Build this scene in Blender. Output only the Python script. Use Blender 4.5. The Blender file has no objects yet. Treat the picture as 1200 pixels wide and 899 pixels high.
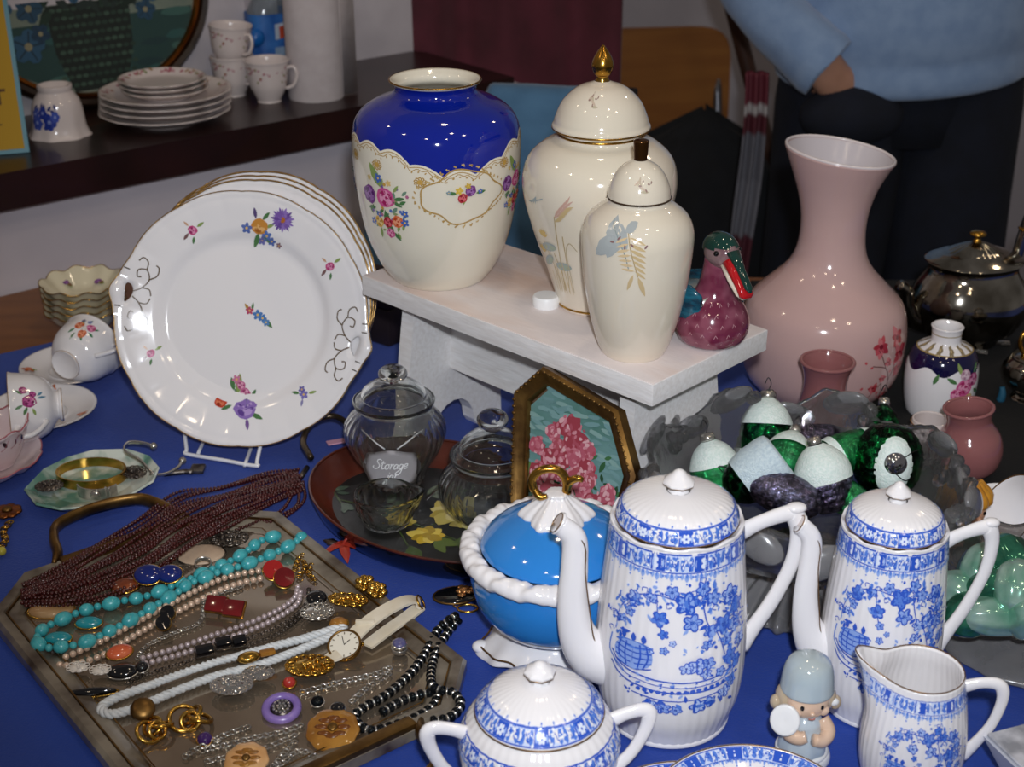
import bpy, bmesh, math, random
from math import sin, cos, pi, radians, sqrt, atan2, hypot
from mathutils import Vector, Matrix, noise, geometry
random.seed(7)
SC = bpy.context.scene
COL = SC.collection
R = radians

# ------------------------------------------------------------------ camera
FPX, PITCH, CZ = 1700.0, R(25), 1.48          # focal length in px of a 1200x899 frame, tilt, eye height
cam_d = bpy.data.cameras.new('camera')
cam = bpy.data.objects.new('camera', cam_d); COL.objects.link(cam)
cam.location = (0, 0, CZ); cam.rotation_euler = (pi/2-PITCH, 0, 0)
cam_d.sensor_width = 36; cam_d.lens = FPX*36/1200; cam_d.clip_start = .01
cam_d.dof.use_dof = True; cam_d.dof.focus_distance = 1.27; cam_d.dof.aperture_fstop = 9
SC.camera = cam
SC.view_settings.view_transform = 'Standard'; SC.view_settings.look = 'None'
SC.view_settings.gamma = 1; SC.view_settings.use_curve_mapping = False
SC.view_settings.exposure = 0.0
# ------------------------------------------------------------------ world + lights
wd = bpy.data.worlds.new('world'); SC.world = wd; wd.use_nodes = True
wd.node_tree.nodes['Background'].inputs[0].default_value = (.56, .53, .52, 1)
wd.node_tree.nodes['Background'].inputs[1].default_value = .20
def lamp(name, kind, loc, energy, color, size=.05, rot=None, spot=None, blend=.6):
    l = bpy.data.lights.new(name, kind); l.energy = energy; l.color = color
    if kind == 'AREA': l.size = size
    else: l.shadow_soft_size = size
    if spot: l.spot_size = spot; l.spot_blend = blend
    o = bpy.data.objects.new(name, l); COL.objects.link(o); o.location = loc
    if rot: o.rotation_euler = rot
    return o
# the camera's own flash, just above the lens
lamp('camera_flash', 'SPOT', (.03, -.02, 1.585), 52, (.89, .935, 1), .022, (R(66.5), 0, R(-4)), R(62), .75)
# warm ceiling lamps, plus extra bulbs added for more highlights on the glass
for i, (x, y, e) in enumerate([(-1.3, .5, 7), (1.2, .3, 6.5), (.1, 1.4, 7), (-.6, 3.2, 6), (1.6, 2.4, 6), (-.5, -.5, 6), (.6, -.6, 6), (-1.5, 1.6, 5), (.5, .5, 5)]):
    lamp('ceiling_and_highlight_bulb', 'POINT', (x, y, 2.65), e, (1, .80, .58), .06)

# ------------------------------------------------------------------ measuring helpers
_c, _s = cos(PITCH), sin(PITCH)
def at(x, y, z):
    """point of height z seen at photo pixel (x, y)"""
    u = (x-600)/FPX; v = (449.5-y)/FPX
    t = (z-CZ)/(-_s+v*_c)
    return Vector((u*t, (_c+v*_s)*t, z))
def atY(x, y, Y):
    u = (x-600)/FPX; v = (449.5-y)/FPX
    t = Y/(_c+v*_s)
    return Vector((u*t, Y, CZ+(-_s+v*_c)*t))
def hgt(Y, row):
    """height of photo row at distance Y"""
    v = (449.5-row)/FPX
    return (v*Y*_c-Y*_s)/(_c+v*_s)+CZ
def mpp(p): return (p[1]*_c-(p[2]-CZ)*_s)/FPX   # metres per pixel at point
def pxprof(base, rows):
    """profile (r, z above base) of an upright turned thing measured as (photo row, half width)"""
    out = []
    for y, hw in rows:
        z = hgt(base[1], y)
        out.append((hw*mpp((0, base[1], z)), max(0, z-base[2])))
    return out
# ------------------------------------------------------------------ materials
MATS = {}
def srgb(h):
    """'#rrggbb' -> linear"""
    h = h.lstrip('#'); o = []
    for i in (0, 2, 4):
        v = int(h[i:i+2], 16)/255
        o.append(v/12.92 if v <= .04045 else ((v+.055)/1.055)**2.4)
    return tuple(o)+(1,)
def mat(name, col='#808080', rough=.5, metal=0, trans=0, ior=1.5, coat=0, col2=None, scale=20, detail=4, bump=0,
        bscale=None, sheen=0, stretch=None, sss=0, attr=False, spec=.5, thresh=None, alpha=1):
    if name in MATS: return MATS[name]
    m = bpy.data.materials.new(name); m.use_nodes = True; MATS[name] = m
    nt = m.node_tree; b = nt.nodes['Principled BSDF']; L = nt.links.new
    b.inputs['Base Color'].default_value = srgb(col) if isinstance(col, str) else col
    b.inputs['Roughness'].default_value = rough; b.inputs['Metallic'].default_value = metal
    b.inputs['IOR'].default_value = ior; b.inputs['Transmission Weight'].default_value = trans
    b.inputs['Coat Weight'].default_value = coat; b.inputs['Coat Roughness'].default_value = .03
    b.inputs['Specular IOR Level'].default_value = spec; b.inputs['Alpha'].default_value = alpha
    if sheen: b.inputs['Sheen Weight'].default_value = sheen
    if sss:
        b.inputs['Subsurface Weight'].default_value = sss; b.inputs['Subsurface Radius'].default_value = (.01, .006, .004)
    def coords():
        tc = nt.nodes.new('ShaderNodeTexCoord'); mp = nt.nodes.new('ShaderNodeMapping')
        L(tc.outputs['Object'], mp.inputs[0])
        if stretch: mp.inputs['Scale'].default_value = stretch
        return mp.outputs[0]
    if attr:
        a = nt.nodes.new('ShaderNodeAttribute'); a.attribute_name = 'Col'; L(a.outputs['Color'], b.inputs['Base Color'])
    elif col2:
        n = nt.nodes.new('ShaderNodeTexNoise'); n.inputs['Scale'].default_value = scale; n.inputs['Detail'].default_value = detail
        L(coords(), n.inputs['Vector'])
        r = nt.nodes.new('ShaderNodeValToRGB')
        t0, t1 = thresh or (.35, .65)
        r.color_ramp.elements[0].position = t0; r.color_ramp.elements[1].position = t1
        r.color_ramp.elements[0].color = srgb(col); r.color_ramp.elements[1].color = srgb(col2)
        L(n.outputs['Fac'], r.inputs[0]); L(r.outputs[0], b.inputs['Base Color'])
    if bump:
        n = nt.nodes.new('ShaderNodeTexNoise'); n.inputs['Scale'].default_value = bscale or scale; n.inputs['Detail'].default_value = 5
        L(coords(), n.inputs['Vector'])
        bp = nt.nodes.new('ShaderNodeBump'); bp.inputs['Strength'].default_value = bump; bp.inputs['Distance'].default_value = .002
        L(n.outputs['Fac'], bp.inputs['Height']); L(bp.outputs[0], b.inputs['Normal'])
    return m
mat('china', '#ece9ea', .12, coat=.3, sss=0)
mat('china_cream', '#e6dfcd', .10, coat=.4)
mat('print', '#ffffff', .16, attr=True, coat=.3)
mat('print_matt', '#ffffff', .7, attr=True)
mat('gilt', '#c79a45', .22, metal=1, col2='#a5762c', scale=60)
mat('gold', '#d8ae55', .2, metal=1, col2='#b88a38', scale=90)
mat('old_gold', '#8d6b39', .38, metal=.9, col2='#5a4022', scale=45, bump=.3)
mat('silver', '#d6d2ca', .2, metal=.85, col2='#a8a29a', scale=60)
mat('silver_plate', '#b8b2a6', .10, metal=1, col2='#7d766a', scale=25)
mat('glass', '#fafdfc', .01, trans=1, ior=1.48)
mat('white_paint', '#eceaea', .55, col2='#e0dcda', scale=40, stretch=(1, 6, 6), bump=.25, bscale=60)
mat('black_gloss', '#0b0b0d', .1, coat=.5)

# ------------------------------------------------------------------ mesh helpers
def props(o, label=None, cat=None, group=None, kind=None):
    if label: o['label'] = label
    if cat: o['category'] = cat
    if group: o['group'] = group
    if kind: o['kind'] = kind
    return o
def thing(name, loc, label, cat, rz=0, group=None, kind=None, rot=None):
    o = bpy.data.objects.new(name, None); COL.objects.link(o); o.empty_display_size = .02
    o.location = loc; o.rotation_euler = rot or (0, 0, rz)
    return props(o, label, cat, group, kind)
def G(): return [[], []]
def mk(name, g, m, parent=None, smooth=True, loc=None, rot=None, cols=None, auto=None):
    me = bpy.data.meshes.new(name); me.from_pydata([tuple(v) for v in g[0]], [], g[1])
    if smooth is True: me.shade_smooth()
    if isinstance(smooth, (int, float)) and smooth is not True and smooth is not False:
        me.shade_smooth(); me.set_sharp_from_angle(angle=R(smooth))
    me.materials.append(MATS[m] if isinstance(m, str) else m)
    if cols:
        a = me.color_attributes.new('Col', 'FLOAT_COLOR', 'POINT')
        a.data.foreach_set('color', [q for c in cols for q in c])
    me.update()
    o = bpy.data.objects.new(name, me); COL.objects.link(o)
    if parent: o.parent = parent
    if loc is not None: o.location = loc
    if rot: o.rotation_euler = rot
    return o
def share(o, parent=None, loc=None, rot=None, scale=None, name=None):
    c = o.copy(); COL.objects.link(c)
    if parent is not None: c.parent = parent
    if loc is not None: c.location = loc
    if rot is not None: c.rotation_euler = rot
    if scale is not None: c.scale = scale if hasattr(scale, '__len__') else (scale,)*3
    return c
def copy_tree(o, parent=None):
    c = o.copy(); COL.objects.link(c); c.parent = parent
    for ch in list(o.children): copy_tree(ch, c)
    return c
def add(g, vs, fs):
    n = len(g[0]); g[0] += [Vector(v) for v in vs]; g[1] += [tuple(i+n for i in f) for f in fs]; return g
def xf(g, M):
    g[0] = [M @ Vector(v) for v in g[0]]; return g
def move(g, v): return xf(g, Matrix.Translation(v))
def box(g, x0, x1, y0, y1, z0, z1):
    return add(g, [(x, y, z) for z in (z0, z1) for y in (y0, y1) for x in (x0, x1)],
               [(0, 2, 3, 1), (4, 5, 7, 6), (0, 1, 5, 4), (1, 3, 7, 5), (3, 2, 6, 7), (2, 0, 4, 6)])
def bbox_g(w, d, h, bev=.004, seg=2):
    """bevelled box centred on xy, from z=0"""
    bm = bmesh.new(); bmesh.ops.create_cube(bm, size=1)
    for v in bm.verts: v.co = Vector((v.co.x*w, v.co.y*d, (v.co.z+.5)*h))
    if bev: bmesh.ops.bevel(bm, geom=bm.edges[:], offset=bev, segments=seg, profile=.6, affect='EDGES')
    g = [[v.co.copy() for v in bm.verts], [tuple(v.index for v in f.verts) for f in bm.faces]]; bm.free(); return g
def catmull(pts, n):
    """smooth a polyline, n points per span"""
    P = [Vector(p) for p in pts]; out = []
    for i in range(len(P)-1):
        p0 = P[i-1] if i else P[0]*2-P[1]; p1, p2 = P[i], P[i+1]; p3 = P[i+2] if i+2 < len(P) else P[-1]*2-P[-2]
        for k in range(n):
            t = k/n
            out.append(.5*((2*p1)+(-p0+p2)*t+(2*p0-5*p1+4*p2-p3)*t*t+(-p0+3*p1-3*p2+p3)*t**3))
    out.append(P[-1]); return out
def lathe(prof, seg=64, fl=None, sm=4, g=None, close=True):
    """turn (r, z) profile; fl(theta, r, z) -> (r, z)"""
    if sm > 1: prof = [(max(p.x, 0), p.y) for p in catmull([(r, z, 0) for r, z in prof], sm)]
    g = g or G(); vs, fs = [], []
    for r, z in prof:
        for k in range(seg):
            th = 2*pi*k/seg; rr, zz = fl(th, r, z) if fl else (r, z)
            vs.append((rr*cos(th), rr*sin(th), zz))
    for i in range(len(prof)-1):
        for k in range(seg):
            a = i*seg+k; b = i*seg+(k+1) % seg
            fs.append((a, b, b+seg, a+seg))
    if close and prof[0][0] > 1e-5: fs.append(tuple(range(seg-1, -1, -1)))
    if close == 2 and prof[-1][0] > 1e-5: fs.append(tuple((len(prof)-1)*seg+k for k in range(seg)))
    return add(g, vs, fs)
def shell(prof, th, floor=.004):
    """outer profile + inner wall back down, a vessel of wall thickness th"""
    inner = [(max(r-th, .0005), max(z, floor)) for r, z in reversed(prof) if r-th > .001]
    return list(prof)+[(prof[-1][0]-th*.5, prof[-1][1]+th*.35)]+inner+[(.0003, floor)]
def frames(P):
    T = []
    for i in range(len(P)):
        t = (P[min(i+1, len(P)-1)]-P[max(i-1, 0)]); T.append(t.normalized() if t.length > 1e-9 else Vector((0, 0, 1)))
    up = Vector((0, 0, 1)) if abs(T[0].z) < .9 else Vector((1, 0, 0))
    N = [(up-T[0]*up.dot(T[0])).normalized()]
    for i in range(1, len(P)):
        n = N[-1]-T[i]*N[-1].dot(T[i]); N.append(n.normalized() if n.length > 1e-6 else N[-1])
    return T, N
def tube(pts, rad, seg=10, sm=4, closed=False, g=None, flat=1, cap=True):
    """sweep; rad number or list per control point; flat squashes along the frame's binormal"""
    rl = [rad]*len(pts) if not hasattr(rad, '__len__') else list(rad)
    if closed: pts = list(pts)+[pts[0]]; rl = rl+[rl[0]]
    if sm > 1:
        P = catmull(pts, sm); rr = [v.x for v in catmull([(r, 0, 0) for r in rl], sm)]
    else: P = [Vector(p) for p in pts]; rr = rl
    T, N = frames(P); g = g or G(); vs, fs = [], []
    for p, t, n, r in zip(P, T, N, rr):
        b = t.cross(n)
        for k in range(seg):
            a = 2*pi*k/seg; vs.append(p+n*(r*cos(a))+b*(r*flat*sin(a)))
    for i in range(len(P)-1):
        for k in range(seg):
            a = i*seg+k; b = i*seg+(k+1) % seg; fs.append((a, b, b+seg, a+seg))
    if cap and not closed:
        fs.append(tuple(range(seg-1, -1, -1))); fs.append(tuple((len(P)-1)*seg+k for k in range(seg)))
    return add(g, vs, fs)
def ball(c, r, g=None, u=12, v=8):
    """ellipsoid, r number or 3"""
    rx, ry, rz = r if hasattr(r, '__len__') else (r, r, r)
    g = g or G(); vs = [(c[0], c[1], c[2]-rz)]; fs = []
    for i in range(1, v):
        ph = pi*i/v-pi/2
        for k in range(u):
            a = 2*pi*k/u; vs.append((c[0]+rx*cos(ph)*cos(a), c[1]+ry*cos(ph)*sin(a), c[2]+rz*sin(ph)))
    vs.append((c[0], c[1], c[2]+rz))
    for k in range(u): fs.append((0, 1+(k+1) % u, 1+k))
    for i in range(v-2):
        for k in range(u):
            a = 1+i*u+k; b = 1+i*u+(k+1) % u; fs.append((a, b, b+u, a+u))
    t = 1+(v-1)*u
    for k in range(u): fs.append((t-u+k, t-u+(k+1) % u, t))
    return add(g, vs, fs)
def torus(c, Rr, r, g=None, u=32, v=8, M=None, ry=None):
    q = tube([(Rr*cos(2*pi*k/u), (ry or Rr)*sin(2*pi*k/u), 0) for k in range(u)], r, v, 1, True)
    if M: xf(q, M)
    move(q, c); g = g or G(); return add(g, q[0], q[1])
def prism(pts, z0, z1, g=None):
    """extrude a 2D outline"""
    n = len(pts); g = g or G()
    return add(g, [(x, y, z0) for x, y in pts]+[(x, y, z1) for x, y in pts],
               [tuple(range(n-1, -1, -1)), tuple(range(n, 2*n))]+[(i, (i+1) % n, (i+1) % n+n, i+n) for i in range(n)])
def loft(rings, g=None, cap=True):
    n = len(rings[0]); g = g or G(); fs = []
    for i in range(len(rings)-1):
        for k in range(n):
            a = i*n+k; b = i*n+(k+1) % n; fs.append((a, b, b+n, a+n))
    if cap: fs += [tuple(range(n-1, -1, -1)), tuple((len(rings)-1)*n+k for k in range(n))]
    return add(g, [v for r in rings for v in r], fs)
def ell_ring(c, rx, ry, ax=(1, 0, 0), ay=(0, 1, 0), n=16, p=1):
    c, ax, ay = Vector(c), Vector(ax), Vector(ay); o = []
    for k in range(n):
        a = 2*pi*k/n; ca, sa = cos(a), sin(a)
        o.append(c+ax*rx*(abs(ca)**p)*(1 if ca >= 0 else -1)+ay*ry*(abs(sa)**p)*(1 if sa >= 0 else -1))
    return o

# ------------------------------------------------------------------ printed decoration: thin coloured mesh lying on a surface
class Print:
    def __init__(s, fmap, off=.00012, step=.0000022):
        s.f = fmap; s.v = []; s.fc = []; s.c = []; s.off = off; s.step = step; s.n = 0; s.tr = (0, 0, 1, 0)
    def place(s, u, v, k=1, a=0): s.tr = (u, v, k, a)
    def _p(s, u, v):
        ou, ov, k, a = s.tr; x, y = u*k, v*k
        return s.f(ou+x*cos(a)-y*sin(a), ov+x*sin(a)+y*cos(a))
    def poly(s, pts, col, ctr=None):
        col = srgb(col) if isinstance(col, str) else col
        o = s.off+s.n*s.step; s.n += 1; b = len(s.v)
        if ctr is None: ctr = (sum(p[0] for p in pts)/len(pts), sum(p[1] for p in pts)/len(pts))
        for u, v in [ctr]+list(pts):
            p, n = s._p(u, v); s.v.append(p+n*o); s.c.append(col)
        n = len(pts)
        for i in range(n): s.fc.append((b, b+1+i, b+1+(i+1) % n))
    def blob(s, u, v, ru, rv=None, ang=0, col='#fff', n=10, jit=0):
        rv = rv or ru; ca, sa = cos(ang), sin(ang); pts = []
        for k in range(n):
            a = 2*pi*k/n; j = 1+random.uniform(-jit, jit); x, y = ru*cos(a)*j, rv*sin(a)*j
            pts.append((u+x*ca-y*sa, v+x*sa+y*ca))
        s.poly(pts, col, (u, v))
    def stroke(s, pts, w, col, sm=4, taper=False):
        col = srgb(col) if isinstance(col, str) else col
        P = catmull([(p[0], p[1], 0) for p in pts], sm) if sm > 1 else [Vector((p[0], p[1], 0)) for p in pts]
        o = s.off+s.n*s.step; s.n += 1; b = len(s.v)
        for i, p in enumerate(P):
            t = (P[min(i+1, len(P)-1)]-P[max(i-1, 0)])
            t = t.normalized() if t.length > 1e-9 else Vector((1, 0, 0))
            ww = w*(1-.75*i/len(P)) if taper else w
            for sg in (-1, 1):
                q, n = s._p(p.x-t.y*ww/2*sg, p.y+t.x*ww/2*sg); s.v.append(q+n*o); s.c.append(col)
        for i in range(len(P)-1): s.fc.append((b+2*i, b+2*i+1, b+2*i+3, b+2*i+2))
    def leaf(s, u, v, L, ang, col, w=.35):
        pts = [(u, v)]
        for t, k in ((.3, .8), (.6, 1), (.85, .5)): pts.append((t, k*w/2))
        pts = [(0, 0), (.25, w*.4), (.55, w*.5), (.85, w*.25), (1, 0), (.85, -w*.25), (.55, -w*.5), (.25, -w*.4)]
        s.poly([(u+L*(x*cos(ang)-y*sin(ang)), v+L*(x*sin(ang)+y*cos(ang))) for x, y in pts], col)
    def flower(s, u, v, r, col, ctr='#e0b040', n=5, rot=0, w=.55, vein=None):
        for k in range(n):
            a = rot+2*pi*k/n
            s.blob(u+r*.55*cos(a), v+r*.55*sin(a), r*.48, r*w*.62, a, col, 8)
            if vein: s.stroke([(u, v), (u+r*.9*cos(a), v+r*.9*sin(a))], r*.09, vein, 1)
        s.blob(u, v, r*.25, col=ctr, n=7)
    def rose(s, u, v, r, c1, c2, c3):
        s.blob(u, v, r, r*.95, random.random(), c1, 11, .1)
        for k in range(6):
            a = k*1.05+random.random()*.4
            s.blob(u+r*.5*cos(a), v+r*.5*sin(a), r*.42, r*.24, a+1.5, c2 if k % 2 else c3, 7, .1)
        s.blob(u+r*.08, v, r*.38, r*.36, 0, c2, 8, .1); s.blob(u+r*.1, v+r*.05, r*.17, col=c3, n=6)
    def build(s, parent, name='floral_print', m='print'):
        return mk(name, [s.v, s.fc], m, parent, cols=s.c)
def lathe_map(prof, th0=-pi/2, Rref=None, fl=None, axis=(0, 0)):
    """u metres round the front (th0 faces the viewer), v height -> point, normal"""
    pr = sorted([(z, r) for r, z in prof])
    def rad(z):
        if z <= pr[0][0]: return pr[0][1]
        for (z0, r0), (z1, r1) in zip(pr, pr[1:]):
            if z <= z1: return r0+(r1-r0)*(z-z0)/max(z1-z0, 1e-9)
        return pr[-1][1]
    RR = Rref or max(r for r, z in prof)
    def S(th, z):
        r = rad(z)
        if fl: r, z = fl(th, r, z)
        return Vector((r*cos(th)+axis[0], r*sin(th)+axis[1], z))
    def f(u, v):
        th = th0+u/RR; p = S(th, v)
        dt = S(th+.01, v)-S(th-.01, v); dz = S(th, v+.0006)-S(th, v-.0006)
        n = dt.cross(dz)
        return p, (n.normalized() if n.length > 1e-12 else Vector((cos(th), sin(th), 0)))
    return f
def dense(prof, sm=6):
    return [(max(p.x, 0), p.y) for p in catmull([(r, z, 0) for r, z in prof], sm)]
def plane_map(o, ex, ey):
    o, ex, ey = Vector(o), Vector(ex), Vector(ey); n = ex.cross(ey).normalized()
    return lambda u, v: (o+ex*u+ey*v, n)
def band(fmap, u0, u1, zlo, zhi, nu, nv, off=.0001):
    """strip of surface between two heights (functions of u)"""
    vs, fs = [], []
    for i in range(nu+1):
        u = u0+(u1-u0)*i/nu; a, b = zlo(u), zhi(u)
        for j in range(nv+1):
            p, n = fmap(u, a+(b-a)*j/nv); vs.append(p+n*off)
    for i in range(nu):
        for j in range(nv):
            a = i*(nv+1)+j; fs.append((a, a+nv+1, a+nv+2, a+1))
    return [vs, fs]
def beads(pts, r, gap=2.0):
    """evenly spaced points along a smooth path"""
    P = catmull(pts, 12); out = [P[0]]; acc = 0
    for a, b in zip(P, P[1:]):
        d = (b-a).length
        while acc+d >= gap*r:
            t = (gap*r-acc)/d; a = a+(b-a)*t; out.append(a.copy()); d = (b-a).length; acc = 0
        acc += d
    return out
def strand(g, pts, r, u=7, v=5, gap=2.0, sq=1):
    for p in beads(pts, r, gap): ball(p, (r, r, r*sq), g, u, v)
    return g
TZ = .75      # table top
def spray(P, u, v, k, roses, leaves, small):
    """bouquet: roses [(x,y,r,c1,c2,c3)], leaves [(x,y,L,ang,col)], small [(x,y,r,col)]"""
    P.place(u, v, k)
    for x, y, L, a, c in leaves: P.leaf(x, y, L, a, c)
    for x, y, r, c1, c2, c3 in roses: P.rose(x, y, r, c1, c2, c3)
    for x, y, r, c in small: P.flower(x, y, r, c, '#e8c060', 5, random.random())
    P.place(0, 0)
PINK = ('#d05a92', '#e69aba', '#a82860'); PURP = ('#7a3f86', '#9d6cae', '#5a2566'); YEL = ('#d9a94a', '#ecd08a', '#b67d24')
ORG = ('#dd7040', '#eda27c', '#b8431c'); RED = ('#b8303c', '#dc6a70', '#821422'); LAV = ('#8d6fb8', '#b59ad2', '#60418f')
GRN, GRN2, BLU = '#4f7a4a', '#8aa05a', '#4a68b4'

# ================================================================== the place
mat('floor_wood', '#3a2c22', .5, col2='#2a1f18', scale=6, stretch=(1, 8, 1))
mat('wall_white', '#d2cad0', .8, col2='#c6bec5', scale=5, bump=.15, bscale=40)
mat('wall_grey', '#b8b2b8', .85, col2='#aaa4aa', scale=4)
mat('sill_wood', '#2c1310', .35, col2='#1c0b09', scale=9, stretch=(1, 1, 1), coat=.2)
mat('frame_white', '#cfc8cc', .6, col2='#bdb6bb', scale=8)
mat('curtain_red', '#5e2130', .85, col2='#4b1824', scale=12, sheen=.2)
mat('cloth_blue', '#0a3ca0', .75, col2='#093590', scale=7, bump=.35, bscale=420, sheen=.15)
mat('cloth_black', '#060608', .9, col2='#040405', scale=9, bump=.3, bscale=300)
mat('table_wood', '#8c5a2e', .45, col2='#7a4c25', scale=5, stretch=(1, 9, 1))
def struct(o): o['kind'] = 'structure'; return o
struct(mk('floor', box(G(), -4, 4, -2, 5, -.05, 0), 'floor_wood', smooth=False))
# the window wall runs away to the right: e along it, n away from the viewer
WA = R(39.2); e_ = Vector((cos(WA), sin(WA), 0)); n_ = Vector((-sin(WA), cos(WA), 0))
def W(a, n, z): return e_*a+n_*n+Vector((0, 0, z))
def wbox(a0, a1, n0, n1, z0, z1):
    return add(G(), [W(a, n, z) for z in (z0, z1) for n in (n0, n1) for a in (a0, a1)],
               [(0, 2, 3, 1), (4, 5, 7, 6), (0, 1, 5, 4), (1, 3, 7, 5), (3, 2, 6, 7), (2, 0, 4, 6)])
SZ = .93
struct(mk('wall_left', wbox(-1.2, 1.62, 1.885, 2.12, 0, SZ-.052), 'wall_white', smooth=False))
sill = wbox(-1.2, 1.5, 1.834, 2.10, SZ-.05, SZ)
struct(mk('trim_1', sill, 'sill_wood', smooth=False))
# window wall above the sill: jamb, frame
wn = struct(mk('window_1', wbox(-1.2, 1.62, 2.10, 2.16, SZ-.05, 2.5), 'frame_white', smooth=False))
for a0, a1 in ((1.16, 1.20), (1.29, 1.34)):
    mk('window_frame', wbox(a0, a1, 2.075, 2.10, SZ, 2.45), 'frame_white', wn, smooth=False)
struct(mk('wall_back', box(G(), -1.2, 4, 3.85, 3.95, 0, 2.7), 'wall_grey', smooth=False))
# burgundy curtain hanging in folds
def curtain():
    g = G(); nx, nz = 150, 24; a = Vector((-.285, 2.56, 0)); b = Vector((.195, 2.62, 0)); d = (b-a); nn = Vector((-d.y, d.x, 0)).normalized()
    vs, fs = [], []
    for j in range(nz+1):
        z = .03+2.2*j/nz
        for i in range(nx+1):
            t = i/nx
            w = .020*sin(t*17+.6*sin(z*1.3))+.008*sin(t*29+1.3+z*.5)+.012*sin(t*7+z)
            vs.append(a+d*t+nn*w+Vector((0, 0, z)))
    for j in range(nz):
        for i in range(nx): q = j*(nx+1)+i; fs.append((q, q+1, q+nx+2, q+nx+1))
    return add(g, vs, fs)
o = mk('curtain', curtain(), 'curtain_red'); m_ = o.modifiers.new('t', 'SOLIDIFY'); m_.thickness = .003
props(o, 'dark burgundy curtain hanging in folds behind the blue-shouldered vase', 'curtain')
# ------------------------------------------------------------------ table with cloths
tb = thing('trestle_table', (0, 0, 0), 'brown wooden table, bare wood showing by the wall beyond the blue cloth', 'table')
back = 1.878
def wl(a, n): v = W(a, n, 0); return (v.x, v.y)
tpl = [(-1.0, .55), (1.0, .55), (1.0, 1.86), (.32, 2.02), wl(1.2, back), wl(.20, back)]
tpl = [(-.95, .55), (1.0, .55), (1.0, 1.88), (-.02, 1.95), wl(.78, back), wl(.30, back)]
mk('table_top', prism(tpl, TZ-.03, TZ-.002), 'table_wood', tb, smooth=False)
for x, y in ((-.85, .62), (.92, .62), (.92, 1.78), (-.15, 1.85)):
    mk('leg', box(G(), x-.03, x+.03, y-.03, y+.03, 0, TZ-.03), 'table_wood', tb, smooth=False)
def cloth_sheet(out, z, drop, wob=.0008, seed=0):
    """cloth: top sheet + hanging front skirt built as a grid polygon"""
    pass
def cloth(poly, z0, thick, res=.02, amp=.0016, seed=0):
    """cloth lying in a polygon: triangulated grid with soft creases"""
    bm = bmesh.new()
    vs = [bm.verts.new((x, y, 0)) for x, y in poly]; bm.faces.new(vs)
    xs = [p[0] for p in poly]; ys = [p[1] for p in poly]
    def cuts(lo, hi, no):
        t = lo+res
        while t < hi:
            bmesh.ops.bisect_plane(bm, geom=bm.verts[:]+bm.edges[:]+bm.faces[:], plane_co=(t, t, 0), plane_no=no); t += res
    cuts(min(xs), max(xs), (1, 0, 0)); cuts(min(ys), max(ys), (0, 1, 0))
    for v in bm.verts:
        n = noise.noise(Vector((v.co.x*7+seed, v.co.y*7, seed)))
        c1 = 1-abs(noise.noise(Vector((v.co.x*2.2+v.co.y*3.1+seed, v.co.y*1.1-v.co.x*.5, 3.3))))*2
        v.co.z = z0+thick+amp*(.4*n-.4)+amp*.9*max(0, c1)**6
    g = [[v.co.copy() for v in bm.verts], [tuple(v.index for v in f.verts) for f in bm.faces]]
    bm.verts.index_update(); bm.verts.ensure_lookup_table()
    g = [[v.co.copy() for v in bm.verts], [tuple(v.index for v in f.verts) for f in bm.faces]]
    bm.free(); return g
bl = thing('table_cloth', (0, 0, 0), 'royal blue cloth spread over the sales table', 'tablecloth')
A0 = at(-60, 415, TZ); A1 = at(70, 398, TZ); A2 = at(150, 378, TZ)
bpoly = [(-.955, .545), (1.0, .545), (1.0, 1.72), (.1, 1.84), (-.35, 1.80), (A2.x, A2.y), (A1.x, A1.y), (A0.x-.35, A0.y-.28)]
mk('cloth_top', cloth(bpoly, TZ-.002, .0015, .025), 'cloth_blue', bl)
g = G()   # front skirt in folds
vs, fs = [], []
for i in range(201):
    x = -.955+1.955*i/200
    for j in range(7):
        f = j/6; vs.append((x, .545-.004-f*.02-f*.018*(1+sin(i*.55+.5*sin(i*.13))), TZ-.001-.55*f))
for i in range(200):
    for j in range(6): q = i*7+j; fs.append((q, q+7, q+8, q+1))
mk('cloth_skirt', [vs, fs], 'cloth_blue', bl)
kpoly = [tuple(at(x, y, TZ).xy) for x, y in ((1010, 480), (1108, 655), (1150, 652), (1330, 640), (1330, 330), (880, 330), (840, 400))]
o = mk('black_cloth', cloth(kpoly, TZ+.0006, .0016, .03, .0012, 5), 'cloth_black')
props(o, 'black cloth laid over the far right of the table under the silver teapot', 'cloth')
# ================================================================== people and furniture behind the table
# ---------------------------------------------------------- person
mat('sweater', '#8ba5c8', .9, col2='#7d98be', scale=30, bump=.4, bscale=350, sheen=.3)
mat('jeans', '#0e1424', .9, col2='#0a0f1c', scale=25, bump=.3, bscale=300)
mat('skin', '#b98a72', .5, col2='#a87a62', scale=20, sss=.1)
mat('hair', '#2c2018', .6, col2='#1c140e', scale=60); mat('shoe', '#14100e', .5, col2='#0c0a08', scale=30)
PX, PY = .675, 2.50
pe = thing('person', (PX, PY, 0), 'person in pale blue sweater and dark jeans, one hand in pocket', 'person', R(6))
def skin_body(name, verts, edges, rad, m, parent, root=0, sub=2):
    me = bpy.data.meshes.new(name); me.from_pydata(verts, edges, []); me.materials.append(MATS[m])
    o = bpy.data.objects.new(name, me); COL.objects.link(o); o.parent = parent
    sk = o.modifiers.new('skin', 'SKIN'); sk.use_smooth_shade = True
    o.modifiers.new('sub', 'SUBSURF').levels = sub; o.modifiers['sub'].render_levels = sub
    for i, r in enumerate(rad):
        o.data.skin_vertices[0].data[i].radius = r if hasattr(r, '__len__') else (r, r)
    o.data.skin_vertices[0].data[root].use_root = True
    return o
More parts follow.
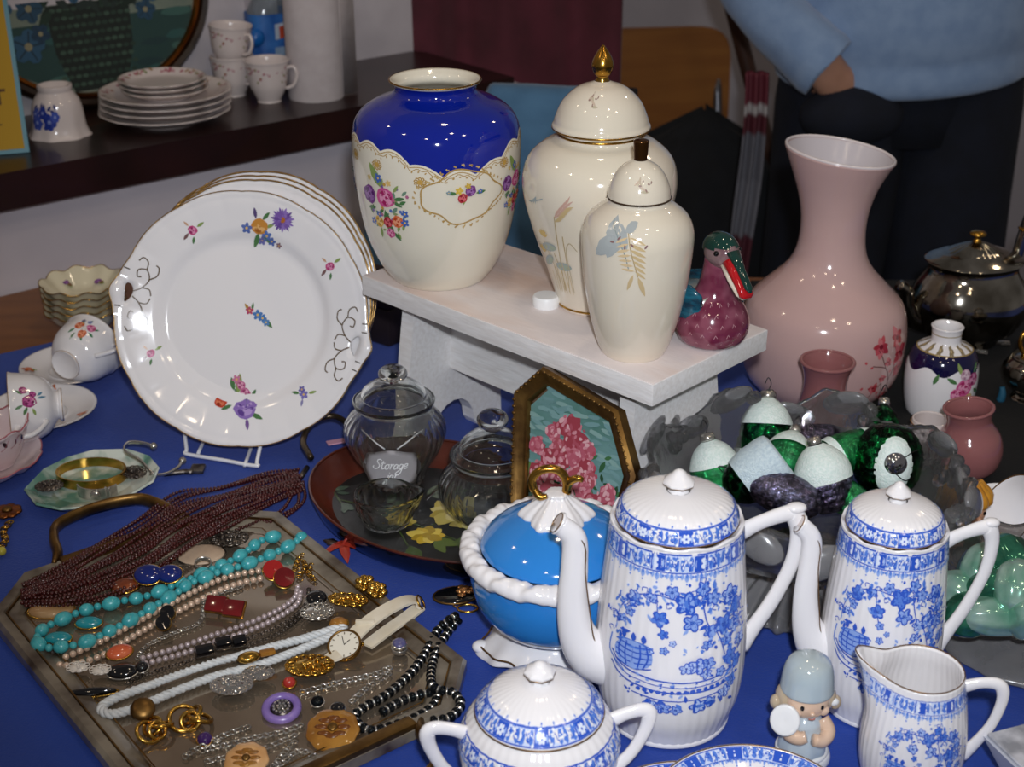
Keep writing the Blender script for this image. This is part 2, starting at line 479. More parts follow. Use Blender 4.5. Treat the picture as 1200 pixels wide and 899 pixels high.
# body as one continuous figure (skin), clothes over it
bv = [(0, 0, .95), (0, .005, 1.12), (0, .01, 1.30), (0, .01, 1.42), (0, 0, 1.50), (0, -.02, 1.60), (0, -.02, 1.70),
      (-.10, 0, .90), (-.12, -.01, .50), (-.12, .02, .09), (-.12, -.12, .045),
      (.10, 0, .90), (.12, -.01, .50), (.12, .02, .09), (.12, -.12, .045),
      (-.19, .01, 1.40), (-.285, .03, 1.14), (-.205, -.075, .965), (-.155, -.085, .90),
      (.19, .01, 1.40), (.26, .05, 1.14), (.21, .12, .98), (.17, .12, .93)]
be_ = [(0, 1), (1, 2), (2, 3), (3, 4), (4, 5), (5, 6), (0, 7), (7, 8), (8, 9), (9, 10), (0, 11), (11, 12), (12, 13), (13, 14),
       (3, 15), (15, 16), (16, 17), (17, 18), (3, 19), (19, 20), (20, 21), (21, 22)]
br = [(.15, .11), (.14, .10), (.15, .10), (.12, .08), (.05, .05), (.075, .09), (.06, .07), .085, .055, .035, .03, .085, .055, .035, .03,
      .05, .04, .03, .032, .05, .04, .03, .032]
skin_body('body', bv, be_, br, 'skin', pe)
# head details
hdm = mk('hair', ball((0, 0, 1.69), (.088, .10, .10), u=20, v=12), 'hair', pe)
mk('nose', ball((0, -.115, 1.64), (.014, .018, .022)), 'skin', pe)
for s_ in (-1, 1):
    mk('eye', ball((s_*.032, -.10, 1.665), (.012, .008, .008)), 'black_gloss', pe)
    mk('ear', ball((s_*.085, -.01, 1.65), (.012, .022, .032)), 'skin', pe)
mk('mouth', tube([(-.022, -.105, 1.60), (0, -.112, 1.598), (.022, -.105, 1.60)], .004, 6, 4), mat('lip', '#9c5a50', .4), pe)
# trousers
def rings_tr(sx):
    out = []
    for z, x, y, rx, ry in ((.05, .12, .01, .075, .085), (.25, .12, .005, .09, .095), (.50, .115, -.005, .108, .10), (.70, .105, 0, .112, .115), (.86, .10, .005, .116, .125), (.96, .09, .008, .115, .135), (1.03, .085, .01, .11, .13)):
        out.append(ell_ring((sx*x, y, z), rx, ry, n=28))
    return out
tr = loft(rings_tr(-1)); loft(rings_tr(1), tr); loft([ell_ring((0, .005, z), rx, ry, n=36) for z, rx, ry in ((.80, .15, .11), (.88, .195, .125), (.97, .208, .132), (1.05, .20, .135))], tr)
mk('jeans', tr, 'jeans', pe)
for s_ in (-1, 1):
    mk('shoe', loft([ell_ring((s_*.12, y, .04), rx, rz, (1, 0, 0), (0, 0, 1), 16) for y, rx, rz in ((.07, .03, .03), (.04, .045, .042), (-.06, .05, .040), (-.14, .045, .03), (-.18, .02, .015))]), 'shoe', pe)
# sweater torso with hem rolls
def swr(n=64):
    rows = ((.915, .212, .150, 0), (.918, .224, .160, 0), (.935, .222, .166, 0), (.955, .222, .165, .003), (.972, .226, .160, .004), (.985, .222, .168, .006), (1.02, .226, .175, .006), (1.10, .222, .165, .005), (1.22, .222, .150, .003), (1.34, .21, .13, 0), (1.42, .16, .10, 0), (1.46, .09, .075, 0), (1.49, .062, .065, 0))
    out = []
    for z, rx, ry, wv in rows:
        rg = []
        for k in range(n):
            a = 2*pi*k/n; w = 1+wv*6*.15*sin(9*a+z*60)
            sag = -.018*max(0, -sin(a))*(1 if z < 1.0 else 0)+.012*cos(a)*(z < 1.0)
            rg.append((rx*cos(a)*w, ry*sin(a)*w, z+sag))
        out.append(rg)
    return out
sw = mk('sweater', loft(swr(), cap=False), 'sweater', pe); sw.modifiers.new('s', 'SUBSURF').render_levels = 1
def sleeve(pts, rad, name='sleeve'):
    g = tube(pts, rad, 24, 8)
    for i, v in enumerate(g[0]):
        v += Vector((0, 0, .004*sin(v.z*90+v.x*40)))
    return mk(name, g, 'sweater', sw)
sleeve([(-.17, .01, 1.42), (-.245, .02, 1.28), (-.29, .02, 1.13), (-.262, -.045, 1.035), (-.215, -.10, .985), (-.185, -.125, .955)], [.062, .064, .062, .058, .055, .053])
sleeve([(.17, .01, 1.42), (.235, .03, 1.28), (.265, .055, 1.13), (.235, .10, 1.02), (.20, .13, .97)], [.062, .062, .058, .052, .045])
# cuff + wrist going into the pocket
sleeve([(-.196, -.116, .966), (-.186, -.124, .957), (-.176, -.131, .948)], [.0535, .055, .052], 'cuff')
hand = mk('hand', tube([(-.190, -.122, .958), (-.165, -.122, .930), (-.138, -.108, .905), (-.115, -.092, .880), (-.105, -.09, .85)], [.034, .033, .040, .042, .035], 18, 6, flat=.62), 'skin', pe)
for i in range(4):
    mk('finger', tube([(-.128+.014*i, -.112+.004*i, .888), (-.118+.014*i, -.102+.005*i, .862), (-.108+.012*i, -.09, .83)], [.010, .0095, .008], 10, 5), 'skin', hand)
mk('thumb', tube([(-.150, -.125, .922), (-.132, -.118, .898), (-.122, -.10, .872)], [.011, .0105, .009], 10, 5), 'skin', hand)
mk('pocket', ball((-.125, -.118, .868), (.088, .052, .052), u=24, v=16), 'jeans', pe)
# ---------------------------------------------------------- plywood chair
mat('ply', '#9c652b', .4, col2='#8e5824', scale=4, stretch=(1, 1, 9))
mat('steel_tube', '#6c6c70', .3, metal=.9, col2='#5c5c60', scale=30)
def chair(cx, cy, rz, label, back_z0, back_z1, w, m, tilt=.08):
    t = thing('chair', (cx, cy, 0), label, 'chair', rz)
    out = []
    for k in range(40):
        a = 2*pi*k/40; ca, sa = cos(a), sin(a); p = .35
        out.append((w/2*(abs(ca)**p)*(1 if ca > 0 else -1), (back_z1-back_z0)/2*(abs(sa)**p)*(1 if sa > 0 else -1)))
    g = prism(out, -.007, .007)
    g[0] = [Vector((v.x, v.z+.22+tilt*v.y+.25*v.x*v.x, v.y+(back_z0+back_z1)/2)) for v in g[0]]
    mk('backrest', g, m, t, smooth=40)
    g = prism([(x*w*.52, y*.20) for x, y in ell2(36, .4)], .44, .456); mk('seat', g, m, t, smooth=40)
    for sx in (-1, 1):
        mk('leg', tube([(sx*w*.45, -.19, 0), (sx*w*.42, -.17, .43), (sx*w*.42, .15, .43)], .011, 10, 5), 'steel_tube', t)
        mk('leg', tube([(sx*w*.45, .24, 0), (sx*w*.43, .18, .40), (sx*w*.43, .24, (back_z0+back_z1)/2+.05)], .011, 10, 5), 'steel_tube', t)
    return t
def ell2(n, p):
    o = []
    for k in range(n):
        a = 2*pi*k/n; ca, sa = cos(a), sin(a); o.append(((abs(ca)**p)*(1 if ca > 0 else -1), (abs(sa)**p)*(1 if sa > 0 else -1)))
    return o
chair(.35, 3.20, R(8), 'plain brown plywood chair standing behind the burgundy curtain', .49, .80, .41, 'ply')
# black coat heaped on the chair seat / dark covered table behind the duck
def heap(name, loc, rx, ry, h, m, label, cat, seed=1, p=.45, n=64, amp=.10):
    g = G(); rings = []
    for j in range(13):
        t = j/12; z = h*t
        s = (1-t**3.2)**.5 if t < 1 else 0.02
        s = max(s, .02)
        rg = []
        for x, y in ell2(n, p):
            w = 1+amp*noise.noise(Vector((x*2.2+seed, y*2.2, z*6)))+amp*.45*sin(8*atan2(y, x)+z*9+seed)
            rg.append((x*rx*s*w, y*ry*s*w, z+amp*.25*noise.noise(Vector((x*3, y*3+seed, 2)))*(t > .05)))
        rings.append(rg)
    o = mk(name, loft(rings), m, loc=loc); return props(o, label, cat)
mat('coat_black', '#0b0c10', .9, col2='#101218', scale=20)
heap('black_coat', (.37, 2.76, .0), .22, .14, .77, 'coat_black', 'black coat heaped over a seat behind the duck figurine', 'coat', 3)
# pale blue padded jacket over a chair behind the blue vase
mat('jacket_blue', '#5480a4', .9, col2='#446c8e', scale=12, bump=.4, bscale=60, sheen=.2)
bj = thing('folding_chair', (.05, 2.22, 0), 'dark folding chair under the blue jacket behind the vases', 'chair', R(2))
for sx in (-1, 1):
    mk('leg', tube([(sx*.15, .10, 0), (sx*.148, .07, .5), (sx*.14, .06, .93)], .012, 10, 4), 'coat_black', bj)
    mk('leg', tube([(sx*.18, -.24, 0), (sx*.18, -.2, .44), (sx*.18, .06, .46)], .012, 10, 4), 'coat_black', bj)
mk('seat', bbox_g(.34, .28, .03, .01), 'coat_black', bj, loc=(0, -.07, .44), smooth=40)
mk('backrest', bbox_g(.28, .02, .2, .008), 'coat_black', bj, loc=(0, .065, .70), smooth=40)
def jacket():
    nx, ns = 70, 60; vs, fs = [], []
    for i in range(nx+1):
        x = -.245+.345*i/nx
        for j in range(ns+1):
            t = j/ns; a = (t-.5)*2     # -1 front hem .. 1 back hem
            top = .968-.03*max(0, x-.05)+.010*noise.noise(Vector((x*9, 2, 0)))-.17*min(1, max(0, (-x-.05)/.05))**1.5
            L = .42*abs(a)
            y = .055*(1 if a > 0 else -1)*min(1, abs(a)*7)+(-.03*max(0, abs(a)-.2) if a < 0 else .02*abs(a))
            z = top-max(0, abs(a)-.06)*.45-.03*min(1, (a*7)**2)
            w = .012*noise.noise(Vector((x*12, a*5, 4)))+.006*sin(z*55+x*10)
            vs.append((x*(1+.06*abs(a)), y+w+.065, z))
    for i in range(nx):
        for j in range(ns): q = i*(ns+1)+j; fs.append((q, q+ns+1, q+ns+2, q+1))
    return [vs, fs]
jk = mk('blue_jacket', jacket(), 'jacket_blue', loc=(.02, 2.09, 0)); jk.modifiers.new('t', 'SOLIDIFY').thickness = .006
props(jk, 'muted blue jacket draped over the chair behind the blue-shouldered vase', 'jacket')
# striped scarf hanging beside the person's leg
def scarf():
    vs, fs, cs = [], [], []
    n, m_ = 10, 60
    stripes = [(.0, '#5c5c64'), (.30, '#4a1a26'), (.42, '#66666e'), (.62, '#5c5c64'), (.80, '#4a1420'), (.86, '#9c9898'), (.90, '#5a1a28'), (.96, '#5a1a28')]
    for j in range(m_+1):
        t = j/m_; z = .45+.49*t
        c = [srgb(h) for a, h in stripes if a <= t][-1]
        for i in range(n+1):
            x = (i/n-.5)*.036
            vs.append((x+.01*sin(z*9), .012*sin(i*1.3+z*6), z)); cs.append(c)
    for j in range(m_):
        for i in range(n): q = j*(n+1)+i; fs.append((q, q+1, q+n+2, q+n+1))
    return [vs, fs], cs
sg, scs = scarf(); p = atY(878, 150, 2.36)
sf = mk('striped_scarf', sg, 'print_matt', loc=(p.x, 2.36, 0), cols=scs); sf.modifiers.new('t', 'SOLIDIFY').thickness = .004
props(sf, 'red and grey striped scarf hanging beside the dark jeans', 'scarf')
q0 = atY(846, -40, 2.92); q1 = atY(884, 110, 2.92); dq = (q1-q0); qb = q0+dq*(-q0.z/dq.z)
pp = thing('leaning_post', qb, 'brown wooden post leaning behind the person in blue', 'post')
mk('post', tube([(0, 0, 0), q1-qb, q0-qb, q0-qb-dq*1.5], .016, 12, 3), mat('post_wood', '#4a2e20', .5, col2='#3a2218', scale=20), pp)
mk('ferrule', tube([(0, 0, 0), (q1-qb)*.06], .020, 12, 1), 'post_wood', pp)
# dark box under / behind the bench
bx = at(448, 405, TZ)
o = thing('dark_case', (bx.x-.02, bx.y+.06, TZ), 'dark case standing behind the left end of the white bench', 'box', R(-38))
mat('case_dark', '#17131a', .5, col2='#241a1c', scale=12)
mk('case_body', bbox_g(.13, .07, .05, .004), 'case_dark', o, smooth=40); mk('case_lid', bbox_g(.134, .074, .022, .004), mat('case_brown', '#2c1a14', .5, col2='#1e120e', scale=15), o, loc=(0, 0, .051), smooth=40)
# ================================================================== things on the window sill
mat('china_sill', '#d8ccc8', .15, coat=.3)
def orient(axis, front):
    z = Vector(axis).normalized(); y = -(Vector(front)-z*Vector(front).dot(z)).normalized(); x = y.cross(z)
    return Matrix((x, y, z)).transposed().to_euler()
# ---------------------------------------------------------- oval painting
oc = at(122, 124, SZ)
pn = thing('oval_painting', (oc.x, oc.y, SZ), 'oval gilt-framed painting of blue flowers in a green basket', 'painting', WA, rot=(R(-9), 0, WA))
OA, OB = .200, .165
def oval(a, b, n=96): return [(a*cos(2*pi*k/n), b*sin(2*pi*k/n)) for k in range(n)]
def frame_sweep(outline, prof):
    """prof: (inset, depth toward viewer) swept round an outline in the xz plane, viewer at -y"""
    n = len(outline); vs, fs = [], []
    for i, (x, z) in enumerate(outline):
        (x0, z0), (x1, z1) = outline[i-1], outline[(i+1) % n]
        t0 = Vector((x-x0, z-z0)).normalized(); t1 = Vector((x1-x, z1-z)).normalized(); nn = Vector((-(t0+t1).y, (t0+t1).x)).normalized()
        k = 1/max(.3, nn.dot(Vector((-t0.y, t0.x))))
        for d, h in prof: vs.append((x+nn.x*d*k, -h, z+nn.y*d*k))
    m = len(prof)
    for i in range(n):
        j = (i+1) % n
        for q in range(m): r = (q+1) % m; fs.append((i*m+q, i*m+r, j*m+r, j*m+q))
    return [vs, fs]
ol = [(x, z+OB) for x, z in oval(OA, OB)]
mk('frame', frame_sweep(ol, [(0, 0), (0, .012), (.006, .020), (.013, .018), (.015, .010), (.014, 0)]), mat('frame_dark', '#2a1a10', .35, col2='#1c110a', scale=30), pn, smooth=50)
mk('gilt_slip', frame_sweep([(x*.925, (z-OB)*.915+OB) for x, z in ol], [(0, .006), (.002, .014), (.007, .014), (.009, .006)]), mat('copper_gilt', '#a8632a', .25, metal=1), pn, smooth=50)
cv = [(x*.90, (z-OB)*.89+OB) for x, z in ol]
mat('canvas_oval', '#7c8678', .6, col2='#66746a', scale=14, bump=.2)
mk('canvas', add(G(), [(0, -.006, OB)]+[(x, -.006, z) for x, z in cv], [(0, 1+i, 1+(i+1) % len(cv)) for i in range(len(cv))]), 'canvas_oval', pn, smooth=False)
P = Print(plane_map((0, -.006, OB), (1, 0, 0), (0, 0, 1)), .0005, .000003)
rnd = random.Random(11)
P.poly([(.168*cos(a), -.035+.10*sin(a)) for a in [pi+pi*k/20 for k in range(21)]], '#24423f')
for q in range(26): P.blob(rnd.uniform(-.14, .14), rnd.uniform(-.125, -.04), rnd.uniform(.01, .03), .006, 0, rnd.choice(('#2c5452', '#1f3a3c', '#3a5f58')), 9, .2)
P.tr = (0, -.048, 1.06, 0)
P.poly([(-.062, .035), (.062, .035), (.058, -.03), (.04, -.085), (-.04, -.085), (-.058, -.03)], '#15201b')
for r_ in range(10):
    for c_ in range(-5, 6):
        P.blob(c_*.0105+(r_ % 2)*.005, .028-r_*.0115, .0046, .0030, 0, rnd.choice(('#2f4438', '#3b5244', '#263a30')), 8)
for q in range(70):
    a = rnd.uniform(0, 2*pi); d = rnd.random()**.5
    P.leaf(.115*d*cos(a), .075+.055*d*sin(a), rnd.uniform(.015, .03), rnd.uniform(0, 6.3), rnd.choice(('#16281f', '#1d3328', '#22302c')), .45)
for x, y, r_ in ((-.105, .07, .022), (-.085, .035, .02), (-.12, .045, .016), (-.095, -.015, .024), (-.05, .08, .024), (-.02, .055, .02), (.03, .07, .022), (.075, .06, .024), (.1, .045, .02), (.085, .015, .016), (0, .1, .024), (.05, .105, .02), (-.06, .115, .02), (-.075, .0, .014)):
    P.flower(x, y, r_, rnd.choice(('#24465e', '#2d5470', '#1d3a52')), '#8a8468', 5, rnd.random()*3, .7, '#18303f')
for x, y in ((.04, .088), (-.005, .078), (.06, .08)): P.flower(x, y, .014, '#b89b2c', '#8a5a14', 6)
P.place(0, 0)
P.build(pn, 'painted_flowers', 'print_matt')
# ---------------------------------------------------------- yellow card
yc = at(8, 181, SZ)
cd_ = thing('yellow_card', (yc.x, yc.y, SZ), 'yellow printed card with blue edge leaning at the left of the sill', 'sign', rot=(R(-16), R(0), R(20)))
cw, chh = .15, .21
mk('card', move(bbox_g(cw, .004, chh, .0005, 1), (-.045, 0, 0)), mat('card_edge', '#5a8fa0', .5), cd_, smooth=False)
def card_map(u, v): return Vector((u-.045, -.002, v)), Vector((0, -1, 0))
P = Print(card_map, .0004, .00001)
P.poly([(-.069, .006), (.069, .006), (.069, .204), (-.069, .204)], '#b48c12')
INK = '#5a3a16'
# letters at the card's right margin: O, T and lines of small print
P.blob(.028, .125, .020, .028, 0, '#8a6a3c', 20); P.blob(.026, .125, .012, .019, 0, '#c79a10', 18)
for x in (.0, .030, .046): P.stroke([(x, .066), (x, .084)], .004, INK, 1)
P.stroke([(.022, .085), (.055, .085)], .004, INK, 1); P.stroke([(0, .075), (.012, .075)], .004, INK, 1)
P.stroke([(.0, .052), (.026, .052)], .005, INK, 1)
P.stroke([(-.05, .040), (.045, .040)], .0018, INK, 1); P.stroke([(-.05, .018), (.036, .018)], .0016, '#8a6a20', 1)
P.build(cd_, 'print', 'print_matt')
# ---------------------------------------------------------- upturned cup with blue flowers
b = at(71, 157, SZ)
t = thing('upturned_cup', b, 'white cup with blue painted flowers turned upside down on the sill', 'cup')
pr = pxprof(b, [(157, 36), (153, 33.5), (145, 31), (130, 29.5), (118, 27), (110, 22), (106, 19.5), (103, 20), (99, 20)])
dp = dense(pr, 5)
def oc8(th, r, z): return r*(1+.03*cos(8*th)*max(0, 1-z/.05)), z
mk('body', lathe(dp+[(dp[-1][0]-.003, dp[-1][1]), (dp[-1][0]-.004, dp[-1][1]-.006), (.0005, dp[-1][1]-.007)], 96, oc8, 1, close=False), 'china_sill', t)
P = Print(lathe_map(dp, fl=oc8)); rnd = random.Random(5)
P.place(-.012, .03)
for q in range(26): P.leaf(rnd.uniform(-.024, .024), rnd.uniform(-.016, .014), .010, rnd.uniform(0, 6.3), rnd.choice(('#26388a', '#1d2c70', '#3a4d9e')), .5)
for x, y, r_ in ((-.014, -.006, .011), (.01, -.004, .012), (-.002, .008, .009), (.02, .003, .008), (-.018, .006, .008)): P.flower(x, y, r_, rnd.choice(('#2a3c94', '#3c50a8')), '#8a98cc', 6, rnd.random(), .7, '#1a2768')
P.build(t, 'blue_flower_print')
# ---------------------------------------------------------- plates in a stack
def plate_prof(r, h):
    return [(r*.56, 0), (r*.58, .002), (r*.62, .0045), (r*.78, h*.45), (r, h), (r*1.004, h+.001), (r*.985, h+.0016), (r*.78, h*.45+.0025), (r*.60, .0060), (.0002, .0058)]
mat('rose_trim', '#a8707a', .3, col2='#8c8a5a', scale=40)
def plate_stack(px, py, z0, r, h, n, dz, base_label, group):
    first = None
    words = ['lowest', 'second from bottom', 'third from bottom', 'topmost']
    if n == 3: words = ['lowest', 'middle', 'topmost']
    b = at(px, py, SZ)
    for i in range(n):
        if first is None:
            t = thing('dinner_plate' if r > .08 else 'side_plate', (b.x, b.y, z0), '', 'plate', group=group)
            mk('dish', lathe(plate_prof(r, h), 72, lambda th, rr, z: (rr*(1+.008*cos(12*th)*(rr > r*.8)), z), 2), 'china_sill', t)
            mk('rim_line', torus((0, 0, h+.0012), r*.996, .0007, u=72, v=5), mat('rim_grey', '#a59a8c', .3), t)
            P = Print(lambda u, v: (Vector((v*cos(u/r), v*sin(u/r), h+.0016-(r-v)/(r*.2)*(h*.55-.001))), Vector((0, 0, 1))), .0006, .000003)
            rr = random.Random(2)
            for k in range(14):
                u0 = 2*pi*r*k/14
                for q in range(6): P.blob(u0+rr.uniform(-.016, .016), r*.9+rr.uniform(-.05, .05)*r, .0035, .0022, rr.random()*3, rr.choice(('#a8606c', '#b8848a', '#7f8a58', '#9c7a50')), 7)
            P.build(t, 'rose_print'); first = t
        else: t = copy_tree(first)
        t.location = (b.x+random.uniform(-.002, .002), b.y+random.uniform(-.002, .002), z0+dz*i)
        t['label'] = base_label % words[i]
    return b
plate_stack(196, 141, SZ, .094, .017, 4, .0095, 'large rose-rimmed plate, %s of the four large plates stacked on the sill', 'large stacked plates on the sill')
plate_stack(196, 141, SZ+.0095*3+.0065, .062, .013, 3, .0075, 'small rose-rimmed plate, %s of the three on the plate stack', 'small stacked plates on the sill')
# ---------------------------------------------------------- cups
def sill_cup(loc, k, label, lean=0, rz=-.6):
    t = thing('coffee_cup', loc, label, 'cup', group='rose sprigged cups on the sill', rot=(0, lean, 0))
    pr = [(.016, 0), (.019, .001), (.0185, .004), (.0225, .012), (.0285, .026), (.0315, .044), (.0335, .060), (.0355, .066)]
    pr = [(r*k, z*k) for r, z in pr]; dp = dense(pr, 5)
    mk('body', lathe(shell(dp, .0022, .005), 56, sm=1), 'china_sill', t)
    c, s = cos(rz), sin(rz)
    mk('handle', tube([(x*c*k, x*s*k, z*k) for x, z in ((.031, .054), (.042, .056), (.047, .044), (.041, .028), (.028, .022))], .0028*k, 8, 5), 'china_sill', t)
    P = Print(lathe_map(dp)); rr = random.Random(9)
    for q in range(60):
        u = rr.uniform(-.10, .10)*k; v = (.058-abs(rr.gauss(0, .008)))*k if q % 3 else rr.uniform(.03, .058)*k
        P.blob(u, v, .0028*k, .0016*k, rr.random()*3, rr.choice(('#a8606c', '#b98a8e', '#8f8a58', '#9c7050', '#c2a0a4')), 7)
    P.build(t, 'rose_print'); return t
b = at(275, 112, SZ)
sill_cup(b, .95, 'lower of two stacked rose sprigged cups beside the plates')
sill_cup((b.x-.002, b.y, SZ+.047), .95, 'upper of two stacked rose sprigged cups beside the plates', R(4))
sill_cup(at(316, 119, SZ), .98, 'single rose sprigged cup in front of the white paper roll', 0, -.15)
# ---------------------------------------------------------- spray bottle + roll
b = at(326, 92, SZ)
t = thing('spray_bottle', b, 'clear cleaning bottle with blue liquid and blue label behind the cups', 'bottle', WA)
mat('bottle_clear', '#c9d6dc', .08, trans=.9, ior=1.4); mat('liquid_blue', '#2a7ac8', .1, trans=.3)
rings = [ell_ring((0, 0, z), rx, ry, n=32, p=.7) for z, rx, ry in ((0, .042, .026), (.006, .046, .029), (.06, .047, .030), (.11, .044, .028), (.14, .030, .022), (.165, .014, .014), (.19, .0135, .0135))]
mk('bottle_body', loft(rings), 'bottle_clear', t)
mk('liquid', loft([ell_ring((0, 0, z), rx, ry, n=32, p=.7) for z, rx, ry in ((.003, .040, .025), (.06, .044, .027), (.095, .042, .026))]), 'liquid_blue', t)
g = loft([[v for v in ell_ring((0, 0, z), .0478, .0308, n=32, p=.7)] for z in (.025, .11)], cap=False)
lb = mk('label', g, mat('label_blue', '#1c4f9c', .4, col2='#3c78c0', scale=30), t)
def lmap(u, v): return Vector((u, -.031, v)), Vector((0, -1, 0))
P = Print(lmap, .0004, .00001)
P.poly([(-.018, .070), (.022, .074), (.022, .098), (-.018, .094)], '#b9c4d2'); P.poly([(-.010, .071), (.018, .073), (.018, .092), (-.010, .090)], '#b8401c'); P.poly([(-.02, .034), (.03, .034), (.03, .058), (-.02, .058)], '#8aa2bc')
P.build(lb, 'label_print', 'print_matt')
mk('spray_head', loft([ell_ring((x, 0, z), r1, r2, (0, 0, 1), (0, 1, 0), 16) for x, z, r1, r2 in ((-.055, .205, .007, .006), (-.03, .207, .010, .009), (.0, .206, .018, .012), (.03, .204, .012, .010))]), mat('spray_blue', '#1766b4', .3), t)
mk('trigger', tube([(-.025, 0, .20), (-.034, 0, .17), (-.036, 0, .15)], .006, 10, 4), 'spray_blue', t)
mk('scrub_cap', ball((-.046, -.02, .075), (.014, .012, .014)), 'spray_blue', t)
b = at(371, 113, SZ)
t = thing('paper_roll', b, 'tall white paper towel roll standing at the right end of the sill', 'paper roll')
mk('roll', lathe([(.010, .0), (.0425, 0), (.0432, .002), (.0432, .238), (.0425, .24), (.012, .24), (.010, .238), (.010, .002)], 48, sm=1, close=False), mat('paper_white', '#c9c0c0', .9, col2='#c2b8b8', scale=60, bump=.2), t, smooth=40)
mk('core', lathe([(.0095, .001), (.0098, .241), (.0088, .241), (.0088, .001)], 24, sm=1, close=False), mat('card_brown', '#9c8060', .8), t)
g = [[Vector((.0440*cos(a), .0440*sin(a), z)) for z in (.002, .238) for a in (-.2, -.05, .1)]+[Vector((.062, .022, z)) for z in (.002, .238)], []]
g[1] = [(0, 1, 4, 3), (1, 2, 5, 4), (2, 6, 7, 5)]
q = mk('loose_end', g, 'paper_white', t); q.modifiers.new('t', 'SOLIDIFY').thickness = .0006
# ================================================================== left side of the table
mat('china_warm', '#d9d0b4', .14, coat=.4)
# ---------------------------------------------------------- stack of fluted bowls
b = at(104, 384, TZ); k = mpp(b)
words = ['lowest', 'second from bottom', 'third from bottom', 'second from top', 'topmost']
first = None
for i in range(5):
    if first is None:
        t = thing('fluted_bowl', b, '', 'bowl', group='fluted cream bowls in a stack')
        def fb(th, r, z):
            a = max(0, (r-.018)/.034); return r*(1+.035*a*cos(10*th)), z+.0022*a*cos(10*th+1.2)
        pr = [(.022, 0), (.023, .002), (.030, .006), (.041, .016), (.049, .026), (.0525, .029), (.0515, .0298), (.047, .026), (.039, .0175), (.028, .0085), (.0003, .006)]
        mk('bowl_body', lathe(pr, 120, fb, 3), 'china_warm', t)
        ring = []
        for q in range(120):
            th = 2*pi*q/120; r, z = fb(th, .0522, .0297); ring.append((r*cos(th), r*sin(th), z))
        mk('gilt_rim', tube(ring, .0008, 5, 1, True), 'gilt', t); first = t
    else: t = copy_tree(first)
    t.location = (b.x, b.y, TZ+.0088*i+.0008); t.rotation_euler.z = .05*i
    t['label'] = 'cream fluted bowl with gilt rim, %s in the stack of five' % words[i]
    if i == 4:
        P = Print(lambda u, v: (Vector((u, v, .0115+.42*(hypot(u, v)-.028))), Vector((0, -.4, .9))), .0028, .000005)
        for x, y in ((-.024, .030), (.016, .030)):
            P.leaf(x, y, .012, -.8, GRN2, .4); P.rose(x, y, .0048, *PURP); P.blob(x+.005, y-.004, .003, col='#7a5a3a')
        P.build(t)
# ---------------------------------------------------------- cups and saucers
def saucer(loc, r, label, m='china', seed=0, rot=None):
    t = thing('saucer', loc, label, 'saucer', rot=rot)
    pr = [(r*.50, 0), (r*.52, .0015), (r*.72, .004), (r, .0125), (r*1.004, .0134), (r*.985, .0137), (r*.72, .0062), (r*.50, .0036), (r*.46, .0046), (r*.42, .0034), (.0002, .0032)]
    mk('dish', lathe(pr, 80, sm=3), m, t)
    mk('gilt_rim', torus((0, 0, .0133), r*1.001, .0006, u=80, v=5), mat('gilt_soft', '#b99a78', .3, metal=.6), t)
    P = Print(lambda u, v: (Vector((u, v, .0137-(r-hypot(u, v))*.27)), Vector((0, 0, 1))), .0004, .000003)
    rr = random.Random(seed)
    for a in (-.3, 1.6, 3.4):
        x, y = r*.83*cos(a), r*.83*sin(a)
        for q in range(4): P.leaf(x, y, r*.16, rr.uniform(0, 6.3), rr.choice(('#b8663c', '#c9803f', GRN2)), .5)
        P.rose(x, y, r*.07, *ORG)
    P.build(t); return t
CUP = [(.0165, .0006), (.0175, 0), (.0180, .003), (.0155, .0055), (.0200, .009), (.0290, .016), (.0350, .027), (.0372, .038), (.0385, .049), (.0400, .054)]
def lying_cup(foot, axis, front, k, label, pfn, hrot, m='china'):
    t = thing('tea_cup', foot, label, 'cup', rot=orient(axis, front))
    pr = [(r*k, z*k) for r, z in CUP]; dp = dense(pr, 5)
    mk('body', lathe([(.0003, .0035*k), (.0135*k, .0035*k)]+shell(dp, .0022*k, .009*k), 72, sm=1, close=False), m, t)
    for z, r, n in ((.0542, .0393, 'gilt_rim'), (.0012, .0175, 'foot_line')): mk(n, torus((0, 0, z*k), r*k, .0007*k, u=64, v=5), 'gilt_soft', t)
    c, s = cos(hrot), sin(hrot)
    mk('handle', tube([(x*c*k, x*s*k, z*k) for x, z in ((.036, .046), (.046, .050), (.055, .046), (.056, .036), (.048, .027), (.040, .022), (.031, .018))], [.0028*k, .0026*k, .003*k, .0028*k, .0026*k, .0026*k, .003*k], 10, 5), m, t)
    P = Print(lathe_map(dp)); pfn(P, k); P.build(t); return t
def p_multi(P, k):
    spray(P, .002, .031*k, k*1.0, [(-.008, .002, .0065, *ORG), (.007, .005, .006, *PINK), (.003, -.007, .0058, *ORG), (0, .0, .004, '#e6e0d8', '#f2eee8', '#c9bfb8')],
          [(.009, -.002, .009, -.2, '#2f7a4a'), (-.010, -.004, .010, -2.4, '#2f7a4a'), (.002, -.009, .009, -.6, '#2f7a4a'), (0, .009, .008, 1.4, '#3a6a6a'), (-.004, .006, .008, 2.3, GRN2), (.01, .004, .008, .7, '#2f7a4a'), (-.006, -.009, .009, -2, GRN)],
          [(.0, .012, .003, BLU), (-.008, .011, .003, '#3a3f78')])
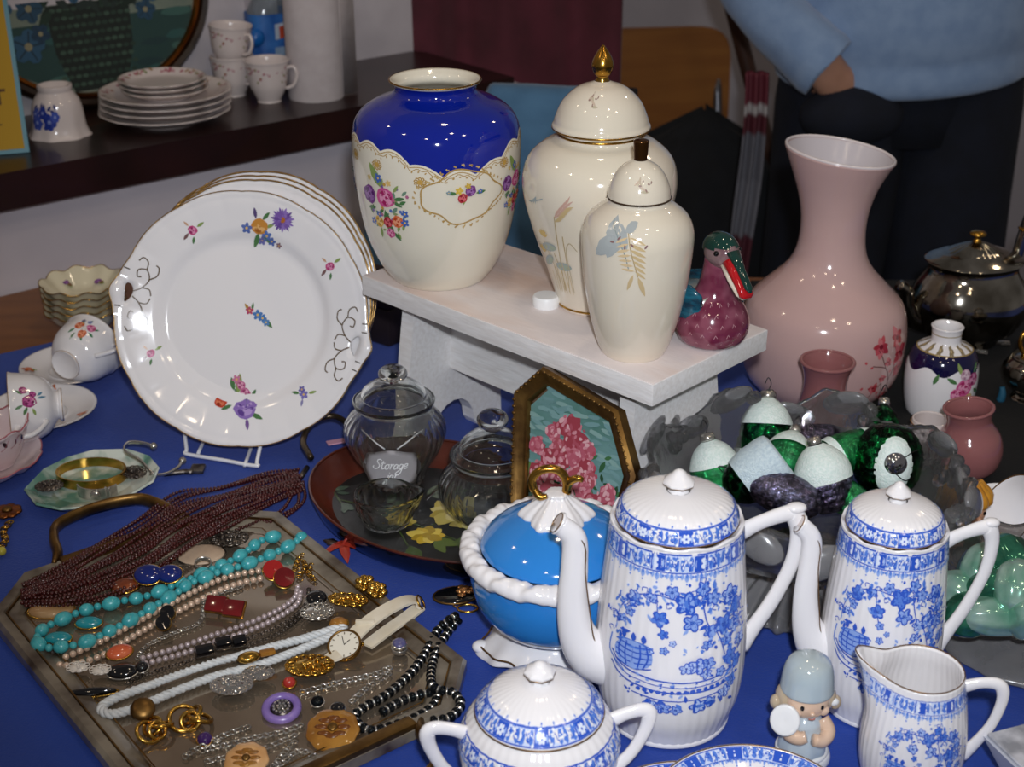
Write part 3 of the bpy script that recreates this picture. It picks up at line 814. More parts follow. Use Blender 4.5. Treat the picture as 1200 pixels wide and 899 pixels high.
def p_rose(P, k):
    spray(P, -.004, .034*k, k*1.05, [(.0, .0, .0072, '#9c2470', '#c05a98', '#701050'), (.013, .005, .0045, '#9c2470', '#b8508c', '#701050'), (.008, -.004, .0035, '#8a2a70', '#c05a98', '#701050')],
          [(-.006, .002, .010, 2.7, GRN), (-.008, -.003, .009, 3.4, GRN2), (-.004, .006, .009, 2.0, GRN), (.003, -.008, .009, -1.2, '#5a86a0'), (.006, -.008, .008, -.7, '#5a86a0'), (.008, .006, .008, .9, GRN)], [])
s1 = at(86, 438, TZ)
saucer((s1.x, s1.y, TZ+.001), .060, 'white saucer under the cup with an orange and pink bouquet', seed=1)
f1 = at(76, 428, TZ+.045)
lying_cup(f1, (.33, .90, .06), (.0, -.62, .78), 1.0, 'white tea cup with orange and pink bouquet lying on its side', p_multi, -.5)
s2 = at(50, 490, TZ)
saucer((s2.x, s2.y, TZ+.001), .060, 'white saucer under the cup with the purple rose', seed=2)
f2 = at(74, 474, TZ+.046)
lying_cup(f2, (-.93, -.30, .05), (.15, -.75, .65), 1.0, 'white tea cup with purple rose tipped on its side, mouth to the left', p_rose, -2.4)
# pierced pink basket dish at the edge
b = at(-14, 552, TZ)
t = thing('basket_saucer', (b.x, b.y, TZ+.001), 'pink rimmed lobed saucer at the left edge', 'saucer')
def lob(th, r, z): return r*(1+.05*abs(cos(5*th))*(r > .03)), z+.002*cos(10*th)*(r > .045)
mk('dish', lathe([(.026, 0), (.028, .002), (.045, .007), (.055, .016), (.0555, .0172), (.054, .0172), (.042, .009), (.026, .0045), (.0002, .0042)], 100, lob, 3), mat('china_pink', '#e2d2d2', .15, coat=.4, col2='#dcc6c8', scale=18), t)
ring = [(lob(2*pi*q/100, .0555, .0172)[0]*cos(2*pi*q/100), lob(2*pi*q/100, .0555, .0172)[0]*sin(2*pi*q/100), .0172+.002*cos(20*pi*q/100)) for q in range(100)]
mk('pink_rim', tube(ring, .0009, 5, 1, True), mat('pink_line', '#b0646c', .3), t)
b2 = at(-8, 532, TZ+.02)
t = thing('pierced_cup', (b2.x, b2.y, TZ+.0085), 'pierced pink and white cup in the lobed saucer', 'cup')
def pc(th, r, z): return r*(1+.03*cos(10*th)*(z > .03)), z+.0025*cos(10*th)*(z > .04)
mk('body', lathe(shell(dense([(.020, 0), (.021, .002), (.028, .012), (.034, .026), (.038, .040), (.041, .046)], 4), .0022, .004), 80, pc, 1), 'china_pink', t)
ring = [(pc(2*pi*q/100, .0405, .0475)[0]*cos(2*pi*q/100), pc(2*pi*q/100, .0405, .0475)[0]*sin(2*pi*q/100), .0475+.0025*cos(20*pi*q/100)) for q in range(100)]
mk('pink_rim', tube(ring, .0009, 5, 1, True), 'pink_line', t)
P = Print(lathe_map(dense([(.020, 0), (.028, .012), (.034, .026), (.038, .040), (.041, .046)], 4)), .0004)
for q in range(20): P.blob(-.12+.0125*q, .036, .0022, .0042, .5, '#3a2a2e', 10); P.stroke([(-.12+.0125*q-.005, .029), (-.12+.0125*q, .032), (-.12+.0125*q+.005, .042)], .0008, '#b0646c', 3)
P.build(t, 'piercings')
# ---------------------------------------------------------- cake plates on a wire stand
RP = .138
def plate_outline(n=240, hd=True):
    o = []
    for i in range(n):
        th = 2*pi*i/n; r = RP*(.975+.012*abs(cos(6*th+.3))**.6)
        if hd:
            for c0 in (0, pi):
                d = atan2(sin(th-c0), cos(th-c0)); r += RP*(.042*math.exp(-(d/.15)**4)+.012*cos(d*30)*math.exp(-(d/.22)**4))
        o.append((r*cos(th), r*sin(th)))
    return o
def plate_z(x, y):
    r = hypot(x, y)/RP; th = atan2(y, x)
    def ss(a, b, t): t = max(0, min(1, (t-a)/(b-a))); return t*t*(3-2*t)
    z = .007*ss(.60, .70, r)+.011*max(0, r-.68)/.32
    return z+.0009*ss(.72, .9, r)*(abs(cos(12*th))**.5)-.0012*math.exp(-((r-.93)/.02)**2)*.5
def cake_plate_mesh(holes=True):
    out = plate_outline(hd=holes); vs = [Vector(p) for p in out]; n = len(out)
    ed = [(i, (i+1) % n) for i in range(n)]; hp = []
    if holes:
        for sg in (-1, 1):
            h = []
            for k in range(24):
                a = 2*pi*k/24; w = .0042+.0016*sin(a)
                h.append((sg*(RP*.905+w*cos(a)-.001*cos(2*a)), .0105*sin(a)))
            hp.append(h); s0 = len(vs); vs += [Vector(p) for p in h]; ed += [(s0+i, s0+(i+1) % 24) for i in range(24)]
    for r in [.03, .15, .3, .45, .56, .60, .63, .66, .69, .72, .76, .80, .84, .88, .905, .92, .935, .95]:
        m_ = max(8, int(200*r))
        if r > .55: m_ = 192
        for k in range(m_):
            a = 2*pi*(k+.5*(r*100 % 2))/m_; p = Vector((r*RP*cos(a), r*RP*sin(a)))
            if any(abs(abs(p.x)-RP*.905) < .009 and abs(p.y) < .0135 for _ in [0]) and holes: continue
            vs.append(p)
    v2, e2, f2, *_ = geometry.delaunay_2d_cdt(vs, ed, [], 1, 1e-6)
    fs = []
    for f in f2:
        c = sum((v2[i] for i in f), Vector((0, 0)))/3
        if holes and any(abs(c.x-sg*RP*.905) < .0062 and inside(c, h) for sg, h in zip((-1, 1), hp)): continue
        fs.append(tuple(f))
    return [[Vector((v.x, v.y, plate_z(v.x, v.y))) for v in v2], fs]
def inside(p, poly):
    r = False; j = len(poly)-1
    for i in range(len(poly)):
        (xi, yi), (xj, yj) = poly[i], poly[j]
        if (yi > p.y) != (yj > p.y) and p.x < (xj-xi)*(p.y-yi)/(yj-yi)+xi: r = not r
        j = i
    return r
lean = R(23); nrm = Vector((-.05, -cos(lean), sin(lean))).normalized()
upv = (Vector((0, 0, 1))-nrm*nrm.z).normalized(); exv = upv.cross(nrm)
ROLL = R(-12)
ex2 = exv*cos(ROLL)+upv*sin(ROLL); ey2 = -exv*sin(ROLL)+upv*cos(ROLL)
PROT = Matrix((ex2, ey2, nrm)).transposed().to_euler()
bot = at(284, 521, TZ+.012)
PC = bot+upv*RP*.975
wordp = ['front white cake plate with pierced gilt handles and scattered flowers', 'second cake plate on the stand, just behind the front one', 'third cake plate on the stand, counted from the front', 'rearmost gilt-rimmed cake plate on the wire stand']
pmesh = None
for i in range(4):
    c = PC-nrm*(.0105*i)+upv*(.0055*i)+exv*(.001*i)
    if i: c += upv*.016+exv*.010
    t = thing('cake_plate', c, wordp[i], 'plate', group='cake plates on a wire stand', rot=PROT)
    if i: t.scale = (.935, .935, 1)
    if pmesh is None:
        d_ = mk('dish', cake_plate_mesh(), 'china', t); pmesh = d_
        so = d_.modifiers.new('t', 'SOLIDIFY'); so.thickness = .0032; so.offset = -1
        rim = tube([(x, y, plate_z(x, y)+.0002) for x, y in plate_outline()], .0006, 5, 1, True)
        rmo = mk('gilt_rim', rim, mat('gilt_warm', '#a8834a', .3, metal=.85), t)
    else:
        if i == 1:
            pm2 = mk('dish', cake_plate_mesh(False), 'china', t); so = pm2.modifiers.new('t', 'SOLIDIFY'); so.thickness = .0032; so.offset = -1
            rm2 = mk('gilt_rim', tube([(x, y, plate_z(x, y)+.0002) for x, y in plate_outline(hd=False)], .0011, 5, 1, True), 'gilt_warm', t)
        else: share(pm2, t); share(rm2, t)
    if i == 0:
        PM = lambda u, v: (Vector((u, v, plate_z(u, v))), Vector((0, 0, 1)))
        def uv(px, py):    # where on the plate a photo pixel falls
            d0 = Vector(((px-600)/FPX, _c+(449.5-py)/FPX*_s, -_s+(449.5-py)/FPX*_c)); o0 = Vector((0, 0, CZ))
            tt = (c-o0).dot(nrm)/d0.dot(nrm); q = o0+d0*tt-c; return q.dot(ex2), q.dot(ey2)
        rr = random.Random(4); up_a = -ROLL
        def sprig(px, py, kk, roses, leaves, small): u, v = uv(px, py); P = Print(PM, .00035, .000002); spray(P, u, v, kk*1.18, roses, leaves, small); P.build(t)
        # aster bouquet, top
        P = Print(PM, .00035, .000002)
        u, v = uv(334, 259)
        for q in range(22): a = 2*pi*q/22; P.leaf(u, v, .0135 if q % 2 else .0115, a, rr.choice(('#7a5aa8', '#8f72bc', '#6a4a98')), .28)
        P.blob(u, v, .0032, col='#b06a30'); P.build(t)
        sprig(306, 266, 1, [(0, 0, .0078, '#c98a3c', '#e0b070', '#a8642a')], [(.002, .006, .010, 1.0, GRN), (0, -.006, .014, -1.7, GRN), (.006, 0, .009, .6, GRN2), (-.004, .006, .01, 1.9, '#5a4a78'), (.004, -.008, .012, -.4, GRN)], [(-.011, -.004, .005, '#5a70b0'), (.008, -.007, .0048, '#5a78bc'), (.013, -.011, .004, '#5a70b0'), (.004, -.012, .004, '#6a6aa8'), (.020, -.013, .0028, '#8a6a78')])
        for px, py, kk in ((229, 271, 1), (389, 313, 1), (180, 414, .9)):
            sprig(px, py, kk, [(0, 0, .0042, '#c2487e', '#dc8ab0', '#90245a')], [(.003, .004, .008, .8, GRN2), (-.003, -.003, .008, -2, '#7a5a5a'), (-.004, .003, .006, 2.6, '#c9a080'), (.002, -.005, .007, -1.5, GRN)], [])
        sprig(302, 369, 1, [], [(-.008, .002, .008, 2.4, '#b0863c'), (-.006, .003, .007, 1.6, GRN), (.006, -.002, .012, -.6, GRN)], [(0, 0, .0048, '#4a7ab8'), (.005, -.002, .004, '#4a7ab8'), (-.008, .002, .0038, '#b8486a'), (.009, -.005, .0036, '#5a86bc')])
        sprig(289, 478, 1.05, [(0, 0, .0098, *LAV), (-.004, .012, .0048, '#c26a94', '#e0a0bc', '#9a3a68'), (-.009, .018, .004, '#c26a94', '#e0a0bc', '#9a3a68')], [(.001, .002, .016, 1.95, GRN), (.006, -.003, .012, -.2, GRN), (-.006, .005, .012, 2.3, GRN), (-.014, .012, .012, 2.0, GRN), (-.01, .01, .018, 1.7, GRN2), (.004, -.008, .01, -1.2, '#7a5a98'), (-.012, .0, .01, -2.5, GRN), (.002, .009, .009, 1.3, GRN)], [(-.014, .022, .004, '#cc7a9c')])
        sprig(260, 470, 1, [(0, 0, .0058, '#c2452c', '#dc7a58', '#902814')], [(.003, .003, .008, .9, GRN)], [])
        sprig(358, 462, 1, [], [(.004, .002, .008, .5, GRN2), (-.004, 0, .008, 3.2, GRN), (0, -.004, .007, -1.5, '#8a86b0')], [(0, 0, .0044, '#7a72b8'), (-.003, .004, .0034, '#6a62a8')])
        # gilt scrolls by the handles
        for sg in (-1, 1):
            P = Print(PM, .00035, .000002)
            for q in (-1, 1):
                for pts in ([(.865, .02), (.81, .06), (.77, .13), (.80, .20), (.86, .19), (.86, .14), (.83, .14)], [(.81, .06), (.755, .055), (.735, .01)], [(.77, .13), (.72, .17), (.715, .23), (.74, .25)], [(.80, .20), (.80, .26), (.84, .29), (.87, .26)]):
                    P.stroke([(sg*RP*x, RP*y*q) for x, y in pts], .0013, '#5a4424', 5)
            for a in (-.19, -.12, .12, .19): P.stroke([(sg*RP*.94*cos(a), RP*.94*sin(a)), (sg*RP*.985*cos(a), RP*.985*sin(a))], .0012, '#3c3020', 1)
            P.build(t, 'gilt_scrolls')
    if i == 3:
        P = Print(lambda u, v: (Vector((u, v, plate_z(u, v))), Vector((0, 0, 1))), .00035, .000003)
        P.leaf(.075, .08, .016, 1.9, GRN, .4); P.leaf(.075, .08, .014, .4, GRN, .4); P.build(t)
st = thing('plate_stand', (bot.x, bot.y, TZ), 'white coated wire stand holding the cake plates', 'plate stand')
def L(p): return Vector(p)-Vector((bot.x, bot.y, TZ))
a1 = at(216, 496, TZ+.022); a2 = at(219, 532, TZ+.003); a3 = at(300, 546, TZ+.003); a4 = at(307, 513, TZ+.022)
mk('front_wire', tube([L(a1+Vector((.004, .012, 0))), L(a1), L(a2+(a1-a2)*.15), L(a2), L(a2+(a3-a2)*.5), L(a3), L(a3+(a4-a3)*.15), L(a4), L(a4+Vector((-.003, .012, 0)))], .0021, 10, 5), mat('wire_white', '#e6e6ea', .35), st)
for p, q in ((a2, 1), (a3, -1)):
    w = Vector((p.x+.012*q, p.y, TZ+.003))
    mk('side_wire', tube([L(w+Vector((0, -.0, 0))), L(w+Vector((.0, .06, .0))), L(w+Vector((0, .105, .002))), L(w+Vector((0, .112, .02))), L(w+Vector((0, .13, .085)))], .002, 8, 5), 'wire_white', st)
wb = L(Vector(((a2.x+a3.x)/2, a2.y+.105, TZ+.003)))
mk('cross_wire', tube([wb+Vector((-.03, -.005, 0)), wb+Vector((.03, -.005, 0))], .002, 8, 1), 'wire_white', st)
# ---------------------------------------------------------- pearly dish with bangles
b = at(108, 566, TZ)
t = thing('pearl_dish', b, 'shallow greenish mother-of-pearl dish holding bangles', 'dish')
mat('pearl', '#5f8a7a', .14, coat=.6, col2='#cfd6cc', scale=28, thresh=(.42, .60))
ol_px = [(28, 574), (50, 551), (78, 537), (110, 528), (150, 527), (176, 535), (187, 548), (180, 565), (150, 583), (110, 595), (70, 598), (42, 592)]
top = [at(x, y, TZ+.014)-b for x, y in ol_px]
def scl(f, z): return [Vector((p.x*f, p.y*f, z)) for p in top]
mk('dish', loft([scl(.55, .001), scl(.62, .001), scl(.86, .006), scl(1, .014), scl(.98, .0155), scl(.84, .0085), scl(.6, .004)]), 'pearl', t, smooth=False)
def ringband(name, c, rx, ry, h, m, label, cat, th=.0012, rz=0, a0=0, a1=2*pi, tilt=0, n=64, parent=None):
    """flat strip bent into a ring"""
    g = G(); vs, fs = [], []
    for i in range(n+1):
        a = a0+(a1-a0)*i/n
        for r_, z in ((1, 0), (1.004, h*.5), (1, h), (1-th/rx, h), (1-th/rx, 0)): vs.append((rx*cos(a)*r_, ry*sin(a)*r_, z))
    for i in range(n):
        for q in range(5): r_ = (q+1) % 5; fs.append((i*5+q, (i+1)*5+q, (i+1)*5+r_, i*5+r_))
    if a1-a0 < 6.28: fs += [(4, 3, 2, 1, 0), tuple(n*5+q for q in range(5))]
    add(g, vs, fs)
    if parent is not None: return mk(name, g, m, parent, smooth=40)
    o = thing(name, c, label, cat, rot=(tilt, 0, rz)); mk('band', g, m, o, smooth=40); return o
bc = at(108, 566, TZ)
ringband('gold_bangle', at(108, 560, TZ+.006), .036, .027, .010, 'gold', 'wide gold bangle lying in the pearly dish', 'bangle', .0018, tilt=R(0))
w = ringband('silver_watch_band', at(116, 577, TZ+.009), .021, .016, .012, 'silver', 'silver cuff with a round stud in front of the gold bangle', 'cuff', .0015, 0, R(195), R(345))
mk('stud', ball((.0015, -.0172, .006), (.0052, .0025, .0052)), 'silver', w)
for x in (.011, .0145): mk('link', bbox_g(.0022, .003, .013, .0006, 1), 'silver', w, loc=(x, -.0125, 0), smooth=40)
mat('dark_silver', '#3c3634', .3, metal=.9, col2='#7c746c', scale=140, bump=.5, bscale=300)
def filigree(name, c, rx, ry, label, cat, m='dark_silver', seed=0, rz=0, n=14, mid=None):
    o = thing(name, c, label, cat, rz); g = ball((0, 0, .002), (rx*.8, ry*.8, .003), u=18, v=8); mk('plate', g, m, o)
    rr = random.Random(seed); g = G()
    for q in range(n):
        a = 2*pi*q/n; torus((rx*.78*cos(a), ry*.78*sin(a), .003), rx*.22, rx*.06, g, 10, 5)
    for q in range(n): a = rr.uniform(0, 6.3); d = rr.random()*.6; ball((rx*d*cos(a), ry*d*sin(a), .005), rx*.12, g, 7, 5)
    q = mk('scrollwork', g, m, o); q['kind'] = 'stuff'
    if mid: mk('stone', ball((0, 0, .0055), (rx*.42, ry*.42, .0035), u=16, v=8), mid, o)
    return o
filigree('filigree_brooch', at(58, 572, TZ+.011), .014, .011, 'dark filigree brooch at the left of the pearly dish', 'brooch', seed=1)
filigree('filigree_brooch', at(158, 556, TZ+.011), .012, .015, 'dark filigree brooch at the right of the pearly dish', 'brooch', seed=2, rz=.6)
# ball-ended torque bangle
b = at(178, 548, TZ)
o = thing('torque_bangle', b, 'thin silver bangle with ball ends leaning out of the pearly dish', 'bangle')
pts = [at(180, 557, TZ+.012)-b, at(165, 540, TZ+.022)-b, at(146, 528, TZ+.028)-b, at(150, 519, TZ+.030)-b, at(165, 519, TZ+.026)-b, at(180, 523, TZ+.018)-b]
pts2 = [at(180, 557, TZ+.010)-b, at(195, 555, TZ+.006)-b, at(208, 548, TZ+.006)-b, at(214, 540, TZ+.008)-b]
mk('band', tube(pts, .0022, 8, 6, flat=.5), 'silver', o); mk('band', tube(pts2, .0018, 8, 6), 'silver', o)
for p in (pts[-1], pts2[0], pts2[-1]): mk('ball_end', ball(p, .0042), 'silver', o)
b = at(222, 553, TZ)
o = thing('dark_key', b, 'dark metal key-like clasp lying on the blue cloth by the stand', 'clasp')
mk('shaft', tube([at(192, 556, TZ+.003)-b, at(215, 553, TZ+.003)-b, at(226, 553, TZ+.003)-b], [.0025, .003, .003], 8, 4), 'dark_silver', o)
mk('bow', move(bbox_g(.015, .016, .005, .002), at(232, 552, TZ)-b), 'dark_silver', o, smooth=40)
# ================================================================== white bench and what stands on it
BZ = .95
BO = at(425, 322, BZ); BA = R(-44); be = Vector((cos(BA), sin(BA), 0)); ba = Vector((-sin(BA), cos(BA), 0))
BLN, BWD = .383, .170
bench = thing('footstool', (BO.x, BO.y, TZ), 'low white painted wooden bench carrying the tall vases', 'bench', BA)
mat('bench_top', '#e6dcda', .6, col2='#d9b9a4', scale=5.5, stretch=(.8, 2.5, 1), bump=.2, bscale=70, thresh=(.45, .75))
q = bbox_g(BLN, BWD, .022, .0015); move(q, (BLN/2, BWD/2, .178)); mk('seat_board', q, 'bench_top', bench, smooth=30)
mk('edge_band', move(bbox_g(BLN+.001, .002, .0205, .0006), (BLN/2, .0002, .1785)), 'white_paint', bench, smooth=30)
mk('edge_band', move(bbox_g(.002, BWD+.001, .0205, .0006), (BLN-.0002, BWD/2, .1785)), 'white_paint', bench, smooth=30)
def leg_outline():
    y0, y1 = .012, BWD-.016
    p = [(y0+.012, .178), (y0+.006, .12), (y0, .05), (y0-.004, 0), (y0+.034, 0)]
    for k in range(9): a = pi-pi*k/8; p.append(((y0+y1)/2+.030*cos(a)*1.05, .008+.036*sin(a)))
    p += [(y1-.034, 0), (y1+.004, 0), (y1, .05), (y1-.006, .12), (y1-.012, .178)]
    return p
for x0, sl in ((.035, -.10), (BLN-.055, .10)):
    g = prism([(y, z) for y, z in leg_outline()], 0, .018)
    g[0] = [Vector((x0+v.z+sl*(v.y-.178)*-1*.5, v.x, v.y)) for v in g[0]]
    mk('leg', g, 'white_paint', bench, smooth=False)
mk('stretcher', box(G(), .045, BLN-.045, BWD/2-.009, BWD/2+.009, .085, .135), 'white_paint', bench, smooth=False)
# small white cap on the bench top
p = at(640, 358, BZ)
cp = mk('plastic_stopper', lathe([(.0001, 0), (.013, 0), (.0135, .002), (.0135, .009), (.012, .011), (.0001, .0112)], 24, sm=1), mat('cap_white', '#f2f2f2', .4), smooth=40, loc=p)
cp.rotation_euler = (R(0), 0, 0)
props(cp, 'small white plastic stopper lying beside the tall lidded jar', 'stopper')

# ---------------------------------------------------------- blue shouldered vase
b = at(515, 322, BZ)
v1 = thing('porcelain_vase', b, 'large cream porcelain vase with cobalt blue shoulder and gilt scalloped edge', 'vase')
pr = pxprof(b, [(322, 53), (317, 58), (300, 70), (265, 85), (215, 95), (170, 99), (145, 97), (130, 89), (119, 74), (112, 57), (106, 48.5), (99, 48.5), (93, 55)])
dp = dense(pr, 6)
mk('body', lathe(shell(dp, .004), 96, sm=1), 'china_cream', v1)
fm = lathe_map(dp)
Rm = max(r for r, z in dp); H = dp[-1][1]
mat('cobalt', '#0a1f8c', .06, coat=.6, col2='#0c2498', scale=8)
# scallop edge: panels around the vase, deep dip in front
def edge(u):
    t = (u/Rm*180/pi)       # degrees from the front
    t = (t-18+180) % 360-180
    dip = .022*math.exp(-(max(0, abs(t)-9)/28)**2)
    return .150-dip+.0062*abs(sin((t-11)*pi/22))
zs = dp[-10][1]
mk('cobalt_glaze', band(fm, -pi*Rm, pi*Rm, edge, lambda u: H-.0015, 220, 34, .00015), 'cobalt', v1)
P = Print(fm, .00022)
GD = '#b39152'
N = 240
P.stroke([(-pi*Rm+2*pi*Rm*i/N, edge(-pi*Rm+2*pi*Rm*i/N)-.0002) for i in range(N+1)], .0022, '#e9e2cf', 1)
P.stroke([(-pi*Rm+2*pi*Rm*i/N, edge(-pi*Rm+2*pi*Rm*i/N)-.0016) for i in range(N+1)], .0009, GD, 1)
P.stroke([(-pi*Rm+2*pi*Rm*i/N, edge(-pi*Rm+2*pi*Rm*i/N)-.0042+.001*sin(i*1.4)) for i in range(N+1)], .0008, GD, 1)
for i in range(0, N, 3):
    u = -pi*Rm+2*pi*Rm*i/N; P.blob(u, edge(u)-.0062, .0013, .0008, i, GD, 6)
# cartouche
cu, cv = .030, .117
pts = []
for k in range(49):
    a = 2*pi*k/48; rr = 1+.07*cos(4*a)+.05*cos(7*a)
    pts.append((cu+.041*cos(a)*rr, cv+.0255*sin(a)*rr-.009))
P.stroke(pts, .0016, GD, 2)
for k in range(40):
    a = 2*pi*k/40; rr = 1.07+.07*cos(4*a)
    x, y = cu+.042*cos(a)*rr, cv+.0265*sin(a)*rr-.009
    P.stroke([(x, y), (x+.002*cos(a*5), y+.002*sin(a*5)), (x+.0028*cos(a+1), y+.0015)], .0015, GD if k % 2 else '#c5a86e', 2)
for cx, cy in ((-.058, .136), (-.012, .124), (.078, .134), (-.095, .138)):
    for k in range(10):
        a = k*.63; P.stroke([(cx, cy), (cx+.005*cos(a), cy+.004*sin(a)), (cx+.006*cos(a+.5), cy+.005*sin(a+.5))], .0013, GD, 2)
    P.blob(cx, cy, .0026, col='#c9a050')
def bouquet_big(P, u, v, k=1):
    rq = random.Random(6); P.place(u, v, k)
    for q in range(34):
        a = rq.uniform(0, 6.3); d = .022*rq.random()**.5; P.leaf(d*cos(a)-.002, d*sin(a)*1.1-.004, rq.uniform(.004, .008), rq.uniform(0, 6.3), rq.choice((GRN, GRN2, '#6f8f78', '#8f9a6a')), .45)
    for q in range(14):
        a = rq.uniform(0, 6.3); d = .025*rq.random()**.5; P.blob(d*cos(a), d*sin(a)-.004, .0016, col=rq.choice(('#5a74b8', '#c99a4a', '#b06a8a', '#7a5aa0')), n=6)
    spray(P, u, v, k,
          [(0, .004, .0088, *PINK), (-.0185, .004, .0082, *PURP), (.0095, -.0145, .0055, *ORG), (-.0005, -.0165, .005, *RED), (-.010, -.0175, .005, *YEL), (.001, -.0255, .0045, *PINK)],
          [(.008, .004, .010, .2, GRN), (.007, .002, .009, -.4, GRN), (-.004, .012, .022, 2.1, GRN2), (-.012, -.006, .010, 3.3, GRN), (.004, -.024, .01, -.8, GRN), (-.009, -.022, .01, -1.7, GRN2), (-.002, -.006, .02, -1.4, GRN), (.008, .01, .008, .9, GRN2)],
          [(-.006, .0195, .004, BLU), (.017, -.007, .0035, BLU), (.0165, -.0145, .0038, BLU), (-.0175, -.0185, .0035, BLU), (.004, .017, .0028, '#d9b878'), (-.016, .0185, .0025, '#c9b27a'), (-.009, -.011, .003, BLU)])
bouquet_big(P, -.050, .099, 1.22); bouquet_big(P, .102, .108, 1.0); bouquet_big(P, .19, .108); bouquet_big(P, -.15, .108)
spray(P, cu+.001, cv-.006, 1.35, [(.004, .002, .0042, *PURP), (-.002, -.0025, .0038, *RED)],
      [(-.006, .001, .008, 3, GRN), (.008, 0, .008, .1, GRN), (0, -.002, .006, -1.8, GRN2)],
      [(-.0045, .003, .003, '#d9b84a'), (.0115, .001, .002, BLU), (-.012, .002, .0018, '#7f9aa8'), (.002, .006, .0025, '#c9a848')])
P.build(v1)
q = torus((0, 0, H+.0004), dp[-1][0]-.001, .0011, u=64, v=6); mk('gilt_rim', q, 'gilt', v1)

# ---------------------------------------------------------- lidded jars
mat('jar_cream', '#e4dcc8', .09, coat=.5, col2='#e2d4c2', scale=4)
def grass_print(P, big=True):
    SG, TAN, ROSE, GREY = '#9fae9a', '#c9b183', '#caa596', '#9aa7aa'
    if big:
        P.place(0, .012, 1.08)
        for x0, x1, h in ((-.004, .004, .088), (.004, .010, .07), (-.010, -.018, .06), (-.002, -.006, .05)):
            P.stroke([(x0, .012), ((x0+x1)/2+.002, h*.6), (x1, h)], .0011, '#b7a37c', 5)
        for k in range(11):   # feathery plume
            t = k/10; x, y = .004+.012*t, .086+.014*t
            P.leaf(x, y, .010, .9+.25*(-1)**k, ROSE, .16); P.leaf(x-.001, y-.003, .009, .3, TAN, .15)
        for x, y, a in ((-.012, .055, .15), (.003, .038, .05), (-.02, .04, .5)):
            P.blob(x, y, .0115, .0042, a, GREY, 12); P.blob(x+.001, y-.0005, .0095, .003, a, SG, 10)
        for x, y in ((-.016, .064), (-.026, .047)):
            for k in range(6): P.leaf(x, y, .008, .5+.4*k, '#d4b464', .35)
        for k in range(7): P.stroke([(-.02+.005*k, .01), (-.02+.005*k+.003*sin(k), .03+.006*(k % 3))], .001, TAN, 3)
        P.stroke([(.012, .012), (.011, .05), (.016, .064), (.024, .057)], .001, '#b9a98a', 5)
        P.stroke([(-.026, .094), (-.016, .098), (-.008, .101)], .001, GREY, 4)
        for k in range(5): P.leaf(-.03+.003*k, .094, .008, .2+.3*k, GREY, .2)
    else:
        P.place(.012, .030)
        P.stroke([(-.028, .105), (-.018, .094), (-.010, .080), (-.006, .066)], .0009, '#8f9a98', 5)
        for x, y, a, L in ((-.024, .104, -.9, .026), (-.017, .100, -1.9, .027), (-.020, .094, -2.3, .026), (-.012, .098, .5, .014), (-.026, .108, -1.4, .022)):
            P.leaf(x, y, L, a, '#aab0b0', .55)
            P.stroke([(x, y), (x+L*.9*cos(a), y+L*.9*sin(a))], .0005, '#969c9a', 1)
        P.stroke([(-.008, .097), (-.004, .080), (.002, .060)], .0009, '#b29c74', 4)
        for k in range(7):
            x, y = -.008+.0012*k, .094-.0048*k
            P.leaf(x, y, .017-.0008*k, -.35-.05*k, '#cdb588', .2)
            P.leaf(x, y, .012, 3.6-.1*k, '#d8bf96', .2)
        P.leaf(.002, .060, .020, -1.2, '#cbb388', .22); P.leaf(-.002, .062, .016, -1.9, '#cbb388', .22)
        for k in range(6): P.blob(-.022+.006*k, .089+.004*sin(k*2), .0022, .0009, .8*k, '#8a6a6a', 6)
def ginger(name, b, body, lid, label, big, knob_m, knob):
    t = thing(name, b, label, 'vase')
    dp = dense(body, 6); mk('body', lathe(shell(dp, .004), 80, sm=1), 'jar_cream', t)
    l = mk('lid', lathe(lid, 72, sm=4, close=False), 'jar_cream', t)
    mk('knob', lathe(knob, 28, sm=3), knob_m, l)
    P = Print(lathe_map(dp, th0=-pi/2-(.72 if big else .34)), .0007); grass_print(P, big)
    P.build(t)
    if big:
        P = Print(lathe_map(dp, th0=-pi/2+.1), .0007)
        for k in range(8): P.leaf(.062+.002*k, .118-.003*k, .008, .4*k, '#c2a15e', .3)
        P.build(t, 'sprig_print')
    z0 = lid[0][1]
    mk('gilt_ring', torus((0, 0, z0+.0005), lid[0][0]-.0002, .0010, u=64, v=6), 'gilt' if big else mat('brown_line', '#3c2a1a', .3), l)
    if big:
        mk('gilt_ring', torus((0, 0, dp[-1][1]-.004), dp[-1][0]+.0002, .0012, u=64, v=6), 'gilt', t)
        mk('gilt_ring', torus((0, 0, .003), dp[1][0]+.0006, .0012, u=64, v=6), 'gilt', t)
    PL = Print(lathe_map(dense(lid[2:], 4)[:-3] if big else dense(lid, 4)[:-4]))
    zz = z0+(.032 if big else .017)
    for k in range(6): PL.leaf((-.022 if big else -.008)+.003*k, zz-.001*k, .009, .6+.5*k, '#c2b79e' if k % 2 else '#cdb9a6', .25)
    for k in range(5): PL.blob((-.02 if big else -.002)+.003*k, zz+.004*sin(k*2.2), .0016, .0008, k, '#9a8076', 6)
    PL.build(l, 'sprig_print')
    return t
b = at(699, 354, BZ)
body = pxprof(b, [(354, 45), (350, 46), (335, 51), (310, 60), (265, 78), (228, 89), (203, 90.5), (183, 84), (168, 68), (161, 54), (156, 51), (150, 51)])
lid = pxprof(b, [(149, 57.5), (146, 58), (142, 56), (135, 54), (118, 46), (103, 30), (97, 15), (94.5, 9)])
kn = pxprof(b, [(96, 9), (91, 7.5), (88, 8), (86, 10), (77, 13), (68, 11), (60, 6.5), (55, 3), (52, .3)])
ginger('ginger_jar', b, body, lid, 'tall cream lidded jar with a gilt acorn knob and grasses', True, 'gilt', kn)
b = at(742, 411, BZ)
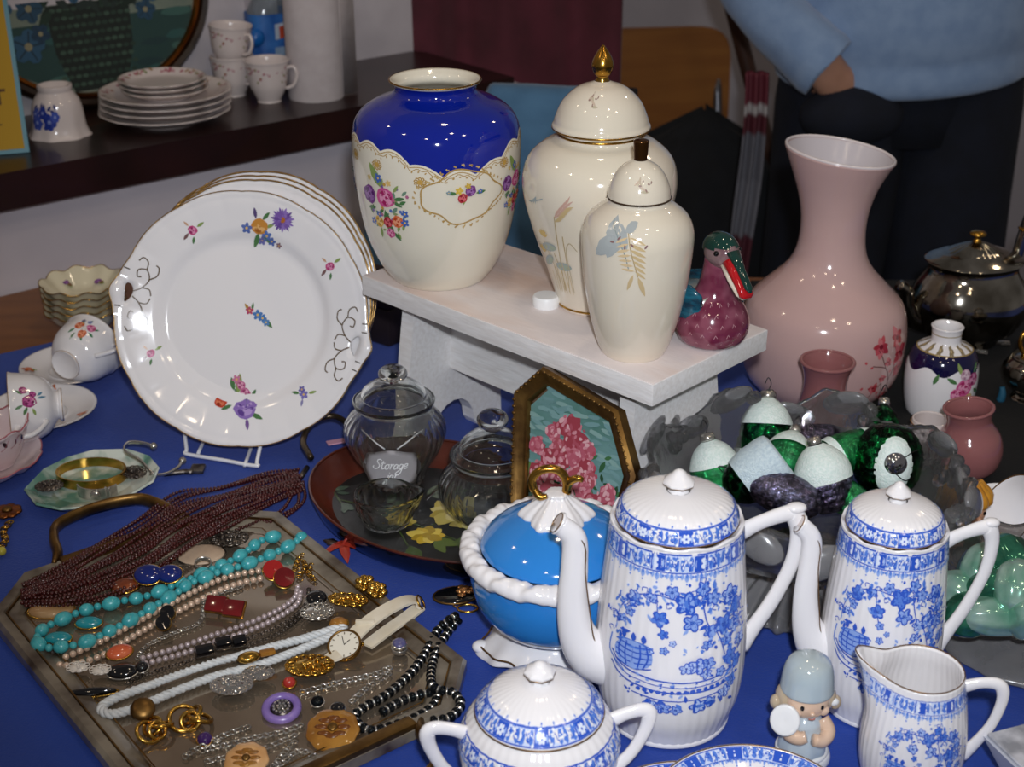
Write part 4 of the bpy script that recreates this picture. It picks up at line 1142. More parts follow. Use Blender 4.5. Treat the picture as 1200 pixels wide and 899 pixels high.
body = pxprof(b, [(411, 36), (407, 38.5), (395, 44), (362, 54), (322, 62), (285, 66), (267, 65.5), (252, 59), (241, 46), (236, 38), (233, 36)])
lid = pxprof(b, [(231, 37), (228, 37), (218, 35.5), (205, 30), (195, 22), (189, 12), (187, 8)])
kn = pxprof(b, [(189, 7.5), (186, 8), (168, 9), (164, 8.3), (163, .3)])
ginger('ginger_jar', b, body, lid, 'smaller cream lidded jar with a brown stub knob at the bench front', False, mat('brown_gilt', '#5a3a1c', .15, metal=.8), kn)

# ---------------------------------------------------------- duck figurine
b = at(833, 398, BZ)
d = thing('duck_figurine', b, 'glazed ceramic duck with plum breast, green crown and red bill', 'figurine', R(-62))
# local +x is the way the duck faces
mat('plum', '#6e2740', .12, coat=.6, col2='#8a4a5c', scale=70, detail=1, thresh=(.42, .62))
mat('plum_neck', '#7a3048', .12, coat=.6, col2='#6a2038', scale=15)
mat('duck_green', '#0c2f2a', .08, coat=.6, col2='#123c34', scale=20)
mat('duck_blue', '#1f6f86', .2, coat=.5, col2='#0e3346', scale=55, stretch=(1, 1, 3))
mat('duck_red', '#b3141c', .1, coat=.6)
mat('duck_cheek', '#6a444e', .15, coat=.5, col2='#9a8482', scale=40)
mat('duck_buff', '#9c8a78', .2, coat=.4, col2='#6c8a92', scale=30)
k = mpp(b)
def sc(p): return Vector(p)*k
# body behind the breast
rings = []
for x, r, zc, rz in ((-82, 3, 46, 2), (-70, 14, 42, 8), (-50, 28, 36, 24), (-25, 36, 34, 33), (0, 38, 35, 35), (15, 30, 37, 33)):
    rings.append([v for v in ell_ring(sc((x, 0, zc)), r*k, rz*k, (0, 1, 0), (0, 0, 1), 20)])
mk('body', loft(rings), 'duck_buff', d)
g = lathe([(30*k, 0), (38*k, 4*k), (43*k, 16*k), (42.5*k, 30*k), (36*k, 45*k), (26*k, 58*k), (19.5*k, 72*k), (17*k, 90*k), (16*k, 104*k)], 40, sm=4, close=2)
for v in g[0]: v.x += .10*max(0, v.z-50*k)
mk('breast', g, 'plum', d)
# scale marks on the breast
PP = Print(lathe_map(dense([(38*k, 4*k), (43*k, 16*k), (42.5*k, 30*k), (36*k, 45*k), (26*k, 58*k)], 4), th0=0), .0002)
for row in range(5):
    for j in range(-4, 5):
        u = (j+.5*(row % 2))*15*k; vv = (10+row*11)*k
        PP.stroke([(u-2*k, vv-2*k), (u, vv+2*k), (u+2.2*k, vv-1*k)], .9*k, '#b98a92', 1)
PP.build(d, 'feather_marks')
for s in (-1, 1):   # wings
    rings = []
    for x, y, zc, r, rz in ((-78, 12, 56, 2, 4), (-55, 30, 52, 5, 14), (-25, 39, 50, 6, 24), (4, 36, 52, 6, 24), (16, 29, 54, 3, 12)):
        rings.append(ell_ring(sc((x, s*y, zc)), r*k, rz*k, (0, 1, 0), (0, 0, 1), 14))
    w = mk('wing', loft(rings), 'duck_blue', d)
hx, hz = 10, 112
mk('head', ball(sc((hx, 0, hz)), (24*k, 18.5*k, 19*k), u=24, v=16), 'duck_cheek', d)
g = ball(sc((hx-2, 0, hz+3)), (25*k, 19.2*k, 20*k), u=28, v=18)
g[1] = [f for f in g[1] if sum(g[0][i].z-.25*g[0][i].x for i in f)/len(f) > (hz+4)*k]
mk('crown', g, 'duck_green', d)
rings = []
for t, w_, h_ in ((0, 12, 11), (.35, 10, 8), (.7, 9, 6), (.92, 9.5, 5), (1, 5, 2)):
    c = Vector((hx+20+34*t, 0, hz-4-34*t)); ax = Vector((0, 1, 0)); ay = Vector((.7, 0, .7))
    rings.append(ell_ring(sc(c), w_*k, h_*k, ax, ay, 16))
bill = mk('bill', loft(rings), 'duck_red', d)
rings = []
for t, w_, h_ in ((0, 11.5, 5), (.4, 10.5, 5), (.8, 8, 4), (.95, 3, 2)):
    c = Vector((hx+15+34*t, 0, hz-9.5-34*t)); rings.append(ell_ring(sc(c), w_*k, h_*k, (0, 1, 0), (.7, 0, .7), 14))
mk('bill_stripe', loft(rings), mat('bill_cream', '#e6d9c4', .15, coat=.5), bill)
rings = []
for t, w_, h_ in ((-.1, 9, 5), (.4, 5, 4), (.85, 5, 3), (.97, 2, 1)):
    c = Vector((hx+25+34*t, 0, hz+3-34*t)); rings.append(ell_ring(sc(c), w_*k, h_*k, (0, 1, 0), (.7, 0, .7), 14))
mk('bill_ridge', loft(rings), 'duck_green', bill)
for s in (-1, 1): mk('eye', ball(sc((hx+11, s*15.5, hz+4)), 3.2*k), 'black_gloss', d)
# ================================================================== centre: lacquer tray, glass jars, framed painting
tc = Vector((-.072, 1.246, TZ))
tr = thing('lacquer_tray', tc, 'oval black lacquer tray with red-brown rim and yellow painted flowers', 'tray', R(-40))
TA, TB = .146, .108
mat('lacquer', '#191a1c', .28, coat=.3, col2='#22211f', scale=10); mat('lacquer_rim', '#5e2412', .3, coat=.3, col2='#3c140a', scale=14)
def elp(prof, n=96):
    rings = []
    for d, z in prof: rings.append([((TA+d)*cos(2*pi*k/n), (TB+d)*sin(2*pi*k/n), z) for k in range(n)])
    return loft(rings, cap=False)
mk('base', loft([[((TA-.022)*cos(2*pi*k/96)*f, (TB-.022)*sin(2*pi*k/96)*f, z) for k in range(96)] for f, z in ((1, .001), (1, .0045), (.5, .0045), (.05, .0045))]), 'lacquer', tr, smooth=30)
mk('rim', elp([(-.023, .0042), (-.016, .008), (-.007, .020), (-.001, .0275)]), 'lacquer_rim', tr)
mk('rim_edge', tube([((TA-.001)*cos(2*pi*k/80), (TB-.001)*sin(2*pi*k/80), .0275) for k in range(80)], .0016, 6, 1, True), 'lacquer_rim', tr)
mk('outer_wall', elp([(-.0005, .0275), (-.0015, .020), (-.006, .008), (-.014, .0002)]), 'black_gloss', tr)
P = Print(lambda u, v: (Vector((u, v, .0046)), Vector((0, 0, 1))), .0003, .000004)
P.tr = (0, 0, 1, R(40)); rr = random.Random(8)
def tw(px, py): q = at(px, py, TZ+.0046)-tc; return q.x, q.y
P.stroke([tw(395, 585), tw(455, 600), tw(500, 620), tw(560, 640), tw(585, 630)], .0018, '#43542c', 6); P.stroke([tw(500, 620), tw(528, 600), tw(520, 576)], .0016, '#43542c', 5); P.stroke([tw(455, 600), tw(478, 640)], .0016, '#43542c', 4); P.stroke([tw(390, 575), tw(400, 590)], .0014, '#43542c', 3)
for px, py, L_, a, c in ((440, 600, .03, .4, '#56685a'), (455, 590, .025, 1.2, '#4a5e4a'), (505, 632, .03, -.4, '#5a6a34'), (530, 636, .035, .2, '#4c5c30'), (545, 622, .03, .9, '#5c6c3a'), (500, 580, .03, .8, '#66705a'), (520, 576, .028, .2, '#5a6a4a'), (540, 640, .03, -.6, '#43542c'), (400, 590, .02, -.8, '#4a5a4c'), (390, 575, .018, .5, '#4a5a4c'), (480, 640, .03, -1.2, '#43542c'), (560, 645, .03, .0, '#4f6034')):
    x, y = tw(px, py); P.leaf(x, y, L_, a, c, .5); P.leaf(x+.004, y-.004, L_*.8, a-.7, c, .45)
for px, py, r_, cs in ((528, 600, .026, ('#c9b45a', '#d8c67c', '#b09a40')), (500, 628, .020, ('#c7a832', '#d9c054', '#a68a24')), (545, 612, .016, ('#bfae5e', '#d4c684', '#a2924a')), (470, 612, .016, ('#b8a244', '#d0bc62', '#94822e')), (575, 625, .018, ('#c9b45a', '#d8c67c', '#b09a40'))):
    x, y = tw(px, py)
    for q in range(9): a = q*.72; P.leaf(x, y, r_*rr.uniform(.8, 1.1), a, cs[q % 3], .75)
    P.blob(x, y, r_*.25, col=cs[2])
P.build(tr, 'painted_flowers')
for s_, px in ((-1, 0),):
    hp = [tw(366, 556), tw(357, 540), tw(368, 522), tw(392, 516), tw(410, 524), tw(414, 538)]
    mk('handle', tube([(x*cos(R(40))-y*sin(R(40)), x*sin(R(40))+y*cos(R(40)), z) for (x, y), z in zip(hp, (.024, .028, .032, .034, .030, .025))], .0034, 10, 6), mat('handle_dark', '#2c2620', .3, metal=.7, col2='#5a4a36', scale=40), tr)
    q = [(TA-.004)*-1*cos(R(0))]
    mk('handle', tube([((TA-.003)*cos(a), (TB-.003)*sin(a), .026+z) for a, z in ((-.25, 0),)]+[((TA+.02)*cos(a), (TB+.02)*sin(a), .034) for a in (-.2, -.05, .1, .22)]+[((TA-.003)*cos(.28), (TB-.003)*sin(.28), .026)], .0034, 10, 6), 'handle_dark', tr)
def glass_jar(px, py, body, lid, knob, label, nf):
    b = at(px, py, TZ+.0052)
    t = thing('storage_jar', b, label, 'jar', group='lidded glass jars on the lacquer tray')
    pr = pxprof(b, body); dp = dense(pr, 6); top = dp[-1][1]
    def fl(th, r, z): return r*(1+.045*(abs(cos(th*nf/2+z*10))-.5)*max(0, min(1, z/.01, (top-.012-z)/.012))), z
    inner = [(max(r-.0028, .001), max(z, .006)) for r, z in reversed(dp)]
    mk('body', lathe(dp+[(dp[-1][0]-.0012, dp[-1][1]+.0008)]+inner+[(.0004, .006)], 144, fl, 1), 'glass', t)
    lp = dense(pxprof(b, lid), 5); z0 = lp[0][1]
    li = [(max(r-.0022, .0006), z-.0022) for r, z in reversed(lp)]
    l = mk('lid', lathe(lp+[(.0004, lp[-1][1]+.0002)], 80, sm=1, close=False), 'glass', t)
    add_in = lathe([(lp[0][0], lp[0][1])]+[(max(r-.0025, .0006), z-.0024 if i else z-.0018) for i, (r, z) in enumerate(lp)]+[(.0004, lp[-1][1]-.0026)], 80, sm=1, close=False)
    # closed shell: flip the inner skin into the same mesh
    me = l.data; n0 = len(me.vertices)
    g = [[v.co.copy() for v in me.vertices]+add_in[0], [tuple(p.vertices) for p in me.polygons]+[tuple(reversed([i+n0 for i in f])) for f in add_in[1]]]
    bpy.data.objects.remove(l); l = mk('lid', g, 'glass', t)
    mk('knob', lathe(pxprof(b, knob), 48, sm=4), 'glass', l)
    return t, dp, fl
jA, dpA, flA = glass_jar(465, 562, [(562, 30), (557, 33), (545, 37), (527, 50), (508, 58.5), (496, 58), (486, 51), (480, 45), (475, 44), (470, 48), (468, 48.5)],
          [(474, 46), (470, 46.5), (467, 41), (464, 38), (462, 38.5), (457, 36), (451, 28), (448, 17), (446, 9)], [(447, 8), (445, 12), (441, 16.5), (436, 17), (431, 12), (428, .3)],
          'taller ribbed glass jar with a grey tag', 26)
jB, dpB, flB = glass_jar(578, 604, [(604, 36), (599, 44), (588, 57), (573, 63), (560, 61), (549, 52), (544, 47), (539, 47), (534, 50.5), (532, 51)],
          [(537, 48), (533, 48.5), (530, 43), (527, 40), (525, 40.5), (519, 38), (511, 29), (506, 17), (503, 9)], [(504, 8), (501, 12), (496, 17.5), (489, 18.5), (483, 12), (479, .3)],
          'squat ribbed glass jar standing closest to the framed painting', 26)
# grey tag with white script
TAGF = lathe_map(dpA, Rref=.053)
def tagmap(u, v):
    th = -pi/2+u/.0555; r = .0548+.10*v; z = .0415+v
    return Vector((r*cos(th), r*sin(th), z)), Vector((cos(th), sin(th), -.1)).normalized()
tg = Print(tagmap, .0008, .00003)
ol = []
for k in range(60):
    a = 2*pi*k/60; ca, sa = cos(a), sin(a); x = .0285*(abs(ca)**.72)*(1 if ca > 0 else -1); y = .0215*(abs(sa)**.72)*(1 if sa > 0 else -1)
    n_ = 1+.035*cos(8*a)
    ol.append((x*n_, y*n_))
vs, fs = [], []
rings = []
for f in (0.02, .25, .5, .75, 1):
    rings.append([tagmap(x*f, y*f)[0]+tagmap(x*f, y*f)[1]*.0006 for x, y in ol])
tago = mk('paper_tag', loft(rings), mat('tag_grey', '#a09da2', .7, col2='#989598', scale=30), jA); tago.modifiers.new('t', 'SOLIDIFY').thickness = .0004
WH = '#f0f0f2'; tg.off = .0016
def word(P, x0, y0, k, letters, w):
    x = x0
    for adv, strokes in letters:
        for s_ in strokes: P.stroke([(x+(px+.25*py)*k, y0+py*k) for px, py in s_], w, WH, 5)
        x += adv*k
S_ = (.95, [[(.80, 1.30), (.62, 1.52), (.36, 1.46), (.26, 1.2), (.42, .92), (.62, .66), (.62, .3), (.36, .02), (.02, .02), (-.16, .22), (-.08, .46)]])
t_ = (.45, [[(.1, 1.3), (.05, .6), (.1, .05), (.35, .1), (.5, .35)], [(-.15, .9), (.4, .95)]])
o_ = (.62, [[(.45, .75), (.15, .7), (.02, .35), (.15, .02), (.42, .1), (.52, .45), (.42, .75), (.6, .7)]])
r_ = (.52, [[(.05, .7), (.15, .78), (.1, .0), (.15, .5), (.35, .78), (.5, .7)]])
a_ = (.66, [[(.48, .65), (.2, .75), (.02, .35), (.15, .02), (.38, .2), (.5, .7), (.48, .15), (.62, .1)]])
g_ = (.64, [[(.48, .65), (.2, .75), (.02, .38), (.18, .05), (.4, .25), (.5, .72), (.42, -.4), (.15, -.85), (-.25, -.7), (-.05, -.35), (.6, .15)]])
e_l = (.55, [[(.05, .35), (.4, .45), (.38, .75), (.12, .7), (.03, .3), (.2, .02), (.5, .2)]])
j_ = (.40, [[(.25, .75), (.2, -.2), (.05, -.8), (-.3, -.75), (-.15, -.4), (.4, .1)], [(.28, 1.1), (.34, 1.14)]])
word(tg, -.0172, .0010, .0075, [S_, t_, o_, r_, a_, g_, e_l], .00095)
word(tg, -.0060, -.0110, .0072, [j_, a_, r_], .0009)
tg.build(tago, 'script_lettering', 'print_matt')
mk('tag_ribbon', tube([(-.030, -.031, .0735), (-.016, -.0470, .0680), (-.006, -.0520, .0625)], .0007, 6, 4), mat('ribbon_white', '#c9c9cc', .6), jA)
mk('tag_ribbon', tube([(.030, -.031, .0735), (.016, -.0470, .0680), (.006, -.0520, .0625)], .0007, 6, 4), 'ribbon_white', jA)
# cut glass creamer
b = at(453, 614, TZ+.0052)
t = thing('glass_creamer', b, 'small cut-glass creamer with spout in front of the tagged jar', 'jug', R(-10))
pr = pxprof(b, [(614, 22), (611, 26), (602, 31), (590, 35), (583, 36.5), (578, 37)]); dp = dense(pr, 4); tp_ = dp[-1][1]
def cg(th, r, z):
    w = math.exp(-(atan2(sin(th), cos(th))/.4)**2)*max(0, z/tp_)**2
    return r*(1+.06*cos(14*th)*abs(cos(z*180))*(z > .002)*(z < tp_*.9)+.28*w), z+.006*w
mk('body', lathe(shell(dp, .003, .005), 96, cg, 1), 'glass', t)
# small straight glass stirrer leaning between the jars
s0, s1 = at(500, 585, TZ+.008), at(524, 560, TZ+.035)
gs = thing('glass_rod', s0, 'thin glass rod resting between the two glass jars', 'rod'); mk('rod', tube([(0, 0, 0), s1-s0], .0014, 8, 1), 'glass', gs)
mk('rod_tip', ball(s1-s0, .002), 'glass', gs)
# pink paper slip behind the tray
p = at(402, 517, TZ+.002)
q = mk('pink_slip', bbox_g(.036, .010, .0015, .0004, 1), mat('pink_paper', '#d9a0b4', .7), loc=p, rot=(0, 0, .4), smooth=False)
props(q, 'small pink paper slip tucked behind the glass jar', 'paper')
# ---------------------------------------------------------- octagonal framed painting leaning on the bench
LN = R(20)
pu = ba*sin(LN)+Vector((0, 0, 1))*cos(LN)
PB = at(645, 430, .928)
fo = PB-pu*.1925
PH = (PB-pu*.1925)
fr = thing('framed_painting', PH, 'octagonal gilt-framed painting of pink flowers leaning on the bench', 'painting', rot=Matrix((be, -be.cross(pu)*-1 if False else pu.cross(be), pu)).transposed().to_euler())
oct_ = [(-.026, -.033), (0, 0), (.094, -.012), (.130, -.061), (.130, -.130), (.106, -.184), (.030, -.178), (.002, -.130)]
oo = [(x, y+.1925) for x, y in oct_][::-1]
prof = [(0, 0), (0, .011), (.003, .0145), (.007, .0125), (.011, .009), (.014, .0085), (.0155, .005), (.0155, 0)]
mk('frame', frame_sweep(oo, prof), 'old_gold', fr, smooth=40)
g = G()
for i in range(8):
    a, b_ = Vector(oo[i]), Vector(oo[(i+1) % 8]); L_ = (b_-a).length; n = int(L_/.006); nn = Vector((-(b_-a).y, (b_-a).x)).normalized()
    for q in range(1, n): p = a+(b_-a)*q/n+nn*.0032; ball((p.x, -.0146, p.y), (.0022, .0012, .0016), g, 6, 4)
q = mk('frame_beading', g, 'old_gold', fr); q['kind'] = 'stuff'
cc = Vector((.062, .0985))
inn = [(cc.x+(x-cc.x)*.82, cc.y+(y-cc.y)*.84) for x, y in oo]
mk('canvas', add(G(), [(cc.x, -.004, cc.y)]+[(x, -.004, y) for x, y in inn], [(0, 1+(i+1) % 8, 1+i) for i in range(8)]), mat('canvas_sky', '#6f9698', .5, col2='#4f7a72', scale=16, bump=.3), fr, smooth=False)
P = Print(plane_map((0, -.004, 0), (1, 0, 0), (0, 0, 1)), .0004, .000002); rr = random.Random(21)
def inoct(x, y): return inside(Vector((x, y)), [(cc.x+(a-cc.x)*.80, cc.y+(b_-cc.y)*.81) for a, b_ in oo])
for q in range(260):
    x, y = rr.uniform(-.03, .13), rr.uniform(.01, .10)
    if inoct(x, y): P.blob(x, y, rr.uniform(.004, .010), rr.uniform(.002, .005), rr.random()*3, rr.choice(('#2f4a34', '#3c5a3c', '#4a6a48', '#27402f', '#51705a', '#6a6a40')), 8, .2)
for q in range(160):
    x, y = rr.uniform(-.02, .13), rr.uniform(.095, .18)
    if inoct(x, y): P.blob(x, y, rr.uniform(.006, .011), .0022, rr.uniform(-.3, .3), rr.choice(('#6f9698', '#769c9c', '#6a9092', '#7fa29e', '#648a8a')), 8, .2)
for q in range(90):
    a = rr.uniform(0, 6.3); d = rr.random()**.5; x, y = .066+.058*d*cos(a), .085+.062*d*sin(a)
    if inoct(x, y): P.leaf(x, y, rr.uniform(.006, .012), rr.uniform(0, 6.3), rr.choice(('#3c6a40', '#2f5a38', '#507a48', '#27482f')), .45)
heads = [(.026, .138), (.037, .146), (.046, .150), (.048, .136), (.036, .126), (.058, .140), (.068, .134), (.028, .114), (.044, .118), (.057, .122), (.072, .118), (.080, .110), (.020, .098), (.034, .100), (.048, .104), (.064, .106), (.076, .096), (.088, .092), (.024, .084), (.040, .086), (.056, .088), (.012, .120), (.102, .104), (.106, .092), (.094, .076), (.080, .078), (.066, .072), (.084, .062), (.098, .062), (.072, .056), (.090, .048), (.110, .074), (.036, .070), (.052, .072), (.078, .042), (.10, .046)]
for x, y in heads:
    if not inoct(x, y): continue
    r_ = rr.uniform(.008, .011)
    P.blob(x, y, r_, r_*.9, 0, rr.choice(('#a8505c', '#b0586a', '#9a3c4a')), 12, .2)
    for q in range(16):
        a = rr.uniform(0, 6.3); d = r_*rr.random()**.5; P.blob(x+d*cos(a), y+d*sin(a), r_*rr.uniform(.18, .34), r_*rr.uniform(.12, .2), a+1.5, rr.choice(('#cc8a96', '#d69ca6', '#bc6a7a', '#a84e5e', '#c47684', '#d8a8ae')), 7, .2)
for x, y in ((.075, .03), (.09, .03), (.06, .04)): P.blob(x, y, .006, col='#9c1c24')
P.build(fr, 'painted_flowers', 'print')
mk('backing', frame_sweep(oo, [(.002, 0), (.002, .002), (.06, .002), (.06, 0)]), mat('back_board', '#5a4632', .8), fr, smooth=False)
# ================================================================== blue and white service
mat('china_blue_print', '#ffffff', .14, attr=True, coat=.3)
NFL = 44
def flute(amp=.012, n=NFL, lo=.004, hi=9, sw=0):
    def f(th, r, z):
        k = 1 if lo < z < hi else .3
        return r*(1+amp*k*(abs(cos(th*n/2+sw*z))-.6)), z
    return f
B1, B2, B3, BW = '#3059c4', '#5580d8', '#8fabe6', '#eef0f4'
def blue_flower(P, x, y, r):
    a0 = random.random()*3; P.flower(x, y, r*1.05, B1, B1, 5, a0, .62); P.flower(x, y, r*.86, random.choice((B3, B3, '#b4c8f0', B2)), B2, 5, a0, .5, B1)
    P.blob(x, y, r*.22, col='#1f3f9e', n=6)
def motif(P, u, v, k=1):
    """flower branch over a basket on a ledge"""
    rnd = random.Random(3); P.place(u, v, k)
    arc = [(-.046, .004), (-.044, .020), (-.034, .034), (-.018, .039), (0, .036), (.014, .041), (.028, .030), (.040, .022), (.046, .004)]
    P.stroke(arc, .0009, B1, 4)
    P.stroke([(.012, .036), (.016, .018), (.024, .008), (.030, -.010)], .0009, B1, 4)
    P.stroke([(-.018, .039), (-.016, .022), (-.012, .010)], .0008, B1, 4)
    for x, y, r in ((-.034, .032, .0060), (-.022, .036, .0045), (-.008, .042, .0050), (.002, .034, .0085), (.013, .044, .0055), (.020, .036, .0055), (.034, .034, .0075), (.041, .024, .0060),
                    (.006, .020, .0068), (.028, .014, .0075), (.018, .012, .0050), (.038, .010, .0060), (-.015, .022, .0060), (-.012, .011, .0036), (.031, .002, .0050), (.016, .002, .0040),
                    (-.036, .022, .0040), (-.040, .015, .0034), (.044, -.004, .0055), (-.020, -.003, .0030), (-.011, -.001, .0032), (-.006, .005, .0025)):
        blue_flower(P, x, y, r)
    arcp = catmull([(x, y, 0) for x, y in arc], 10)
    for q in range(150):
        p = rnd.choice(arcp); x, y = p.x+rnd.gauss(0, .0055), p.y+rnd.gauss(-.002, .006)
        P.blob(x, y, rnd.uniform(.0009, .0022), rnd.uniform(.0007, .0014), rnd.random()*3, rnd.choice((B1, B2, B3)), 6)
    for q in range(60):
        x, y = .030+rnd.gauss(0, .009), .004+rnd.gauss(0, .016)
        P.blob(x, y, rnd.uniform(.0009, .0022), rnd.uniform(.0007, .0014), rnd.random()*3, rnd.choice((B1, B2, B3)), 6)
    for q in range(22):
        p = rnd.choice(arcp); a = rnd.uniform(0, 6.3); x, y = p.x+rnd.gauss(0, .004), p.y+rnd.gauss(0, .004)
        P.stroke([(x, y), (x+.003*cos(a), y+.003*sin(a)), (x+.0045*cos(a+.9), y+.0045*sin(a+.9)), (x+.003*cos(a+1.6), y+.003*sin(a+1.6))], .0007, B1, 3)
    for q in range(40):
        x, y = rnd.uniform(-.040, .042), -.022-.018*rnd.random()
        P.blob(x, y, rnd.uniform(.0008, .002), .0009, rnd.random()*3, rnd.choice((B1, B2, B3)), 6)
    for q in range(34):
        x, y = rnd.uniform(-.042, .046), rnd.uniform(-.004, .044)
        if x < 0 and y < .018 and x > -.03: continue
        P.leaf(x, y, rnd.uniform(.004, .007), rnd.uniform(0, 6.3), rnd.choice((B2, B3, B1)), .45)
    # basket
    P.blob(-.031, -.009, .0135, .0105, 0, B3, 18)
    for a in range(-2, 3): P.stroke([(-.0435, -.009+a*.0038), (-.031, -.011+a*.0042), (-.0185, -.009+a*.0038)], .001, B1, 4)
    for a in range(-2, 3): P.stroke([(-.031+a*.0045, .000), (-.031+a*.0052, -.009), (-.031+a*.0038, -.018)], .001, B1, 4)
    P.blob(-.031, -.001, .012, .003, 0, B2, 14)
    for x in (-.038, -.031, -.024): P.leaf(x, .001, .007, 1.6, B1, .6)
    # ledge, table
    for dy, w_ in ((-.020, .0012), (-.024, .0007), (-.0285, .0012)):
        P.stroke([(-.047, dy+.008), (-.038, dy), (-.02, dy-.0035), (.0, dy-.005), (.025, dy-.004), (.042, dy+.001)], w_, B1, 4)
    P.stroke([(-.048, .0), (-.049, -.010), (-.047, -.016), (-.036, -.024)], .001, B2, 4)
    for i in range(16):
        x = -.026+.0042*i; y = -.0335+.00002*i*i; P.blob(x, y, .0017, col=B1, n=6)
    P.stroke([(-.03, -.0375), (0, -.040), (.036, -.036)], .0009, B1, 4)
    # plant right
    for x, y, r in ((.010, -.013, .0065), (.017, -.012, .005), (.003, -.014, .0045), (.016, -.020, .004), (.034, -.012, .006), (.040, -.018, .005), (.026, -.021, .004)): blue_flower(P, x, y, r)
    for q in range(12): P.leaf(.036+rnd.uniform(-.008, .008), -.018+rnd.uniform(-.012, .01), .006, rnd.uniform(0, 6.3), B2, .35)
    # lower flowers
    for x, y, r in ((-.018, -.044, .0045), (-.010, -.046, .005), (-.002, -.047, .004), (.012, -.045, .006), (.020, -.043, .0045), (.030, -.039, .0055), (.036, -.034, .004)): blue_flower(P, x, y, r)
    for q in range(10): P.leaf(-.02+.006*q, -.043+rnd.uniform(-.004, .002), .006, rnd.uniform(0, 6.3), rnd.choice((B2, B1)), .45)
    P.place(0, 0)
def lace_band(P, RR, z0, z1, n=30, drop=.006, up=False):
    """patterned border: dark panels with blossoms, pale panels with scrolls, lace drops"""
    w = 2*pi*RR/n; h = z1-z0; m = (z0+z1)/2
    rnd = random.Random(n)
    full = [(-pi*RR+2*pi*RR*i/160) for i in range(161)]
    P.stroke([(u, m) for u in full], h, '#cdd8f2', 1)
    for z in (z0, z1): P.stroke([(u, z) for u in full], h*.10, B1, 1)
    for i in range(n):
        u = -pi*RR+(i+.5)*w
        if i % 3 == 0:
            P.poly([(u-w*.5, m-h*.44), (u, m-h*.44), (u+w*.5, m-h*.44), (u+w*.5, m+h*.44), (u, m+h*.44), (u-w*.5, m+h*.44)], B1)
            for q in (-.36, .36): P.blob(u+q*w, m, w*.07, h*.26, 0, '#9fb8ec', 6)
            P.flower(u, m, h*.34, '#dfe7f8', B1, 6)
        else:
            P.blob(u-w*.3, m, w*.16, h*.44, 0, B2, 8); P.blob(u+w*.3, m, w*.16, h*.44, 0, B2, 8)
            for q in range(16):
                P.blob(u+rnd.uniform(-.5, .5)*w, m+rnd.uniform(-.42, .42)*h, h*rnd.uniform(.06, .14), h*rnd.uniform(.05, .11), rnd.random()*3, rnd.choice((B1, B2, B2, BW, BW)), 6)
            P.stroke([(u-w*.42, m-h*.25), (u-w*.1, m+h*.25), (u+w*.15, m-h*.2), (u+w*.42, m+h*.25)], h*.06, B1, 3)
    s = 1 if up else -1; zb = z1 if up else z0
    for i in range(n):
        u = -pi*RR+(i+.5)*w
        P.leaf(u, zb, drop*1.0, s*pi/2, B3, .55); P.leaf(u, zb, drop*.6, s*pi/2, B2, .5)
        P.blob(u, zb+s*drop*1.2, w*.07, col=B2, n=6)
        for q in (-1, 1):
            P.leaf(u+q*w*.25, zb, drop*.75, s*(pi/2)-q*.2*s, B3, .5); P.blob(u+q*w*.42, zb+s*drop*.35, w*.08, drop*.16, 0, B2, 6)
def china_handle(parent, pts, rad, flat=.62):
    return mk('handle', tube(pts, rad, 14, 8, flat=flat), 'china', parent)
